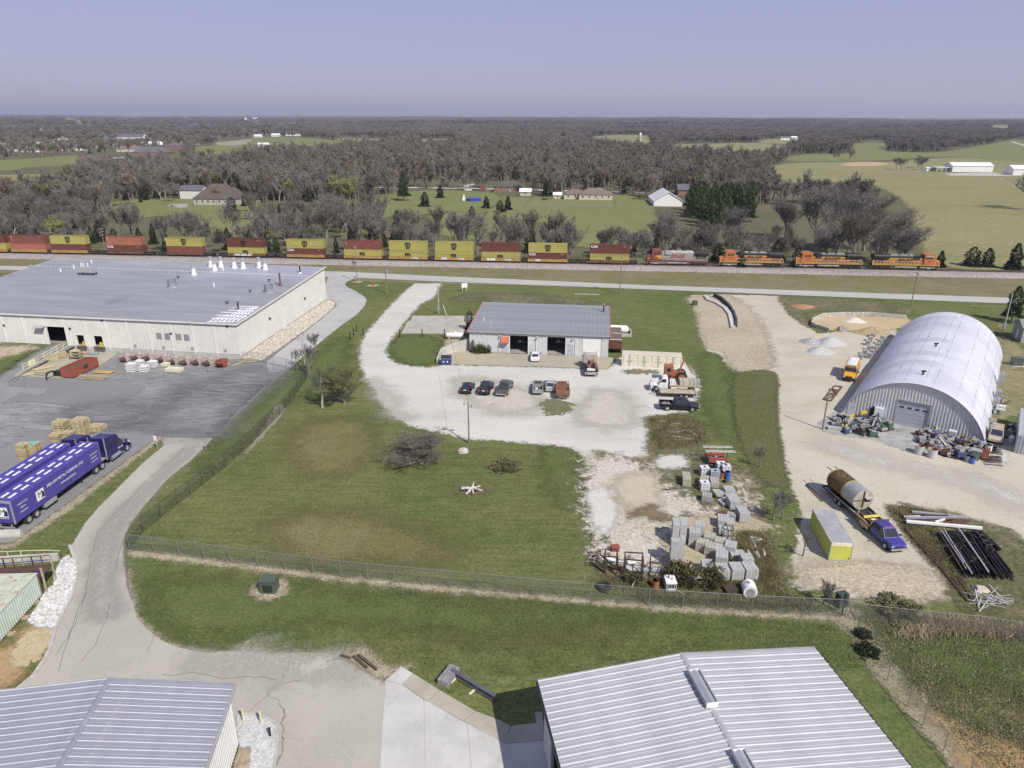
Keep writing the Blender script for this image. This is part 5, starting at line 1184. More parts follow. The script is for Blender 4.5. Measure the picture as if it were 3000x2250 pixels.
tr_rng=random.Random(5)
BARE=[]  # (trunk mesh, crown mesh, height)
for k in range(9):
 H_=(11,12,13,10,12,14,11,9,16)[k];sp=(.55,.5,.6,.62,.42,.55,.7,.5,.75)[k]
 tb,tv,tf=bare_tree(tr_rng,H_,sp,limbs=(9,10,11,9,10,12,10,8,17)[k],twigw=.034 if k<8 else .026,dense=1.15 if k<8 else 1.45)
 BARE.append((tb.mesh('trunk',m_barkp if k==4 else m_bark),tris_mesh('crown',tv,tf,m_twigb if k in(1,3,7)else m_twig),H_))
BUD=[]
for k in range(2):
 tb,tv,tf=bare_tree(tr_rng,12,.55,9,.03,1.0);V,F=add_leaves(tr_rng,tv,2600,.3,None);o=len(tv)
 BUD.append((tb.mesh('trunk',m_bark),tris_mesh('crown',tv+V,tf+[tuple(i+o for i in f)for f in F],m_bud),12))
CEDAR=[]
for k in range(4):
 tb,V,F=conifer(tr_rng,7,(2.1,1.7,2.5,2.0)[k],1700,shape=(.8,1.0,.65,.9)[k]);CEDAR.append((tb.mesh('trunk',m_bark),tris_mesh('crown',V,F,m_cedar),7))
PINE=[]
for k in range(2):
 tb,V,F=conifer(tr_rng,12,3.3,2600,base=.18,shape=.75,leaf=.6);PINE.append((tb.mesh('trunk',m_bark),tris_mesh('crown',V,F,m_pine),12))
def plant(kind,x,y,h,label,cat='tree',group=None,name='bare_tree',sx=1.0):
 a,b_,H0=kind;k=h/H0;z=float(terrain(x,y))
 t=thing(name,label,cat,(x,y,z),tr_rng.uniform(0,6.28),group,(k*sx,k*sx,k));part(a,'trunk',None,t);part(b_,'crown',None,t);return t
def plant_px(kind,px,py,h,*a,**k):q=P(px,py);return plant(kind,q.x,q.y,h,*a,**k)

# --- the tree belt right behind the train, tree by tree
belt='bare trees in the belt behind the train';nb=0
def scatter_px(poly,n,minsep,rng):
 poly=np.array(poly);lo,hi=poly.min(0),poly.max(0);out=[];tries=0
 while len(out)<n and tries<n*60:
  tries+=1;px,py=rng.uniform(lo[0],hi[0]),rng.uniform(lo[1],hi[1])
  if not inside(poly,np.array([px]),np.array([py]))[0]:continue
  q=P(px,py)
  if all((q.x-o.x)**2+(q.y-o.y)**2>minsep*minsep for o in out):out.append(q)
 return out
zones=[([(-40,735),(-40,640),(250,640),(330,700),(560,700),(760,690),(960,690),(960,745),(500,738)],84,(8,14),3.6,'bare grey-brown tree crowded behind the train, above the factory roof','bare trees behind the left part of the train',.34),([(960,745),(960,640),(1120,640),(1240,700),(1340,715),(1340,752)],48,(8,14),3.2,'bare tree in the thick belt behind the middle of the train','bare trees behind the middle of the train',.4),([(1340,752),(1340,712),(1500,720),(1680,715),(1680,758)],24,(8,15),4,'bare slender tree standing before the green meadow','bare trees before the green meadow',.22),([(1730,762),(1740,742),(1900,735),(1900,768)],13,(6,11),3.2,'small bare tree in the sparse row above the last container','small bare trees above the last container',.05),([(1900,770),(1910,715),(2180,722),(2200,770)],30,(6,11),4,'bare tree in the thicket behind the grey locomotive','bare trees behind the grey locomotive',.22),([(2180,780),(2200,700),(2330,700),(2340,785)],10,(5,9),4,'low bare tree between the thickets behind the orange locomotives','low bare trees behind the orange locomotives',.1),([(-40,640),(-40,590),(200,570),(330,600),(320,660),(100,680)],34,(8,13),4.5,'bare tree in the woods at the left edge above the train','bare trees in the left woods',.08),([(240,590),(560,560),(560,585),(330,610)],18,(8,12),5,'bare tree left of the hip-roofed house','bare trees left of the hip-roofed house',.22),([(700,585),(1000,565),(1040,640),(900,680),(770,680)],34,(8,13),4.5,'bare tree right of the hip-roofed house','bare trees right of the hip-roofed house',.08)]
zr_=random.Random(21);zoned=[]
for poly,n,(h0,h1_),sep,lab,grp,ced in zones:
 for q in scatter_px(poly,n,sep,zr_):
  zoned.append(q);w_=grp.split('trees ')[1];g_=grp
  if grp.split()[-1]in('train','meadow','container'):s_=(q-TA).dot(TDIR);w_='behind the '+ORD[min(range(13),key=lambda i:abs(ss[i][0]+6-s_))];lab='bare tree just '+w_;g_='bare trees '+w_
  if zr_.random()<ced:plant(CEDAR[zr_.randrange(4)],q.x,q.y,zr_.uniform(4,8),'dark green cedar among bare trees '+w_,'tree','dark cedars '+w_,'cedar_tree')
  elif zr_.random()<.03:plant(BUD[zr_.randrange(2)],q.x,q.y,zr_.uniform(8,11),'yellow-green budding tree '+w_,'tree','budding trees '+w_,'budding_tree')
  else:plant(BARE[zr_.randrange(8)],q.x,q.y,zr_.uniform(h0,h1_),lab,'tree',g_)
  # big oaks of the right-hand grove, each where it stands
for(x,y,h,sp,lab)in((2300,700,11,1.2,'leftmost wide bare oak of the grove before the pasture'),(2390,715,16,1.1,'tall bare oak at the back of the grove'),(2450,745,17,1.2,'tallest rounded bare oak in the middle of the grove'),(2530,735,15,1.2,'rounded bare oak at the back right of the grove'),(2498,790,14,1.1,'bare oak with pale trunk behind the third locomotive'),(2590,770,13,1.25,'wide bare oak on the right side of the grove'),(2640,790,10,1.3,'low spreading oak at the right end of the grove'),(2420,785,10,1.1,'bare oak in front of the grove, left of pale trunk'),(2560,790,10,1.1,'bare oak in front of the grove, right of pale trunk'),(2150,725,11,1.0,'dense bare oak left of the mown strip'),(1945,730,10,1.0,'dense bare oak above the red locomotive nose')):
 plant_px(BARE[8],x,y,h*1.38,lab,sx=sp*.95)
for(x,y,h,lab)in((2752,783,5.2,'dark cedar alone beside the lead locomotive'),(2845,780,6.2,'left cedar of the pair right of the train'),(2890,782,6.0,'right cedar of the pair right of the train'),(2968,790,8.2,'big dark cedar cut by the right frame edge'),(2275,765,7,'dark cedar above the gap between orange locomotives'),(2100,770,6.5,'dark cedar behind the first orange locomotive'),(490,755,5.5,'round dark cedar before the train above the factory'),(1383,640,5.5,'small round cedar standing alone in the meadow'),(1425,610,6,'round cedar in the meadow near the blue pool'),(1465,622,5.8,'left cedar of the pair in the meadow'),(1488,615,6.8,'right taller cedar of the pair in the meadow'),(1245,605,7.5,'dark cedar left of the meadow behind the thicket'),(1290,580,7,'dark cedar by the pale lane'),(1600,575,7.5,'dark cedar left of the brown-roofed ranch house'),(1625,572,6,'broad cedar beside the brown-roofed ranch house'),(680,620,7,'dark cedar at the right corner of the hip-roofed house'),(120,745,2.2,'small round bush beside the track at far left'),(1920,750,6,'dark cedar above the red cab'),(90,640,6,'dark cedar at the left edge woods'),(2170,790,5,'small dark cedar between first and second orange locomotives')):
 plant_px(CEDAR[zr_.randrange(4)],x,y,h,lab,name='cedar_tree',sx=1.45)
plant_px(PINE[0],1183,588,15,'tall bright green pine left of the meadow',name='pine_tree');plant_px(PINE[1],2962,945,8.5,'green pine on the lawn right of the arched shed',name='pine_tree')
plant_px(PINE[1],812,755,7,'loose light green pine between container stacks',name='pine_tree')
# the pine plantation: a small stand right of the white barn
for k,q in enumerate(scatter_px([(1985,640),(2000,600),(2200,600),(2210,650),(2080,672)],34,3.2,zr_)):plant(PINE[k%2],q.x,q.y,zr_.uniform(11,13.5),'bright green pine in the plantation behind the grey locomotive','tree','pines of the plantation','pine_tree')
for(x,y,h,lab)in((1880,480,14,'bare tree pair at the clearing, left'),):
 pass
for(x,y,h,lab)in((2625,495,11,'left bare tree of the pair in the pasture'),(2640,500,11,'right bare tree of the close pair in the pasture'),(2690,492,12,'left bare tree near the white metal barn'),(2700,498,12,'right bare tree near the white metal barn'),(2450,472,11,'left small bare tree above the orange earth'),(2490,470,13,'right bare tree above the orange earth')):
 plant_px(BARE[zr_.randrange(8)],x,y,h,lab,sx=1.3)
plant_px(BARE[5],3008,615,20,'big bare tree cut by the right edge of the pasture',sx=1.3)

for x,y,h,lab in((1020,612,14,'large yellow-green budding tree left of the bright pine'),(985,590,12,'yellow-green budding tree at the left of the large one'),(850,590,11,'budding tree right of the hip-roofed house'),(815,575,9,'small budding tree behind the hip-roofed house lane'),(1660,735,7,'budding shrub-like tree above the last container')):plant_px(BUD[x%2],x,y,h,lab,name='budding_tree')
# --- near trees and bushes on the lots
tb,tv,tf=bare_tree(tr_rng,7,.55,8,.013,.8);plant_px((tb.mesh('trunk',m_barkp),tris_mesh('crown',tv,tf,m_twig),7),944,1195,7.2,'thin bare tree with pale trunk left of the drive')
tb,tv,tf=bare_tree(tr_rng,8,.62,14,.016,1.3,fork=.08);V,F=add_leaves(tr_rng,tv,3200,.11,None);o_=len(tv)
q=P(1010,1180);t=thing('bushy_tree','bushy tree with green-brown buds beside the gravel lane','tree',q);part(tb.mesh('trunk',m_bark),'trunk',None,t);part(tris_mesh('crown',tv+V,tf+[tuple(i+o_ for i in f)for f in F],M('olive_buds',(.13,.125,.055),.9,var=.35,scale=1)),'crown',None,t);t.scale=(1.25,1.25,.85)
tb,tv,tf=bare_tree(tr_rng,5.2,1.3,26,.012,1.5,fork=.02);q=P(1212,1352)
t=thing('bare_bush','round dark bare bush on the lawn','bush',q);part(tb.mesh('trunk',m_bark),'stems',None,t);part(tris_mesh('crown',tv,tf,M('dark_twigs',(.165,.145,.125),.95,var=.3)),'twigs',None,t);t.scale=(1.6,1.6,.9)
tb,tv,tf=bare_tree(tr_rng,5,.5,8,.014,1.0);sap=(tb.mesh('trunk',m_bark),tris_mesh('crown',tv,tf,m_twig),5)
for(x,y,h,lab)in((2265,1525,4.2,'left bare sapling by the grass strip'),(2291,1522,4.0,'right bare sapling by the grass strip'),(2352,1630,3.0,'bare sapling in the shade of the yellow box'),(2412,1770,3.0,'left bare sapling by the fence corner'),(2428,1780,2.4,'right bare sapling by the fence corner'),(905,1100,6.0,'bare tree at the yard fence corner'),(925,1045,5.0,'small bare tree near the yard light pole'),(868,1075,3.5,'small bare sapling above the grass bank'),(2225,1370,3.2,'bare sapling beside the blue drums'),(1035,790,3.0,'tiny bare sapling near the mailbox')):
 plant_px(sap,x,y,h,lab,name='sapling')
V,F=shrub(tr_rng,1,1,1500,.16);shm=tris_mesh('foliage',V,F,m_hedge);V,F=shrub(tr_rng,1,1,900,.2);shd=tris_mesh('foliage',V,F,m_cedar)
V,F=shrub(tr_rng,1,1,1100,.15);sho=tris_mesh('foliage',V,F,M('olive_shrub',(.115,.11,.05),.9,var=.45,scale=2))
stem=MB().cyl((0,0,-.05),(0,0,.5),.06,.04,5).mesh('stem',m_bark)
def bush(px,py,r,h,mesh,lab,name='shrub'):
 t=thing(name,lab,'shrub',P(px,py),tr_rng.uniform(0,6));link('foliage',mesh,t,scale=(r,r,h));part(stem,'stem',None,t)
tb,V,F=conifer(tr_rng,2.6,.75,900,base=.01,shape=.7,leaf=.16);q=P(*cS((338,722))[0]);t=thing('conical_shrub','small cone-shaped green shrub at the workshop corner','shrub',q);part(tb.mesh('stem',m_bark),'stem',None,t);part(tris_mesh('foliage',V,F,m_hedge),'foliage',None,t)
bush(*cS((420,722))[0],1.1,1.4,shm,'left rounded shrub by the workshop wall');bush(*cS((485,715))[0],1.35,1.25,shm,'right spreading shrub by the workshop wall')
tb,V,F=conifer(tr_rng,4.2,1.3,1200,base=.02,shape=.5,leaf=.26);q=P(*cS((300,455))[0]);t=thing('evergreen','dark evergreen at the workshop left gable','tree',q);part(tb.mesh('trunk',m_bark),'trunk',None,t);part(tris_mesh('crown',V,F,m_cedar),'crown',None,t)
for x,y,r,h,lab in((1120,1390,1.5,1.7,'olive bush beside the leaning slabs in the yard'),(1350,1400,1.3,1.5,'olive bush right of the white generator'),(1040,1330,1.0,1.2,'olive bush just left of the white generator'),(700,1390,.9,.8,'low olive bush under the rusty frames'),(1310,1440,1.0,.9,'low olive bush at the fence near the tank half'),(1500,1270,.7,.8,'small bush between the block stacks')):
 bush(*cY((x,y))[0],r,h,sho,lab)
bush(1480,1368,2.0,.5,sho,'flat brown weed clump on the lawn','weed_clump');bush(2630,1790,2.0,.8,sho,'tangle of dead weeds by the fence','weed_clump')
bush(*cD((1200,470))[0],.9,.6,shd,'lower dark bush growing through the chain fence');bush(*cD((1170,360))[0],.7,.5,shd,'upper dark bush growing through the chain fence')

# --- everything beyond: woods of trees too many to count
m_ft=M('far_twigs',(.195,.178,.16),.95,var=.3,scale=.25,each=.35);m_ftb=M('far_brown_twigs',(.205,.172,.135),.95,var=.3,scale=.25,each=.35);m_ftp=M('far_pale_bark',(.2,.19,.165),.95,var=.3,each=.3);m_ftg=M('far_spring_buds',(.145,.15,.062),.9,var=.3,each=.3)
def far_mesh(k,H,n,tw,mat,clump=1,cedar=False):
 rng=random.Random(100+k);tvA,tfA=[],[]
 for c in range(clump):
  off=Vector((0,0,0))if clump==1 else Vector((rng.uniform(-5,5),rng.uniform(-5,5),0))
  if cedar:tb,tv,tf=conifer(rng,H,H*.3,n,leaf=.9)
  else:tb,tv,tf=bare_tree(rng,H,.46,8,tw,n,levels=3)
  o=len(tvA);tvA+=[q+off for q in tv];tfA+=[tuple(i+o for i in f)for f in tf]
  o=len(tvA);tvA+=[Vector(q)+off for q in tb.v]
  for f in tb.f:
   if len(f)==4:tfA+=[(f[0]+o,f[1]+o,f[2]+o),(f[0]+o,f[2]+o,f[3]+o)]
 return tris_mesh('far_tree',tvA,tfA,mat)
lib=bpy.data.collections.new('far_tree_kinds')
fars=[far_mesh(k,(12,13,11,14,10)[k],1.7,.1,(m_ft,m_ftb,m_ft,m_ftp,m_ftb)[k])for k in range(5)]+[far_mesh(7,8,320,.1,m_cedar,1,True)]+[far_mesh(8,12,.9,.3,m_ft,4),far_mesh(9,12,.9,.3,m_ftb,4),far_mesh(10,11,1.8,.14,m_ftg)]
for i,me in enumerate(fars):lib.objects.link(bpy.data.objects.new('far_tree_%02d'%i,me))
fr=np.random.default_rng(3);pts,idx,rot,scl=[],[],[],[]
fieldpolys=FIELDS
keep_px=[np.array(q)for q in([(540,640),(560,560),(720,560),(760,640)],[(1650,600),(1650,560),(1810,560),(1810,600)],[(1440,570),(1440,540),(1560,540),(1560,580)],[(1920,600),(1925,565),(2045,570),(2045,610)],[(2740,520),(2740,480),(3060,480),(3060,530)],[(200,490),(215,455),(480,440),(540,425),(540,462),(330,492)])]
tr_lane=[(1030,540),(1900,558),(1900,575),(1030,556)]
def zone(r0,r1,n,kinds,smin,smax,test=None):
 u=fr.random(n*4);r=np.sqrt(r0*r0+u*(r1*r1-r0*r0));th=np.radians(fr.uniform(-41,41,n*4));x,y=r*np.sin(th),r*np.cos(th)
 ok=(y+.088*x>262)
 for f in fieldpolys:
  for k_ in(1,1.1,1.2,1.3):ok&=~inside(f,x*k_,y*k_)
 v=np.stack([x,y,np.full_like(x,-CAM_H)],1);D=v@CW;px,py=1500+FPX*(v@CR)/D,1125-FPX*(v@CU)/D
 for q in keep_px:
  for k_ in(0,10,22):ok&=~inside(q,px,py-k_*700/np.maximum(D,300))
 dens=.5+.5*np.sin(x*.013+np.sin(y*.011)*2)*np.cos(y*.009+1)
 ok&=fr.random(len(x))<np.clip(-.05+1.35*dens,0,1)
 nb_=inside(np.array([(-60,345),(520,345),(900,350),(880,410),(560,445),(200,462),(-60,470)]),px,py);ok&=~nb_|(fr.random(len(x))<.2)
 # right of the grove there is open pasture; near belt is planted tree by tree
 near=py>572;ok&=~(near&(r<420))|inside(np.array([(-60,600),(-60,540),(540,540),(540,572)]),px,py)
 x,y,px,py=x[ok][:n],y[ok][:n],px[ok][:n],py[ok][:n]
 k=np.array(kinds)[fr.integers(0,len(kinds),len(x))];ced=fr.random(len(x))<.055
 if 5 in kinds or r0<1500:k=np.where(ced,5,k);k=np.where((k<5)&(fr.random(len(x))<.08),8,k)
 pts.append(np.stack([x,y,terrain(x,y)-.1],1));idx.append(k);rot.append(fr.uniform(0,6.28,len(x)));scl.append(fr.uniform(smin,smax,len(x)))
zone(270,620,3300,[0,1,2,3,4],.7,1.25)
zone(620,1300,9500,[0,1,2,3,4],.7,1.35)
zone(1300,3500,26000,[0,1,2,6,7],.9,1.3)
zone(3500,9000,30000,[6,7],1.3,2.2)
allp=np.concatenate(pts);me=bpy.data.meshes.new('woods');me.vertices.add(len(allp));me.vertices.foreach_set('co',allp.astype(np.float32).ravel())
for nm,ty,ar in(('kind','INT',np.concatenate(idx).astype(np.int32)),('turn','FLOAT',np.concatenate(rot).astype(np.float32)),('size','FLOAT',np.concatenate(scl).astype(np.float32))):
 a=me.attributes.new(nm,ty,'POINT');a.data.foreach_set('value',ar)
woods=link('woods',me);woods['kind']='stuff';woods['label']='bare grey-brown woods covering the land to the horizon'
ng=bpy.data.node_groups.new('woods','GeometryNodeTree');ng.interface.new_socket('Geometry',in_out='INPUT',socket_type='NodeSocketGeometry');ng.interface.new_socket('Geometry',in_out='OUTPUT',socket_type='NodeSocketGeometry')
N_,L_=ng.nodes,ng.links;gi,go=N_.new('NodeGroupInput'),N_.new('NodeGroupOutput');ip=N_.new('GeometryNodeInstanceOnPoints');ci=N_.new('GeometryNodeCollectionInfo')
ci.inputs['Collection'].default_value=lib;ci.inputs['Separate Children'].default_value=True;ci.inputs['Reset Children'].default_value=True
def nattr(nm,ty):q=N_.new('GeometryNodeInputNamedAttribute');q.data_type=ty;q.inputs['Name'].default_value=nm;return q.outputs['Attribute']
ip.inputs['Pick Instance'].default_value=True;cx=N_.new('ShaderNodeCombineXYZ')
L_.new(gi.outputs[0],ip.inputs['Points']);L_.new(ci.outputs[0],ip.inputs['Instance']);L_.new(nattr('kind','INT'),ip.inputs['Instance Index']);L_.new(nattr('turn','FLOAT'),cx.inputs[2]);L_.new(cx.outputs[0],ip.inputs['Rotation']);L_.new(nattr('size','FLOAT'),ip.inputs['Scale']);L_.new(ip.outputs[0],go.inputs[0])
woods.modifiers.new('woods','NODES').node_group=ng

# ==== VEHICLES
m_tyre=M('tyre_rubber',(.03,.03,.03),.9,var=.25);m_rim=M('wheel_rim',(.5,.5,.5),.35,.5,var=.1);m_chrome=M('chrome',(.6,.6,.62),.2,.8,var=.05)
m_lampw=M('headlamp',(.7,.7,.7),.2,var=.05);m_lampr=M('tail_lamp',(.42,.03,.02),.3,var=.05);m_lampo=M('amber_lamp',(.7,.25,.02),.3,var=.05);m_plate=M('number_plate',(.75,.75,.75),.5,var=.05)
m_arch=M('wheel_arch_dark',(.012,.012,.012),.9,var=.1);m_int=M('seat_grey',(.2,.19,.18),.9,var=.2)
def paint(name,c,rough=.28,dirt=None,amt=.3):return M(name,c,rough,.0,var=.06,scale=.8,dirt=dirt or tuple(x*.6+.05 for x in c),dirt_amt=amt,spec=.6)
WH={}
def wheel(t,x,y,r=.34,w=.24,rim=None):
 k=(r,w)
 if k not in WH:WH[k]=(MB().cyl((0,-w/2,0),(0,w/2,0),r,r,16).mesh('wheel',m_tyre),MB().cyl((0,-w/2-.012,0),(0,w/2+.012,0),r*.6,r*.6,12).mesh('rim',rim or m_rim))
 a=part(WH[k][0],'wheel',None,t,loc=(x,y,r));part(WH[k][1],'rim',None,a);return a
def loft_body(secs,mat,t,name='body'):
 """secs: (x, zb, zt, half width, half width at top)"""
 rs=[]
 for x,zb,zt,w,wt in secs:
  h=zt-zb;rs.append([(x,-w*.9,zb),(x,w*.9,zb),(x,w,zb+h*.25),(x,w,zb+h*.65),(x,wt,zt),(x,-wt,zt),(x,-w,zb+h*.65),(x,-w,zb+h*.25)])
 return part(MB().rings(rs),name,mat,t)
def cabin(t,mat,x0,x1,r0,r1,zb,zt,wb,wr,open_glass=False,posts=True):
 """greenhouse: pillars and roof of paint, glass panes set in"""
 b=[(x0,-wb),(x1,-wb),(x1,wb),(x0,wb)];r=[(r0,-wr),(r1,-wr),(r1,wr),(r0,wr)]
 core=MB().rings([[(*q,zb)for q in b],[(*q,zt-.06)for q in r],[(q[0]*.94+(r0+r1)/2*.06,q[1]*.9,zt)for q in r]])
 c=part(core,'cab',mat,t)
 def pane(i,j,f0,f1,g0,g1,nm):
  p=[Vector((*b[i],zb)),Vector((*b[j],zb)),Vector((*r[j],zt-.06)),Vector((*r[i],zt-.06))]
  def at(u,v):return(p[0].lerp(p[1],u)).lerp(p[3].lerp(p[2],u),v)
  q=[at(f0,g0),at(f1,g0),at(f1,g1),at(f0,g1)];n=(q[1]-q[0]).cross(q[3]-q[0]).normalized()*.018
  part(MB().rings([[a-n*.5 for a in q],[a+n for a in q]]),nm,m_glass,t)
 pane(1,2,.06,.94,.08,.92,'windscreen');pane(3,0,.08,.92,.12,.9,'rear_window')
 for i,j in((0,1),(2,3)):
  pane(i,j,.08,.47,.12,.9,'side_window');pane(i,j,.52,.9,.12,.9,'side_window')
 return c
def lamps(t,xf,xr,w,zf,zr_,tall=.16):
 for y in(-1,1):
  part(MB().box(xf-.06,xf+.015,*sorted((y*w,y*(w-.34))),zf-.08,zf+.08),'headlight',m_lampw,t)
  part(MB().box(xr-.015,xr+.06,*sorted((y*w,y*(w-.26))),zr_-tall/2,zr_+tall/2),'tail_light',m_lampr,t)
 part(MB().box(xr-.03,xr+.02,-.25,.25,zr_-.06,zr_+.08),'number_plate',m_plate,t)
def arches(t,xs,w,r):
 for x in xs:
  for y in(-1,1):part(MB().cyl((x,y*(w-.2),r),(x,y*(w+.006),r),r*1.2,r*1.2,16),'wheel_arch',m_arch,t)
def mirrors(t,x,w,z):
 for y in(-1,1):part(MB().box(x-.08,x+.08,*sorted((y*(w+.02),y*(w+.24))),z-.02,z+.16),'mirror',m_black,t)
def car(label,loc,rz,mat,kind='sedan',hitch=False,cat='car'):
 t=thing('parked_car',label,cat,loc,rz)
 if kind=='sedan':
  loft_body([(-2.25,.32,.86,.80,.74),(-2.1,.24,.98,.86,.78),(-1.2,.2,1.0,.9,.8),(1.0,.2,.95,.9,.8),(1.9,.24,.84,.86,.74),(2.25,.32,.66,.74,.62)],mat,t)
  cabin(t,mat,-1.75,1.05,-.95,.3,.94,1.45,.8,.62);lamps(t,2.2,-2.22,.78,.62,.74);arches(t,(-1.35,1.4),.9,.33)
  for x in(-1.35,1.4):
   for y in(-.8,.8):wheel(t,x,y)
  mirrors(t,.7,.88,.96)
 elif kind=='hatch':
  loft_body([(-2.05,.32,.92,.78,.72),(-1.9,.24,1.02,.85,.78),(-1.1,.2,1.02,.9,.8),(.95,.2,.98,.9,.8),(1.8,.24,.88,.86,.74),(2.1,.32,.68,.74,.62)],mat,t)
  cabin(t,mat,-1.95,1.1,-1.5,.3,.98,1.52,.8,.62);lamps(t,2.05,-2.05,.78,.64,.86);arches(t,(-1.3,1.35),.9,.33)
  for x in(-1.3,1.35):
   for y in(-.8,.8):wheel(t,x,y)
  mirrors(t,.75,.88,1.0)
 elif kind=='suv':
  loft_body([(-2.4,.42,1.02,.86,.82),(-2.3,.34,1.14,.93,.86),(1.0,.3,1.12,.96,.88),(2.1,.34,1.06,.92,.82),(2.4,.42,.85,.82,.72)],mat,t)
  cabin(t,mat,-2.3,1.15,-2.05,.4,1.1,1.82,.88,.7);lamps(t,2.36,-2.4,.86,.85,.95,.3);arches(t,(-1.45,1.5),.96,.38)
  for x in(-1.45,1.5):
   for y in(-.86,.86):wheel(t,x,y,.38,.26)
  mirrors(t,.85,.95,1.12);part(MB().box(-2.5,-2.38,-.9,.9,.42,.6),'bumper',m_black,t)
 return t
def pickup(label,loc,rz,mat,L=5.8,Wd=1.98,bed='open',crew=True,hgt=1.9,cat='pickup',glass=True,name='pickup_truck',bedmat=None):
 t=thing(name,label,cat,loc,rz);w=Wd/2;f,r=L/2,-L/2;cx0=r+2.15 if crew else r+2.6
 loft_body([(cx0-.02,.4,1.14,w,w*.95),(f-1.6,.4,1.14,w,w*.92),(f-.25,.42,1.08,w*.96,w*.84),(f,.5,.92,w*.88,w*.76)],mat,t)
 cabin(t,mat,cx0,f-1.35,cx0+.2,f-2.2,1.12,hgt,w*.93,w*.74)
 if bed=='open':
  b=MB();b.box(r,cx0-.06,-w,-w+.1,.5,1.14);b.box(r,cx0-.06,w-.1,w,.5,1.14);b.box(cx0-.16,cx0-.06,-w+.1,w-.1,.5,1.14);part(b,'bed_side',mat,t)
  part(MB().box(r-.06,r,-w*.95,w*.95,.55,1.12),'tailgate',mat,t);part(MB().box(r,cx0-.16,-w+.1,w-.1,.5,.6),'bed_floor',bedmat or M('bed_liner',(.09,.09,.09),.9),t)
  for x in(r+1.2,):
   for y in(-1,1):part(MB().box(x-.45,x+.45,*sorted((y*(w-.28),y*(w-.1))),.6,.85),'wheel_well',bedmat or MATS['bed_liner'],t)
 part(MB().box(r-.14,r-.02,-w*.9,w*.9,.45,.62),'bumper',m_chrome,t);part(MB().box(f-.02,f+.1,-w*.92,w*.92,.45,.68),'bumper',m_chrome,t)
 part(MB().box(f-.02,f+.03,-w*.5,w*.5,.7,.9),'grille',m_black,t)
 lamps(t,f-.02,r-.02,w*.9,.86,.9,.34);arches(t,(r+1.2,f-1.05),w,.4)
 for x in(r+1.2,f-1.05):
  for y in(-1,1):wheel(t,x,y*(w-.12),.4,.28)
 mirrors(t,f-1.7,w,1.15);return t
def heading(p_from,p_to):d=p_to-p_from;return math.atan2(d.y,d.x)
def at_rear(px,py,head,L):q=P(px,py);return Vector((q.x+math.cos(head)*L/2,q.y+math.sin(head)*L/2,.03))
h_=math.radians(83)
m_cblk=paint('black_car_paint',(.014,.014,.018));m_cgrey=paint('grey_car_paint',(.085,.088,.092));m_csil=paint('silver_car_paint',(.36,.37,.385));m_cwht=paint('white_car_paint',(.72,.72,.72));m_cdsil=paint('dull_silver_paint',(.28,.28,.27),.45)
hh=math.radians(80)
car('black hatchback at the left end of the parked row',at_rear(1362,1158,hh,4.2),hh,m_cblk,'hatch')
car('black sport utility car second in the parked row',at_rear(1416,1161,hh,4.8),hh,m_cblk,'suv')
pickup('dark grey crew-cab pickup with empty bed in the parked row',at_rear(1468,1164,math.radians(78),5.8),math.radians(78),m_cgrey)
t=pickup('old silver pickup with no rear glass and junk in its bed',at_rear(1575,1159,math.radians(87),4.9),math.radians(87),m_cdsil,4.9,1.8,crew=False,hgt=1.6)
for(x,y,z,s,mm)in((-1.6,.2,.75,.5,'white_paint'),(-1.1,-.3,.7,.45,'black_metal'),(-1.9,-.35,.7,.35,'white_paint'),(-.9,.4,.7,.3,'grey_trim')):part(MB().box(x-s,x+s*.7,y-s*.4,y+s*.4,.6,z+s*.4),'junk',MATS[mm],t)
car('silver sedan parked left of the red dump truck',at_rear(1612,1152,math.radians(87),4.6),math.radians(87),m_csil)
car('white sedan parked before the open workshop bays',at_rear(1567,1063,math.radians(86),4.6),math.radians(86),m_cwht)
m_red=paint('red_truck_paint',(.34,.05,.045),.4)
t=pickup('red truck with brown steel dump bed at the right of the parked row',at_rear(1649,1172,math.radians(89),5.6),math.radians(89),m_red,5.6,2.05,bed='none',crew=False,hgt=2.0)
m_bed=M('brown_dump_bed',(.22,.11,.07),.7,var=.2,scale=1.5,dirt=(.3,.17,.11))
b=MB();b.box(-2.85,-2.75,-1.15,1.15,.75,1.75);b.box(-2.75,-.3,-1.15,-1.05,.75,1.5);b.box(-2.75,-.3,1.05,1.15,.75,1.5);b.box(-.3,-.2,-1.15,1.15,.75,2.0);part(b,'dump_side',m_bed,t);part(MB().box(-2.75,-.3,-1.05,1.05,.75,.82),'dump_floor',m_bed,t)
rk=MB();
for y in(-1.0,-.5,0,.5,1.0):rk.bar((-.22,y,2.0),(-.22,y,2.35),.05)
rk.bar((-.22,-1.1,2.35),(-.22,1.1,2.35),.06);part(rk,'headache_rack',m_black,t)
t=pickup('black crew-cab pickup facing right by the debris',P(1988,1205)+Vector((.2,.9,.03)),math.radians(-7),m_cblk,6.2,2.05,hgt=1.98);part(MB().box(-2.7,-2.0,-.6,.3,.6,.95),'steel_box',m_steel,t);part(MB().box(-1.8,-1.2,-.5,.5,.6,.85),'steel_box',m_trim,t)
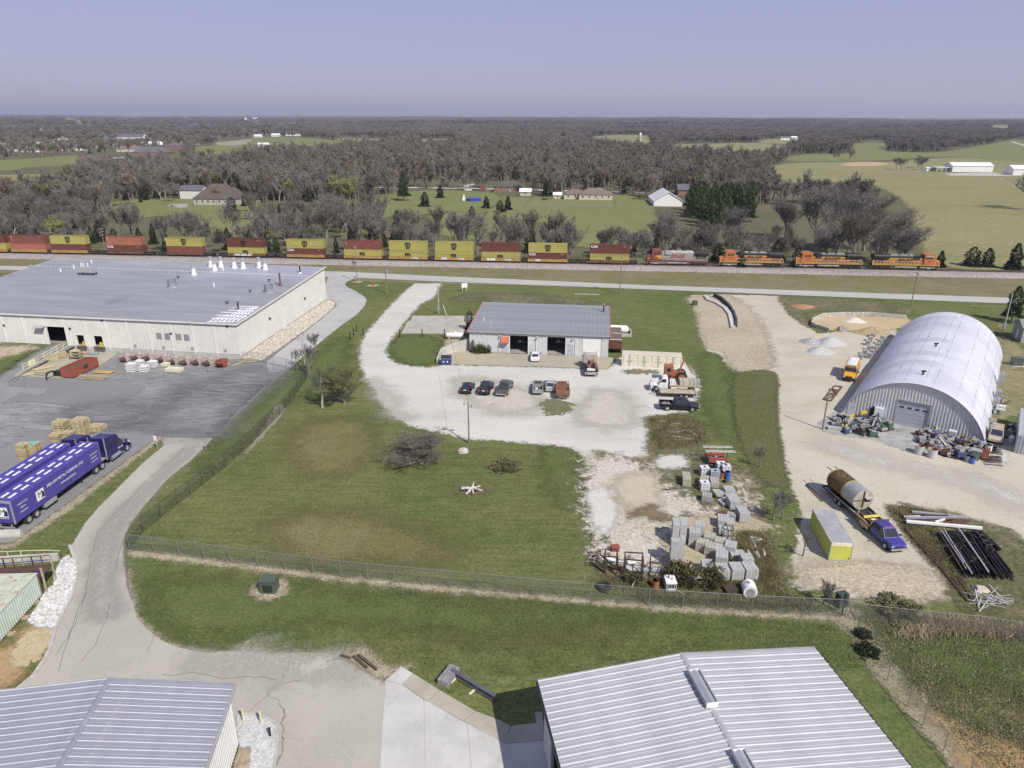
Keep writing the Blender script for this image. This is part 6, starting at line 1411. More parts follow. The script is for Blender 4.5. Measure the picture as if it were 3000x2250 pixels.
# --- cab for medium and heavy trucks
def truck_cab(t,mat,xf,w,hood=1.5,cabl=1.5,zt=2.6,zf=.95,hoodz=1.75,sleeper=0,szt=0):
 """bonneted cab whose front bumper is at xf; returns x behind the cab"""
 hx=xf-hood;cx=hx-cabl
 part(MB().rings([[(xf-.05,-w*.62,zf-.3),(xf-.05,w*.62,zf-.3),(xf-.05,w*.6,hoodz-.35),(xf-.05,-w*.6,hoodz-.35)],[(xf-.4,-w*.72,zf-.3),(xf-.4,w*.72,zf-.3),(xf-.4,w*.66,hoodz-.1),(xf-.4,-w*.66,hoodz-.1)],[(hx,-w*.82,zf-.3),(hx,w*.82,zf-.3),(hx,w*.78,hoodz+.1),(hx,-w*.78,hoodz+.1)]]),'hood',mat,t)
 for y in(-1,1):part(MB().prism([(xf-.1,.55),(xf-.25,1.05),(xf-.65,1.3),(xf-1.2,1.25),(xf-1.55,.75),(xf-1.4,.75),(xf-1.15,1.08),(xf-.7,1.12),(xf-.4,.95),(xf-.3,.55)],*sorted((y*w*.62,y*w)),'y'),'fender',mat,t)
 cb=MB().rings([[(cx,-w*.9,.6),(hx,-w*.9,.6),(hx,w*.9,.6),(cx,w*.9,.6)],[(cx,-w*.9,1.75),(hx,-w*.9,1.75),(hx,w*.9,1.75),(cx,w*.9,1.75)],[(cx+.03,-w*.8,zt-.1),(hx-.5,-w*.8,zt-.1),(hx-.5,w*.8,zt-.1),(cx+.03,w*.8,zt-.1)],[(cx+.15,-w*.7,zt),(hx-.7,-w*.7,zt),(hx-.7,w*.7,zt),(cx+.15,w*.7,zt)]])
 part(cb,'cab',mat,t)
 n=Vector((1,0,.5)).normalized()*.02
 part(MB().quad((hx-.04,-w*.78,1.82),(hx-.04,w*.78,1.82),(hx-.47,w*.72,zt-.16),(hx-.47,-w*.72,zt-.16)),'windscreen',m_glass,t,loc=n)
 for y in(-1,1):
  part(MB().rings([[(cx+.35,y*w*.89,1.72),(hx-.15,y*w*.89,1.72),(hx-.5,y*w*.815,zt-.22),(cx+.35,y*w*.815,zt-.22)],[(cx+.35,y*(w*.89+.03),1.72),(hx-.15,y*(w*.89+.03),1.72),(hx-.5,y*(w*.815+.03),zt-.22),(cx+.35,y*(w*.815+.03),zt-.22)]]),'side_window',m_glass,t)
  part(MB().box(hx-.2,hx-.05,*sorted((y*(w*.95),y*(w*.95+.28))),1.7,2.15),'mirror',m_chrome,t)
  part(MB().box(xf-.22,xf-.06,*sorted((y*w*.62,y*w*.86)),.95,1.15),'headlight',m_lampw,t)
 part(MB().box(xf-.05,xf+.08,-w*.95,w*.95,.45,.75),'bumper',m_chrome,t);part(MB().box(xf-.04,xf+.01,-w*.45,w*.45,.8,hoodz-.42),'grille',m_chrome,t)
 if sleeper:
  part(MB().rings([[(cx-sleeper,-w*.95,.7),(cx+.1,-w*.95,.7),(cx+.1,w*.95,.7),(cx-sleeper,w*.95,.7)],[(cx-sleeper,-w*.95,szt-.5),(cx+.1,-w*.95,szt-.5),(cx+.1,w*.95,szt-.5),(cx-sleeper,w*.95,szt-.5)],[(cx-sleeper+.1,-w*.85,szt-.05),(cx+.2,-w*.85,szt-.25),(cx+.2,w*.85,szt-.25),(cx-sleeper+.1,w*.85,szt-.05)]]),'sleeper',mat,t)
  part(MB().prism([(cx+.1,zt-.1),(cx+.2,szt-.25),(cx+.75,szt-.6),(hx-.6,zt-.02)],-w*.8,w*.8,'y'),'roof_fairing',mat,t)
  for y in(-1,1):part(MB().box(cx-sleeper+.4,cx-sleeper+.95,*sorted((y*w*.95,y*(w*.95+.02))),1.9,2.3),'sleeper_window',m_glass,t)
 return cx-sleeper
 # white flatbed truck, its crates
t=thing('flatbed_truck','white flatbed truck loaded with strapped block pallets','truck',P(1977,1150)+Vector((0,1.2,.02)),math.radians(180-6))
x_=truck_cab(t,m_cwht,4.1,1.2,1.5,1.5,2.5)
part(MB().box(-4.3,x_-.2,-1.22,1.22,1.05,1.2),'flatbed',m_owood,t);part(MB().box(-4.2,3.6,-.45,.45,.7,1.0),'chassis',m_black,t);part(MB().box(x_-.2,x_-.12,-1.2,1.2,1.05,2.6),'headboard',m_black,t)
part(MB().box(-2.2,.6,.85,1.2,.55,1.0),'toolbox',m_cwht,t);part(MB().box(-2.2,.6,-1.2,-.85,.55,1.0),'toolbox',m_cwht,t)
for x in(2.95,-2.9):
 for y in(-.98,.98):wheel(t,x,y,.5,.34)
tw=Matrix.Rotation(math.radians(180-6),3,'Z')
def on_truck(x,y,z):return t.location+tw@Vector((x,y,z))
for k,(x,d,w,h,lab,mm)in enumerate(((-2.0,1.1,2.0,.75,'tan strapped pallet load on the white truck bed',M('tan_blocks',(.46,.42,.33),.9,var=.15)),(-3.5,.65,1.9,.8,'grey empty crate at the tail of the white truck bed',M('grey_block',(.38,.38,.37),.9,var=.1)),(.3,.5,1.6,.6,'white equipment box near the cab on the truck bed',m_white))):
 s_=thing('pallet_load',lab,'load',on_truck(x,0,1.2),math.radians(180-6))
 n=max(2,int(d*2/.35))
 for i in range(n):part(MB().box(-d+i*2*d/n,-d+(i+1)*2*d/n-.03,-w/2,w/2,0,h),'load_block',mm,s_)
 for x2 in(-d*.5,d*.5):part(MB().box(x2-.03,x2+.03,-w/2-.01,w/2+.01,0,h+.01),'strap',m_black,s_)
 # orange crane tractor behind it
m_trac=paint('faded_orange_paint',(.32,.11,.06),.6)
t2=thing('crane_tractor','old orange crane tractor with one huge wheel behind the white truck','tractor',P(1968,1128)+Vector((.3,2.2,.02)),math.radians(-6))
part(MB().box(-1.3,.2,-.9,.9,1.3,2.9),'cab',m_trac,t2);part(MB().box(.2,2.1,-.6,.6,1.1,1.9),'engine_hood',m_trac,t2);part(MB().box(-1.2,2.6,-.5,.5,.6,1.2),'chassis',m_trac,t2)
for y in(-.91,.91):part(MB().box(-.95,-.25,y-.01,y+.01,2.0,2.6),'side_window',m_glass,t2)
part(MB().bar((1.2,-.5,1.6),(1.9,-.5,4.2),.24),'boom',m_trac,t2);part(MB().bar((1.9,-.5,4.2),(3.6,-.5,1.6),.18),'boom_arm',m_trac,t2)
for y in(-1.0,1.0):wheel(t2,1.7,y,1.0,.45,m_trac);wheel(t2,-.8,y,.6,.35)
# flat trailer
t=thing('flat_trailer','empty tandem-axle flat trailer with tan plank deck','trailer',P(1985,1166)+Vector((.1,1.0,.02)),math.radians(180-6))
for i in range(8):part(MB().box(-2.9,2.9,-1.05+i*.262,-1.05+i*.262+.245,.72,.78),'deck_plank',M('deck_planks',(.42,.36,.25),.9,var=.2,scale=2),t)
f=MB();f.box(-3,3,-1.12,-1.06,.55,.8);f.box(-3,3,1.06,1.12,.55,.8);f.box(-3,-2.92,-1.06,1.06,.55,.8);f.box(2.92,3,-1.06,1.06,.55,.8);f.bar((3,-.9,.6),(4.3,0,.6),.1);f.bar((3,.9,.6),(4.3,0,.6),.1);f.bar((3.3,0,.02),(3.3,0,.9),.1);part(f,'frame',m_black,t)
part(MB().box(-2.95,-2.9+.02,-1.0,1.0,.3,.72),'ramp_gate',M('ramp_grey',(.2,.18,.15),.8),t)
for x in(-.55,-1.4):
 for y in(-1.2,1.2):wheel(t,x,y,.38,.24)
for y in(-1,1):part(MB().box(-1.95,0,*sorted((y*1.07,y*1.33)),.78,.84),'mudguard',m_black,t)
# dark flatbed seen from behind, red steel on its bed
hh=math.radians(88);t=thing('steel_truck','dark truck with red steel beams heaped on its bed before the white door','truck',at_rear(1733,1106,hh,8.2),hh)
x_=truck_cab(t,paint('cream_truck_paint',(.42,.39,.33),.5),4.1,1.22,1.5,1.6,2.8)
part(MB().box(-4.0,1.0,-1.22,1.22,1.0,1.12),'flatbed',m_black,t);part(MB().box(-4.0,3.6,-.45,.45,.6,.98),'chassis',m_black,t);part(MB().box(.95,1.05,-1.22,1.22,1.0,2.7),'headboard',M('cream_headboard',(.36,.34,.29),.7),t)
for x in(3.0,-1.6,-2.8):
 for y in(-.98,.98):wheel(t,x,y,.52,.36)
part(MB().box(-4.1,-3.95,-1.2,1.2,.5,.95),'rear_bumper',m_trim,t)
for y in(-.9,.9):part(MB().box(-4.12,-4.09,y-.2,y+.2,.6,.8),'tail_light',m_lampr,t)
for y in(-1.18,1.18):part(MB().cyl((1.3,y,.9),(1.3,y,3.2),.09,.09,7),'exhaust_stack',m_chrome,t)
bl=Matrix.Rotation(hh,3,'Z');bd=lambda x,y,z:t.location+bl@Vector((x,y,z))
for k,(a,b_,w,mm,lab)in enumerate((((-2.9,.5,1.25),(.6,-.5,1.75),.3,paint('red_steel',(.27,.07,.055),.7),'long red steel beam lying across the dark truck bed'),((-3.0,-.8,1.3),(.2,-.9,1.4),.28,MATS['red_steel'],'red steel beam along the right edge of the truck bed'),((-2.4,.9,1.3),(.4,.2,1.7),.22,m_tyre,'black beam across the dark truck bed'),((-3.2,.1,1.25),(-.2,.9,1.5),.2,m_trim,'grey pipe across the dark truck bed'),((-3.6,-.6,1.2),(-3.4,.8,1.25),.4,m_white,'pale drum-like bundle at the truck tail'))):
 o=bd(*a);single(MB().bar((0,0,0),bd(*b_)-o,w),'steel_beam',mm,lab,'beam',o)
 # brown dump trailer beside the workshop
q=P(1801,1038);ta=wsa+math.pi/2;t=thing('dump_trailer','long brown dump trailer parked along the workshop right wall','trailer',(q.x+.1,q.y+.3,.02),ta)
m_brn=M('brown_trailer_paint',(.13,.05,.035),.6,var=.18,dirt=(.2,.11,.08));m_tarp=M('brown_tarp',(.15,.11,.095),.9,var=.15)
for i in range(8):part(MB().box(.1+i*1.1,.1+(i+1)*1.1-.04,-1.25,-1.18,1.1,2.9),'side_panel',m_brn,t);part(MB().box(.1+i*1.1,.1+(i+1)*1.1-.04,1.18,1.25,1.1,2.9),'side_panel',m_brn,t)
part(MB().box(0,.08,-1.25,1.25,1.05,2.9),'tailgate',m_brn,t);part(MB().box(8.9,9.0,-1.25,1.25,1.1,2.9),'front_panel',m_brn,t);part(MB().box(.05,8.95,-1.2,1.2,2.82,2.9),'tarp',m_tarp,t)
for x in(.0,4.6,8.9):part(MB().box(x-.06,x+.1,-1.28,1.28,2.88,3.0),'top_rail',M('pale_rail',(.5,.47,.42),.7),t)
part(MB().box(.1,9,-.5,.5,.8,1.1),'chassis',m_black,t)
for x in(1.0,2.2):
 for y in(-1.0,1.0):wheel(t,x,y,.5,.4)
for y in(-.6,.6):part(MB().bar((7.6,y,.02),(7.6,y,.8),.14),'landing_leg',m_black,t)
# cream container with four double doors
a,b_=P(1821,1073),P(1996,1081);cl=(b_-a).length;ca=math.atan2(b_.y-a.y,b_.x-a.x);m_crm=M('cream_container',(.66,.64,.50),.5,var=.05,dirt=(.5,.47,.36))
t=thing('storage_container','cream side-opening storage container with four double doors','container',a,ca);CHs=2.45
part(MB().box(0,cl,.08,2.4,.1,CHs-.06),'body',m_crm,t);fm=MB()
for x in(0,cl-.14):
 for y in(0,2.3):fm.box(x,x+.14,y,y+.14,.02,CHs)
fm.box(.14,cl-.14,0,.12,CHs-.12,CHs);fm.box(.14,cl-.14,0,.12,.02,.16);part(fm,'frame',m_crm,t)
for i in range(44):x=.02+i*(cl-.04)/44;part(MB().prism([(x,CHs-.05),(x+.06,CHs+.01),(x+.14,CHs+.01),(x+.2,CHs-.05)],.05,2.4,'y'),'roof_rib',m_crm,t)if i%1==0 else None
for k in range(4):
 x0=.3+k*(cl-.4)/4;dw=((cl-.4)/4-.4)/2
 for j in range(2):
  xa=x0+j*(dw+.02);d=part(MB().box(xa,xa+dw,.0,.06,.2,CHs-.16),'door',m_crm,t)
  for z in(.72,1.2,1.68):part(MB().box(xa+.03,xa+dw-.03,-.012,.0,z-.015,z+.015),'door_groove',m_trim,d)
  xb=xa+(dw-.1 if j==0 else .1);part(MB().cyl((xb,-.05,.15),(xb,-.05,CHs-.1),.025,n=6),'lock_rod',m_steel,d);part(MB().bar((xb,-.07,1.15),(xb+(-.4 if j==0 else .4),-.07,1.1),.05),'handle',m_steel,d)
part(MB().box(7.1/11*cl,7.1/11*cl+.36,-.03,-.0,1.0,1.3),'warning_sticker',M('orange_sticker',(.7,.3,.05),.6),t)
for x in(4.4,6.0):part(MB().box(x/11*cl,x/11*cl+.4,-.02,.1,.02,.12),'fork_pocket',m_lampo,t)
# cream school bus
ba=math.radians(-122+8);q=P(2484,1120);m_sch=paint('school_bus_yellow',(.62,.32,.03),.4)
d_=(P(2515,1065)-P(2484,1118));ba=math.atan2(-d_.y,-d_.x);ba=QA+math.radians(-90+5)
t=thing('school_bus','short yellow school bus with white roof beside the arched shed','bus',(q.x-math.cos(ba)*3.3,q.y-math.sin(ba)*3.3,.03),ba)
part(MB().rings([[(x,-w,.55),(x,w,.55),(x,w,2.2),(x,w*.82,2.75),(x,-w*.82,2.75),(x,-w,2.2)]for x,w in((-3.3,1.1),(1.75,1.1))]),'body',m_sch,t)
part(MB().prism([(-1.08,2.25),(-.85,2.72),(-.5,2.84),(.5,2.84),(.85,2.72),(1.08,2.25),(1.02,2.25),(-1.02,2.25)],-3.32,1.76,'x'),'roof',m_cwht,t)
loft_body([(1.74,.5,1.5,1.0,.9),(2.7,.5,1.35,.98,.85),(3.25,.55,1.15,.9,.78)],m_sch,t,'hood')
part(MB().quad((1.78,-.95,1.52),(1.78,.95,1.52),(1.77,.9,2.25),(1.77,-.9,2.25)),'windscreen',m_glass,t,loc=(.02,0,0));part(MB().box(1.72,1.82,-.8,.8,2.32,2.68),'sign_board',m_sch,t)
lettering('SCHOOL BUS',.22,m_print_k,t,(1.83,0,2.5),'x',.02)
for y in(-.72,.72):part(MB().cyl((1.8,y,2.5),(1.87,y,2.5),.11,.11,10),'warning_lamp',m_lampr,t)
for sg in(-1,1):
 for k in range(6):part(MB().box(-3.0+k*.78,-2.4+k*.78,*sorted((sg*1.1,sg*1.115)),1.55,2.15),'side_window',m_glass,t)
 part(MB().box(-3.3,1.7,*sorted((sg*1.1,sg*1.112)),1.2,1.28),'rub_rail',m_black,t);part(MB().bar((2.3,sg*1.0,1.5),(2.5,sg*1.3,1.9),.05),'mirror_arm',m_black,t);part(MB().box(2.45,2.55,*sorted((sg*1.2,sg*1.45)),1.75,2.05),'mirror',m_black,t)
part(MB().box(3.2,3.38,-.98,.98,.5,.75),'bumper',m_black,t);part(MB().box(3.2,3.28,-.5,.5,.78,1.05),'grille',m_black,t)
for y in(-.75,.75):part(MB().box(3.2,3.29,y-.14,y+.14,.85,1.05),'headlight',m_lampw,t)
for x in(2.3,-1.9):
 for y in(-.92,.92):wheel(t,x,y,.42,.28)
part(MB().cyl((.5,0,2.8),(.5,0,3.0),.1,.1,8),'strobe',m_white,t);part(MB().box(-2.2,-1.6,-.3,.3,2.82,2.88),'roof_hatch',m_white,t)
# beige minivan beside the shed
m_bei=paint('beige_van_paint',(.42,.38,.31),.35);va=QA-math.pi/2;q=P(*cJ((1890,560))[0])
t=thing('minivan','beige minivan parked between the shed and the grey container','van',(q.x-math.cos(va)*2.3,q.y-math.sin(va)*2.3,.03),va)
loft_body([(-2.4,.4,1.02,.88,.84),(-2.2,.32,1.1,.96,.88),(1.3,.28,1.08,.98,.9),(2.1,.32,.92,.92,.8),(2.4,.42,.75,.8,.7)],m_bei,t);cabin(t,m_bei,-2.3,1.65,-2.05,.55,1.05,1.78,.9,.72);lamps(t,2.36,-2.4,.84,.68,.95,.3);arches(t,(-1.5,1.5),.98,.34);mirrors(t,1.1,.95,1.05)
for x in(-1.5,1.5):
 for y in(-.88,.88):wheel(t,x,y)
part(MB().box(-1.8,.4,-.62,.62,1.78,1.8),'roof_panel',M('tan_roof',(.4,.33,.26),.5),t)
# blue old truck with its flatbed, trailer and tank
kb=5.531;cL=K(2350,1380,kb);p_f=P(*cL((1560,1345))[0]);p_r=P(*cL((1070,900))[0]);hb=heading(p_r,p_f)
m_blu=paint('blue_truck_paint',(.045,.04,.26),.3,(.12,.11,.22));L_=6.4
t=pickup('old blue flatbed truck towing the tank trailer',Vector((p_f.x-math.cos(hb)*L_/2,p_f.y-math.sin(hb)*L_/2,.03)),hb,m_blu,L_,2.0,bed='none',crew=False,hgt=1.95)
part(MB().box(-3.3,-.7,-1.15,1.15,.95,1.05),'flatbed',m_rust,t)
for y in(-1.1,1.1):part(MB().box(-3.3,-.7,y-.05,y+.05,1.05,1.3),'bed_side',M('tan_wood_side',(.36,.29,.19),.9),t);part(MB().box(-2.6,-1.0,*sorted((y,y*.85)),.45,.95),'toolbox',M('tan_box',(.42,.37,.27),.7),t)
part(MB().box(-.72,-.6,-1.1,1.1,.95,1.9),'headboard',m_rust,t)
for k in range(4):part(MB().bar((.85,-.5+k*.33,1.98),(1.0,-.5+k*.33,1.98),.08),'roof_lamp',m_lampo,t)
bt_=t;Rb=Matrix.Rotation(hb,3,'Z');ob=lambda x,y,z:bt_.location+Rb@Vector((x,y,z))
for(a,b_,w,mm,lab)in(((-3.4,-.5,1.15),(-.9,-.5,1.15),.28,m_rust,'rusty beam on the left of the blue truck bed'),((-3.4,.5,1.15),(-.9,.5,1.15),.28,m_rust,'rusty beam on the right of the blue truck bed'),((-2.2,-.9,1.4),(-2.2,.95,1.45),.2,M('yellow_sling',(.7,.6,.15),.8),'yellow sling thrown over the blue truck bed'),((-1.6,-.2,1.25),(-1.0,-.2,1.25),.5,m_white,'white engine part behind the blue cab')):
 o=ob(*a);single(MB().bar((0,0,0),ob(*b_)-o,w),'load_piece',mm,lab,'load',o)
p_h=ob(-3.3,0,0);p_t=P(*cL((640,470))[0]);ht=heading(p_t,P(*cL((930,720))[0]))
p_c=P(*cL((780,590))[0]);t=thing('tank_trailer','black low trailer carrying the big tank','trailer',(p_c.x,p_c.y,.02),ht)
f=MB();f.box(-4.2,3.2,-1.3,-1.1,.65,.85);f.box(-4.2,3.2,1.1,1.3,.65,.85);f.box(-4.2,3.2,-1.1,1.1,.65,.75);f.bar((3.2,-.9,.7),(5.4,0,.75),.16);f.bar((3.2,.9,.7),(5.4,0,.75),.16);part(f,'frame',m_black,t)
for y in(-1.22,1.22):part(MB().box(-3.6,3.0,y-.04,y+.04,.85,.93),'side_rail',M('pale_side_rail',(.5,.48,.42),.6),t)
for x in(-1.3,-.4):
 for y in(-1.15,1.15):wheel(t,x,y,.4,.26)
part(MB().bar((3.0,-1.1,.1),(3.0,-1.1,1.5),.1),'jack',m_steel,t);part(MB().box(-4.3,-4.15,-1.2,1.2,.5,.8),'bumper',m_black,t)
tk=thing('big_tank','big rusty brown and silver cylindrical tank strapped on the trailer','tank',(p_c.x+math.cos(ht)*-.6,p_c.y+math.sin(ht)*-.6,.82),ht);TR,n=1.55,28
def tcyl(x0,x1,r,cap0=False,cap1=False):return MB().rings([[(x,r*math.cos(2*math.pi*k/n),TR+r*math.sin(2*math.pi*k/n))for k in range(n)]for x in(x0,x1)],0,cap0,cap1)
part(tcyl(-3.6,.3,TR,True,False),'rusty_shell',M('brown_stained_tank',(.10,.065,.03),.6,.1,var=.45,scale=.9,dirt=(.22,.17,.055),dirt_amt=.55),tk,smooth=False)
part(tcyl(.3,3.1,TR,False,False),'silver_shell',M('silver_tank',(.40,.40,.40),.45,.3,var=.12,dirt=(.3,.29,.27)),tk);part(tcyl(3.05,3.12,TR*.985,True,True),'end_plate',M('end_plate',(.40,.37,.30),.6,.1,var=.25,dirt=(.3,.2,.1)),tk)
part(tcyl(1.6,1.72,TR*1.015,False,False),'seam_band',m_trim,tk);part(tcyl(.24,.38,TR*1.02,False,False),'yellow_strap',MATS['yellow_sling'],tk);part(tcyl(-3.5,-3.38,TR*1.02,False,False),'yellow_strap',MATS['yellow_sling'],tk)
tk.scale=(.82,.84,.84);part(MB().box(3.1,3.3,-.05,.05,TR-1.1,TR+1.4),'end_brace',m_rust,tk);part(MB().box(3.1,3.22,-1.4,1.4,TR-.05,TR+.05),'end_brace',m_rust,tk);part(MB().box(3.1,3.16,.3,1.1,TR-.3,TR+.35),'manhole',m_dark,tk);part(MB().prism([(3.1,TR+.4),(3.7,TR+.3),(3.7,TR+.35),(3.1,TR+.46)],.2,1.3,'y'),'manhole_cover',m_steel,tk)
for y in(-.7,.5):part(MB().bar((-3.4,y,TR+1.2),(-5.2,y,TR+1.1),.09),'pipe',m_rust,tk)
for x in(-2.6,2.2):part(MB().box(x-.2,x+.2,-1.0,1.0,0.0,.35),'cradle',m_black,tk)
# yellow box body
b0,b1=P(*cL((420,1452))[0]),P(*cL((120,885))[0]);ya=heading(b1,b0);L_=(b1-b0).length;Wb=2.3
t=thing('truck_box','lime-yellow truck box body with grey roof standing on the dirt','box body',b0,ya);m_yg=M('lime_yellow_paint',(.50,.52,.10),.5,var=.07,dirt=(.4,.4,.12));m_rfg=M('grey_box_roof',(.34,.34,.35),.7,var=.15,scale=.8,dirt=(.25,.25,.26))
Hb=2.15
part(MB().box(-L_,-.06,.0,.05,.1,Hb),'side_wall',m_yg,t);part(MB().box(-L_,-.06,Wb-.05,Wb,.1,Hb),'side_wall',m_yg,t);part(MB().box(-.06,-.02,.1,Wb-.1,.15,Hb-.3),'roll_door',m_yg,t);part(MB().box(-L_,-L_+.05,.05,Wb-.05,.1,Hb),'front_wall',m_yg,t)
for i in range(9):part(MB().box(-L_+i*(L_-.1)/9,-L_+(i+1)*(L_-.1)/9-.015,.0,Wb,Hb,Hb+.05+.012*(i%2)),'roof_panel',m_rfg,t)
f=MB();f.box(-.1,0,0,.1,.05,Hb+.06);f.box(-.1,0,Wb-.1,Wb,.05,Hb+.06);f.box(-.1,0,.1,Wb-.1,.05,.15);part(f,'door_frame',M('grey_frame',(.36,.37,.38),.5),t);part(MB().box(-.12,.01,.1,Wb-.1,Hb-.3,Hb+.06),'door_header',M('pale_cream',(.72,.7,.5),.5),t)
f=MB();f.box(-L_,-.1,.02,Wb-.02,.0,.1);part(f,'base_frame',m_black,t);part(MB().box(-.015,.0,Wb-.3,Wb-.22,.3,.5),'latch',m_black,t)

# --- the two semi trucks
cM=K(0,1250,5.0275);m_prp=M('purple_blue_curtain',(.075,.06,.29),.5,var=.07,scale=.3,dirt=(.065,.055,.23),dirt_amt=.3);m_nav=paint('dark_blue_tractor',(.018,.014,.10),.25)
tr_rear=P(*cM((235,1440))[0],1.1);tr_front=P(*cM((1500,530))[0],1.1);sa=math.atan2(tr_front.y-tr_rear.y,tr_front.x-tr_rear.x);TL=(tr_front-tr_rear).length
def semi(rear_right,lab,near):
 t=thing('semi_trailer',f'blue-purple covered trailer with white lettering, {lab}','trailer',(rear_right.x,rear_right.y,.05),sa,'blue-purple trailers of the parked trucks');Wt,zb,zt=2.55,1.15,3.95
 part(MB().rings([[(x,0,zb),(x,Wt,zb),(x,Wt,zt-.12),(x,Wt-.12,zt),(x,.12,zt),(x,0,zt-.12)]for x in(.12,TL)]),'cover',m_prp,t)
 f=MB();f.box(0,.1,0,.16,zb-.1,zt);f.box(0,.1,Wt-.16,Wt,zb-.1,zt);f.box(0,.1,.16,Wt-.16,zt-.28,zt);part(f,'rear_frame',m_steel,t);part(MB().box(.03,.12,.16,Wt-.16,zb,zt-.28),'rear_curtain',m_prp,t)
 f=MB();f.box(TL,TL+.07,0,.1,zb-.05,zt+.03);f.box(TL,TL+.07,Wt-.1,Wt,zb-.05,zt+.03);f.box(TL,TL+.07,.1,Wt-.1,zt-.1,zt+.03);part(f,'front_frame',m_steel,t);part(MB().box(.1,TL,.3,Wt-.3,.85,1.12),'chassis',m_black,t)
 for k in range(8):
  x=.75+k*(TL-1.4)/7.4
  for y in(.55,1.45):part(MB().box(x,x+1.15,y,y+.32,zt+.004,zt+.02),'roof_window',m_white,t)
 part(MB().box(0,.12,.3,Wt-.3,.5,.62),'underride_bar',m_steel,t)
 for y in(.6,Wt-.6):part(MB().box(0,.12,y-.06,y+.06,.62,.95),'bar_post',m_steel,t)
 part(MB().box(4.6,6.6,-.02,.5,.5,1.05),'side_box',m_steel,t)
 for x in(2.0,3.25):
  for y in(.3,Wt-.3):wheel(t,x,y,.5,.5)
 for y in(.5,Wt-.5):part(MB().bar((TL-3.6,y,.02),(TL-3.6,y,.9),.15),'landing_leg',m_black,t)
 c_=TL/2
 lettering('MID-AM METAL FORMING, INC.',.5,m_print_w,t,(8.85,-.012,2.85),-1,.012,.1,.95);lettering('www.mamf.com',.42,m_print_w,t,(9.0,-.012,2.1),-1,.012,.2)
 for sx_,arr in((1.55,('- Metal Forming','Painting','- Fabrication')),(TL-1.25,('- Architectural','Aerospace','- Commercial'))):
  for i,s_ in enumerate(arr):lettering(s_,.26,m_print_w,t,(sx_,-.012,3.0-i*.5),-1,.02,.2)
 def logo(loc,side):
  pl=part(MB().box(-.65,.65,-.006,.006,-.62,.62),'logo_panel',m_white,t,loc=loc,rot=(0,0,0 if side==-1 else-math.pi/2));
  link('logo',text_mesh('M',1.05,m_print_k,.0),pl,(0,-.012,0),(math.pi/2,0,0))
  part(MB().quad((.1,-.01,-.5),(.62,-.01,-.5),(.62,-.01,.1),(.35,-.01,.3)),'logo_stroke',MATS['dark_blue_tractor'],pl)
 logo((4.3,-.012,2.45),-1);logo((.018,Wt/2,2.5),'-x')
 lettering('www.mamf.com',.2,m_print_w,t,(.01,Wt/2,1.75),'-x',.02)
 # tractor
 d=thing('semi_tractor',f'dark blue sleeper tractor coupled to the {lab}','truck',Vector((rear_right.x,rear_right.y,.05))+Matrix.Rotation(sa,3,'Z')@Vector((TL+2.7,Wt/2,0)),sa,'dark blue tractors of the parked trucks')
 x_=truck_cab(d,m_nav,4.0,1.22,1.6,1.5,2.7,1.0,1.75,2.0,3.75);part(MB().box(-4.4,3.4,-.45,.45,.65,1.0),'chassis',m_black,d);part(MB().box(x_-1.0,x_-.1,-1.0,1.0,1.0,1.06),'deck_plate',m_steel,d)
 for y in(-1.12,1.12):part(MB().cyl((x_-.25,y,.8),(x_-.25,y,3.9),.1,.1,8),'exhaust_stack',m_chrome,d);part(MB().cyl((-.6,y,.65),(1.3,y,.65),.3,.3,12),'fuel_tank',m_chrome,d);part(MB().box(1.5,2.2,*sorted((y*.95,y*1.1)),.35,.5),'step',m_chrome,d)
 for x in(3.0,-2.6,-3.85):
  for y in(-1.0,1.0):wheel(d,x,y,.52,.42 if x<0 else .3)
 lettering('MID-AM',.3,m_print_w,d,(1.7,-1.12,1.3),-1,.03)
semi(tr_rear,'nearer trailer along the grass',True)
r2=P(*cM((1020,258))[0],3.95);f2=Matrix.Rotation(sa,3,'Z');back=Vector((math.cos(sa),math.sin(sa),0))*TL;r2=Vector((r2.x,r2.y,0))-back
semi(r2,'farther trailer beside the pallets',False)

# ==== POLES, WIRES, FENCES
def lamp_head(parent,x,z,s=1,mat=None):
 part(MB().bar((0,0,z),(x,0,z+.15),.07),'lamp_arm',m_steel,parent);part(MB().cyl((x,0,z+.25),(x+.12*s,0,z-.1),.14,.26,9),'lamp_head',m_trim,parent)
def pole(px,py,h,label,r=.14,mat=None,arms=0,lean=0,extra=None,name='utility_pole',cat='utility pole',rz=TANG):
 t=thing(name,label,cat,P(px,py),rz);part(MB().cyl((0,0,-.1),(lean,0,h),r,r*.7,8),'pole',mat or m_pole,t)
 for k in range(arms):
  z=h-.35-k*1.0;part(MB().bar((lean,-1.2,z),(lean,1.2,z),.12),'crossarm',m_pole,t)
  for y in(-1.05,-.4,.4,1.05):part(MB().cyl((lean,y,z+.06),(lean,y,z+.24),.05,.04,6),'insulator',m_white,t)
 if extra:extra(t)
 return t
def xf(t):part(MB().cyl((.3,-.1,5.4),(.3,-.1,6.4),.26,.26,10),'transformer',m_steel,t)
pole(1000+105/2.212,750+170/2.212,10.3,'tall wooden utility pole with crossarm by the loop drive',arms=1)
pole(1000+295/2.212,750+245/2.212,7.7,'wooden pole with grey transformer near the hydrant',extra=xf)
pole(1000+1803/2.212,750+245/2.212,10.5,'tall wooden pole beside the road behind the workshop',arms=2)
pole(1000+632/2.212,750+375/2.212,6.9,'pale pole with meter box left of the workshop',.13,M('pale_pole',(.38,.36,.33),.9,var=.15),extra=lambda t:part(MB().box(-.2,.2,-.3,-.12,.9,2.0),'meter_box',m_steel,t))
pole(1900+1545/2.011,750+297/2.011,8.7,'wooden pole with crossarm behind the arched shed',arms=2)
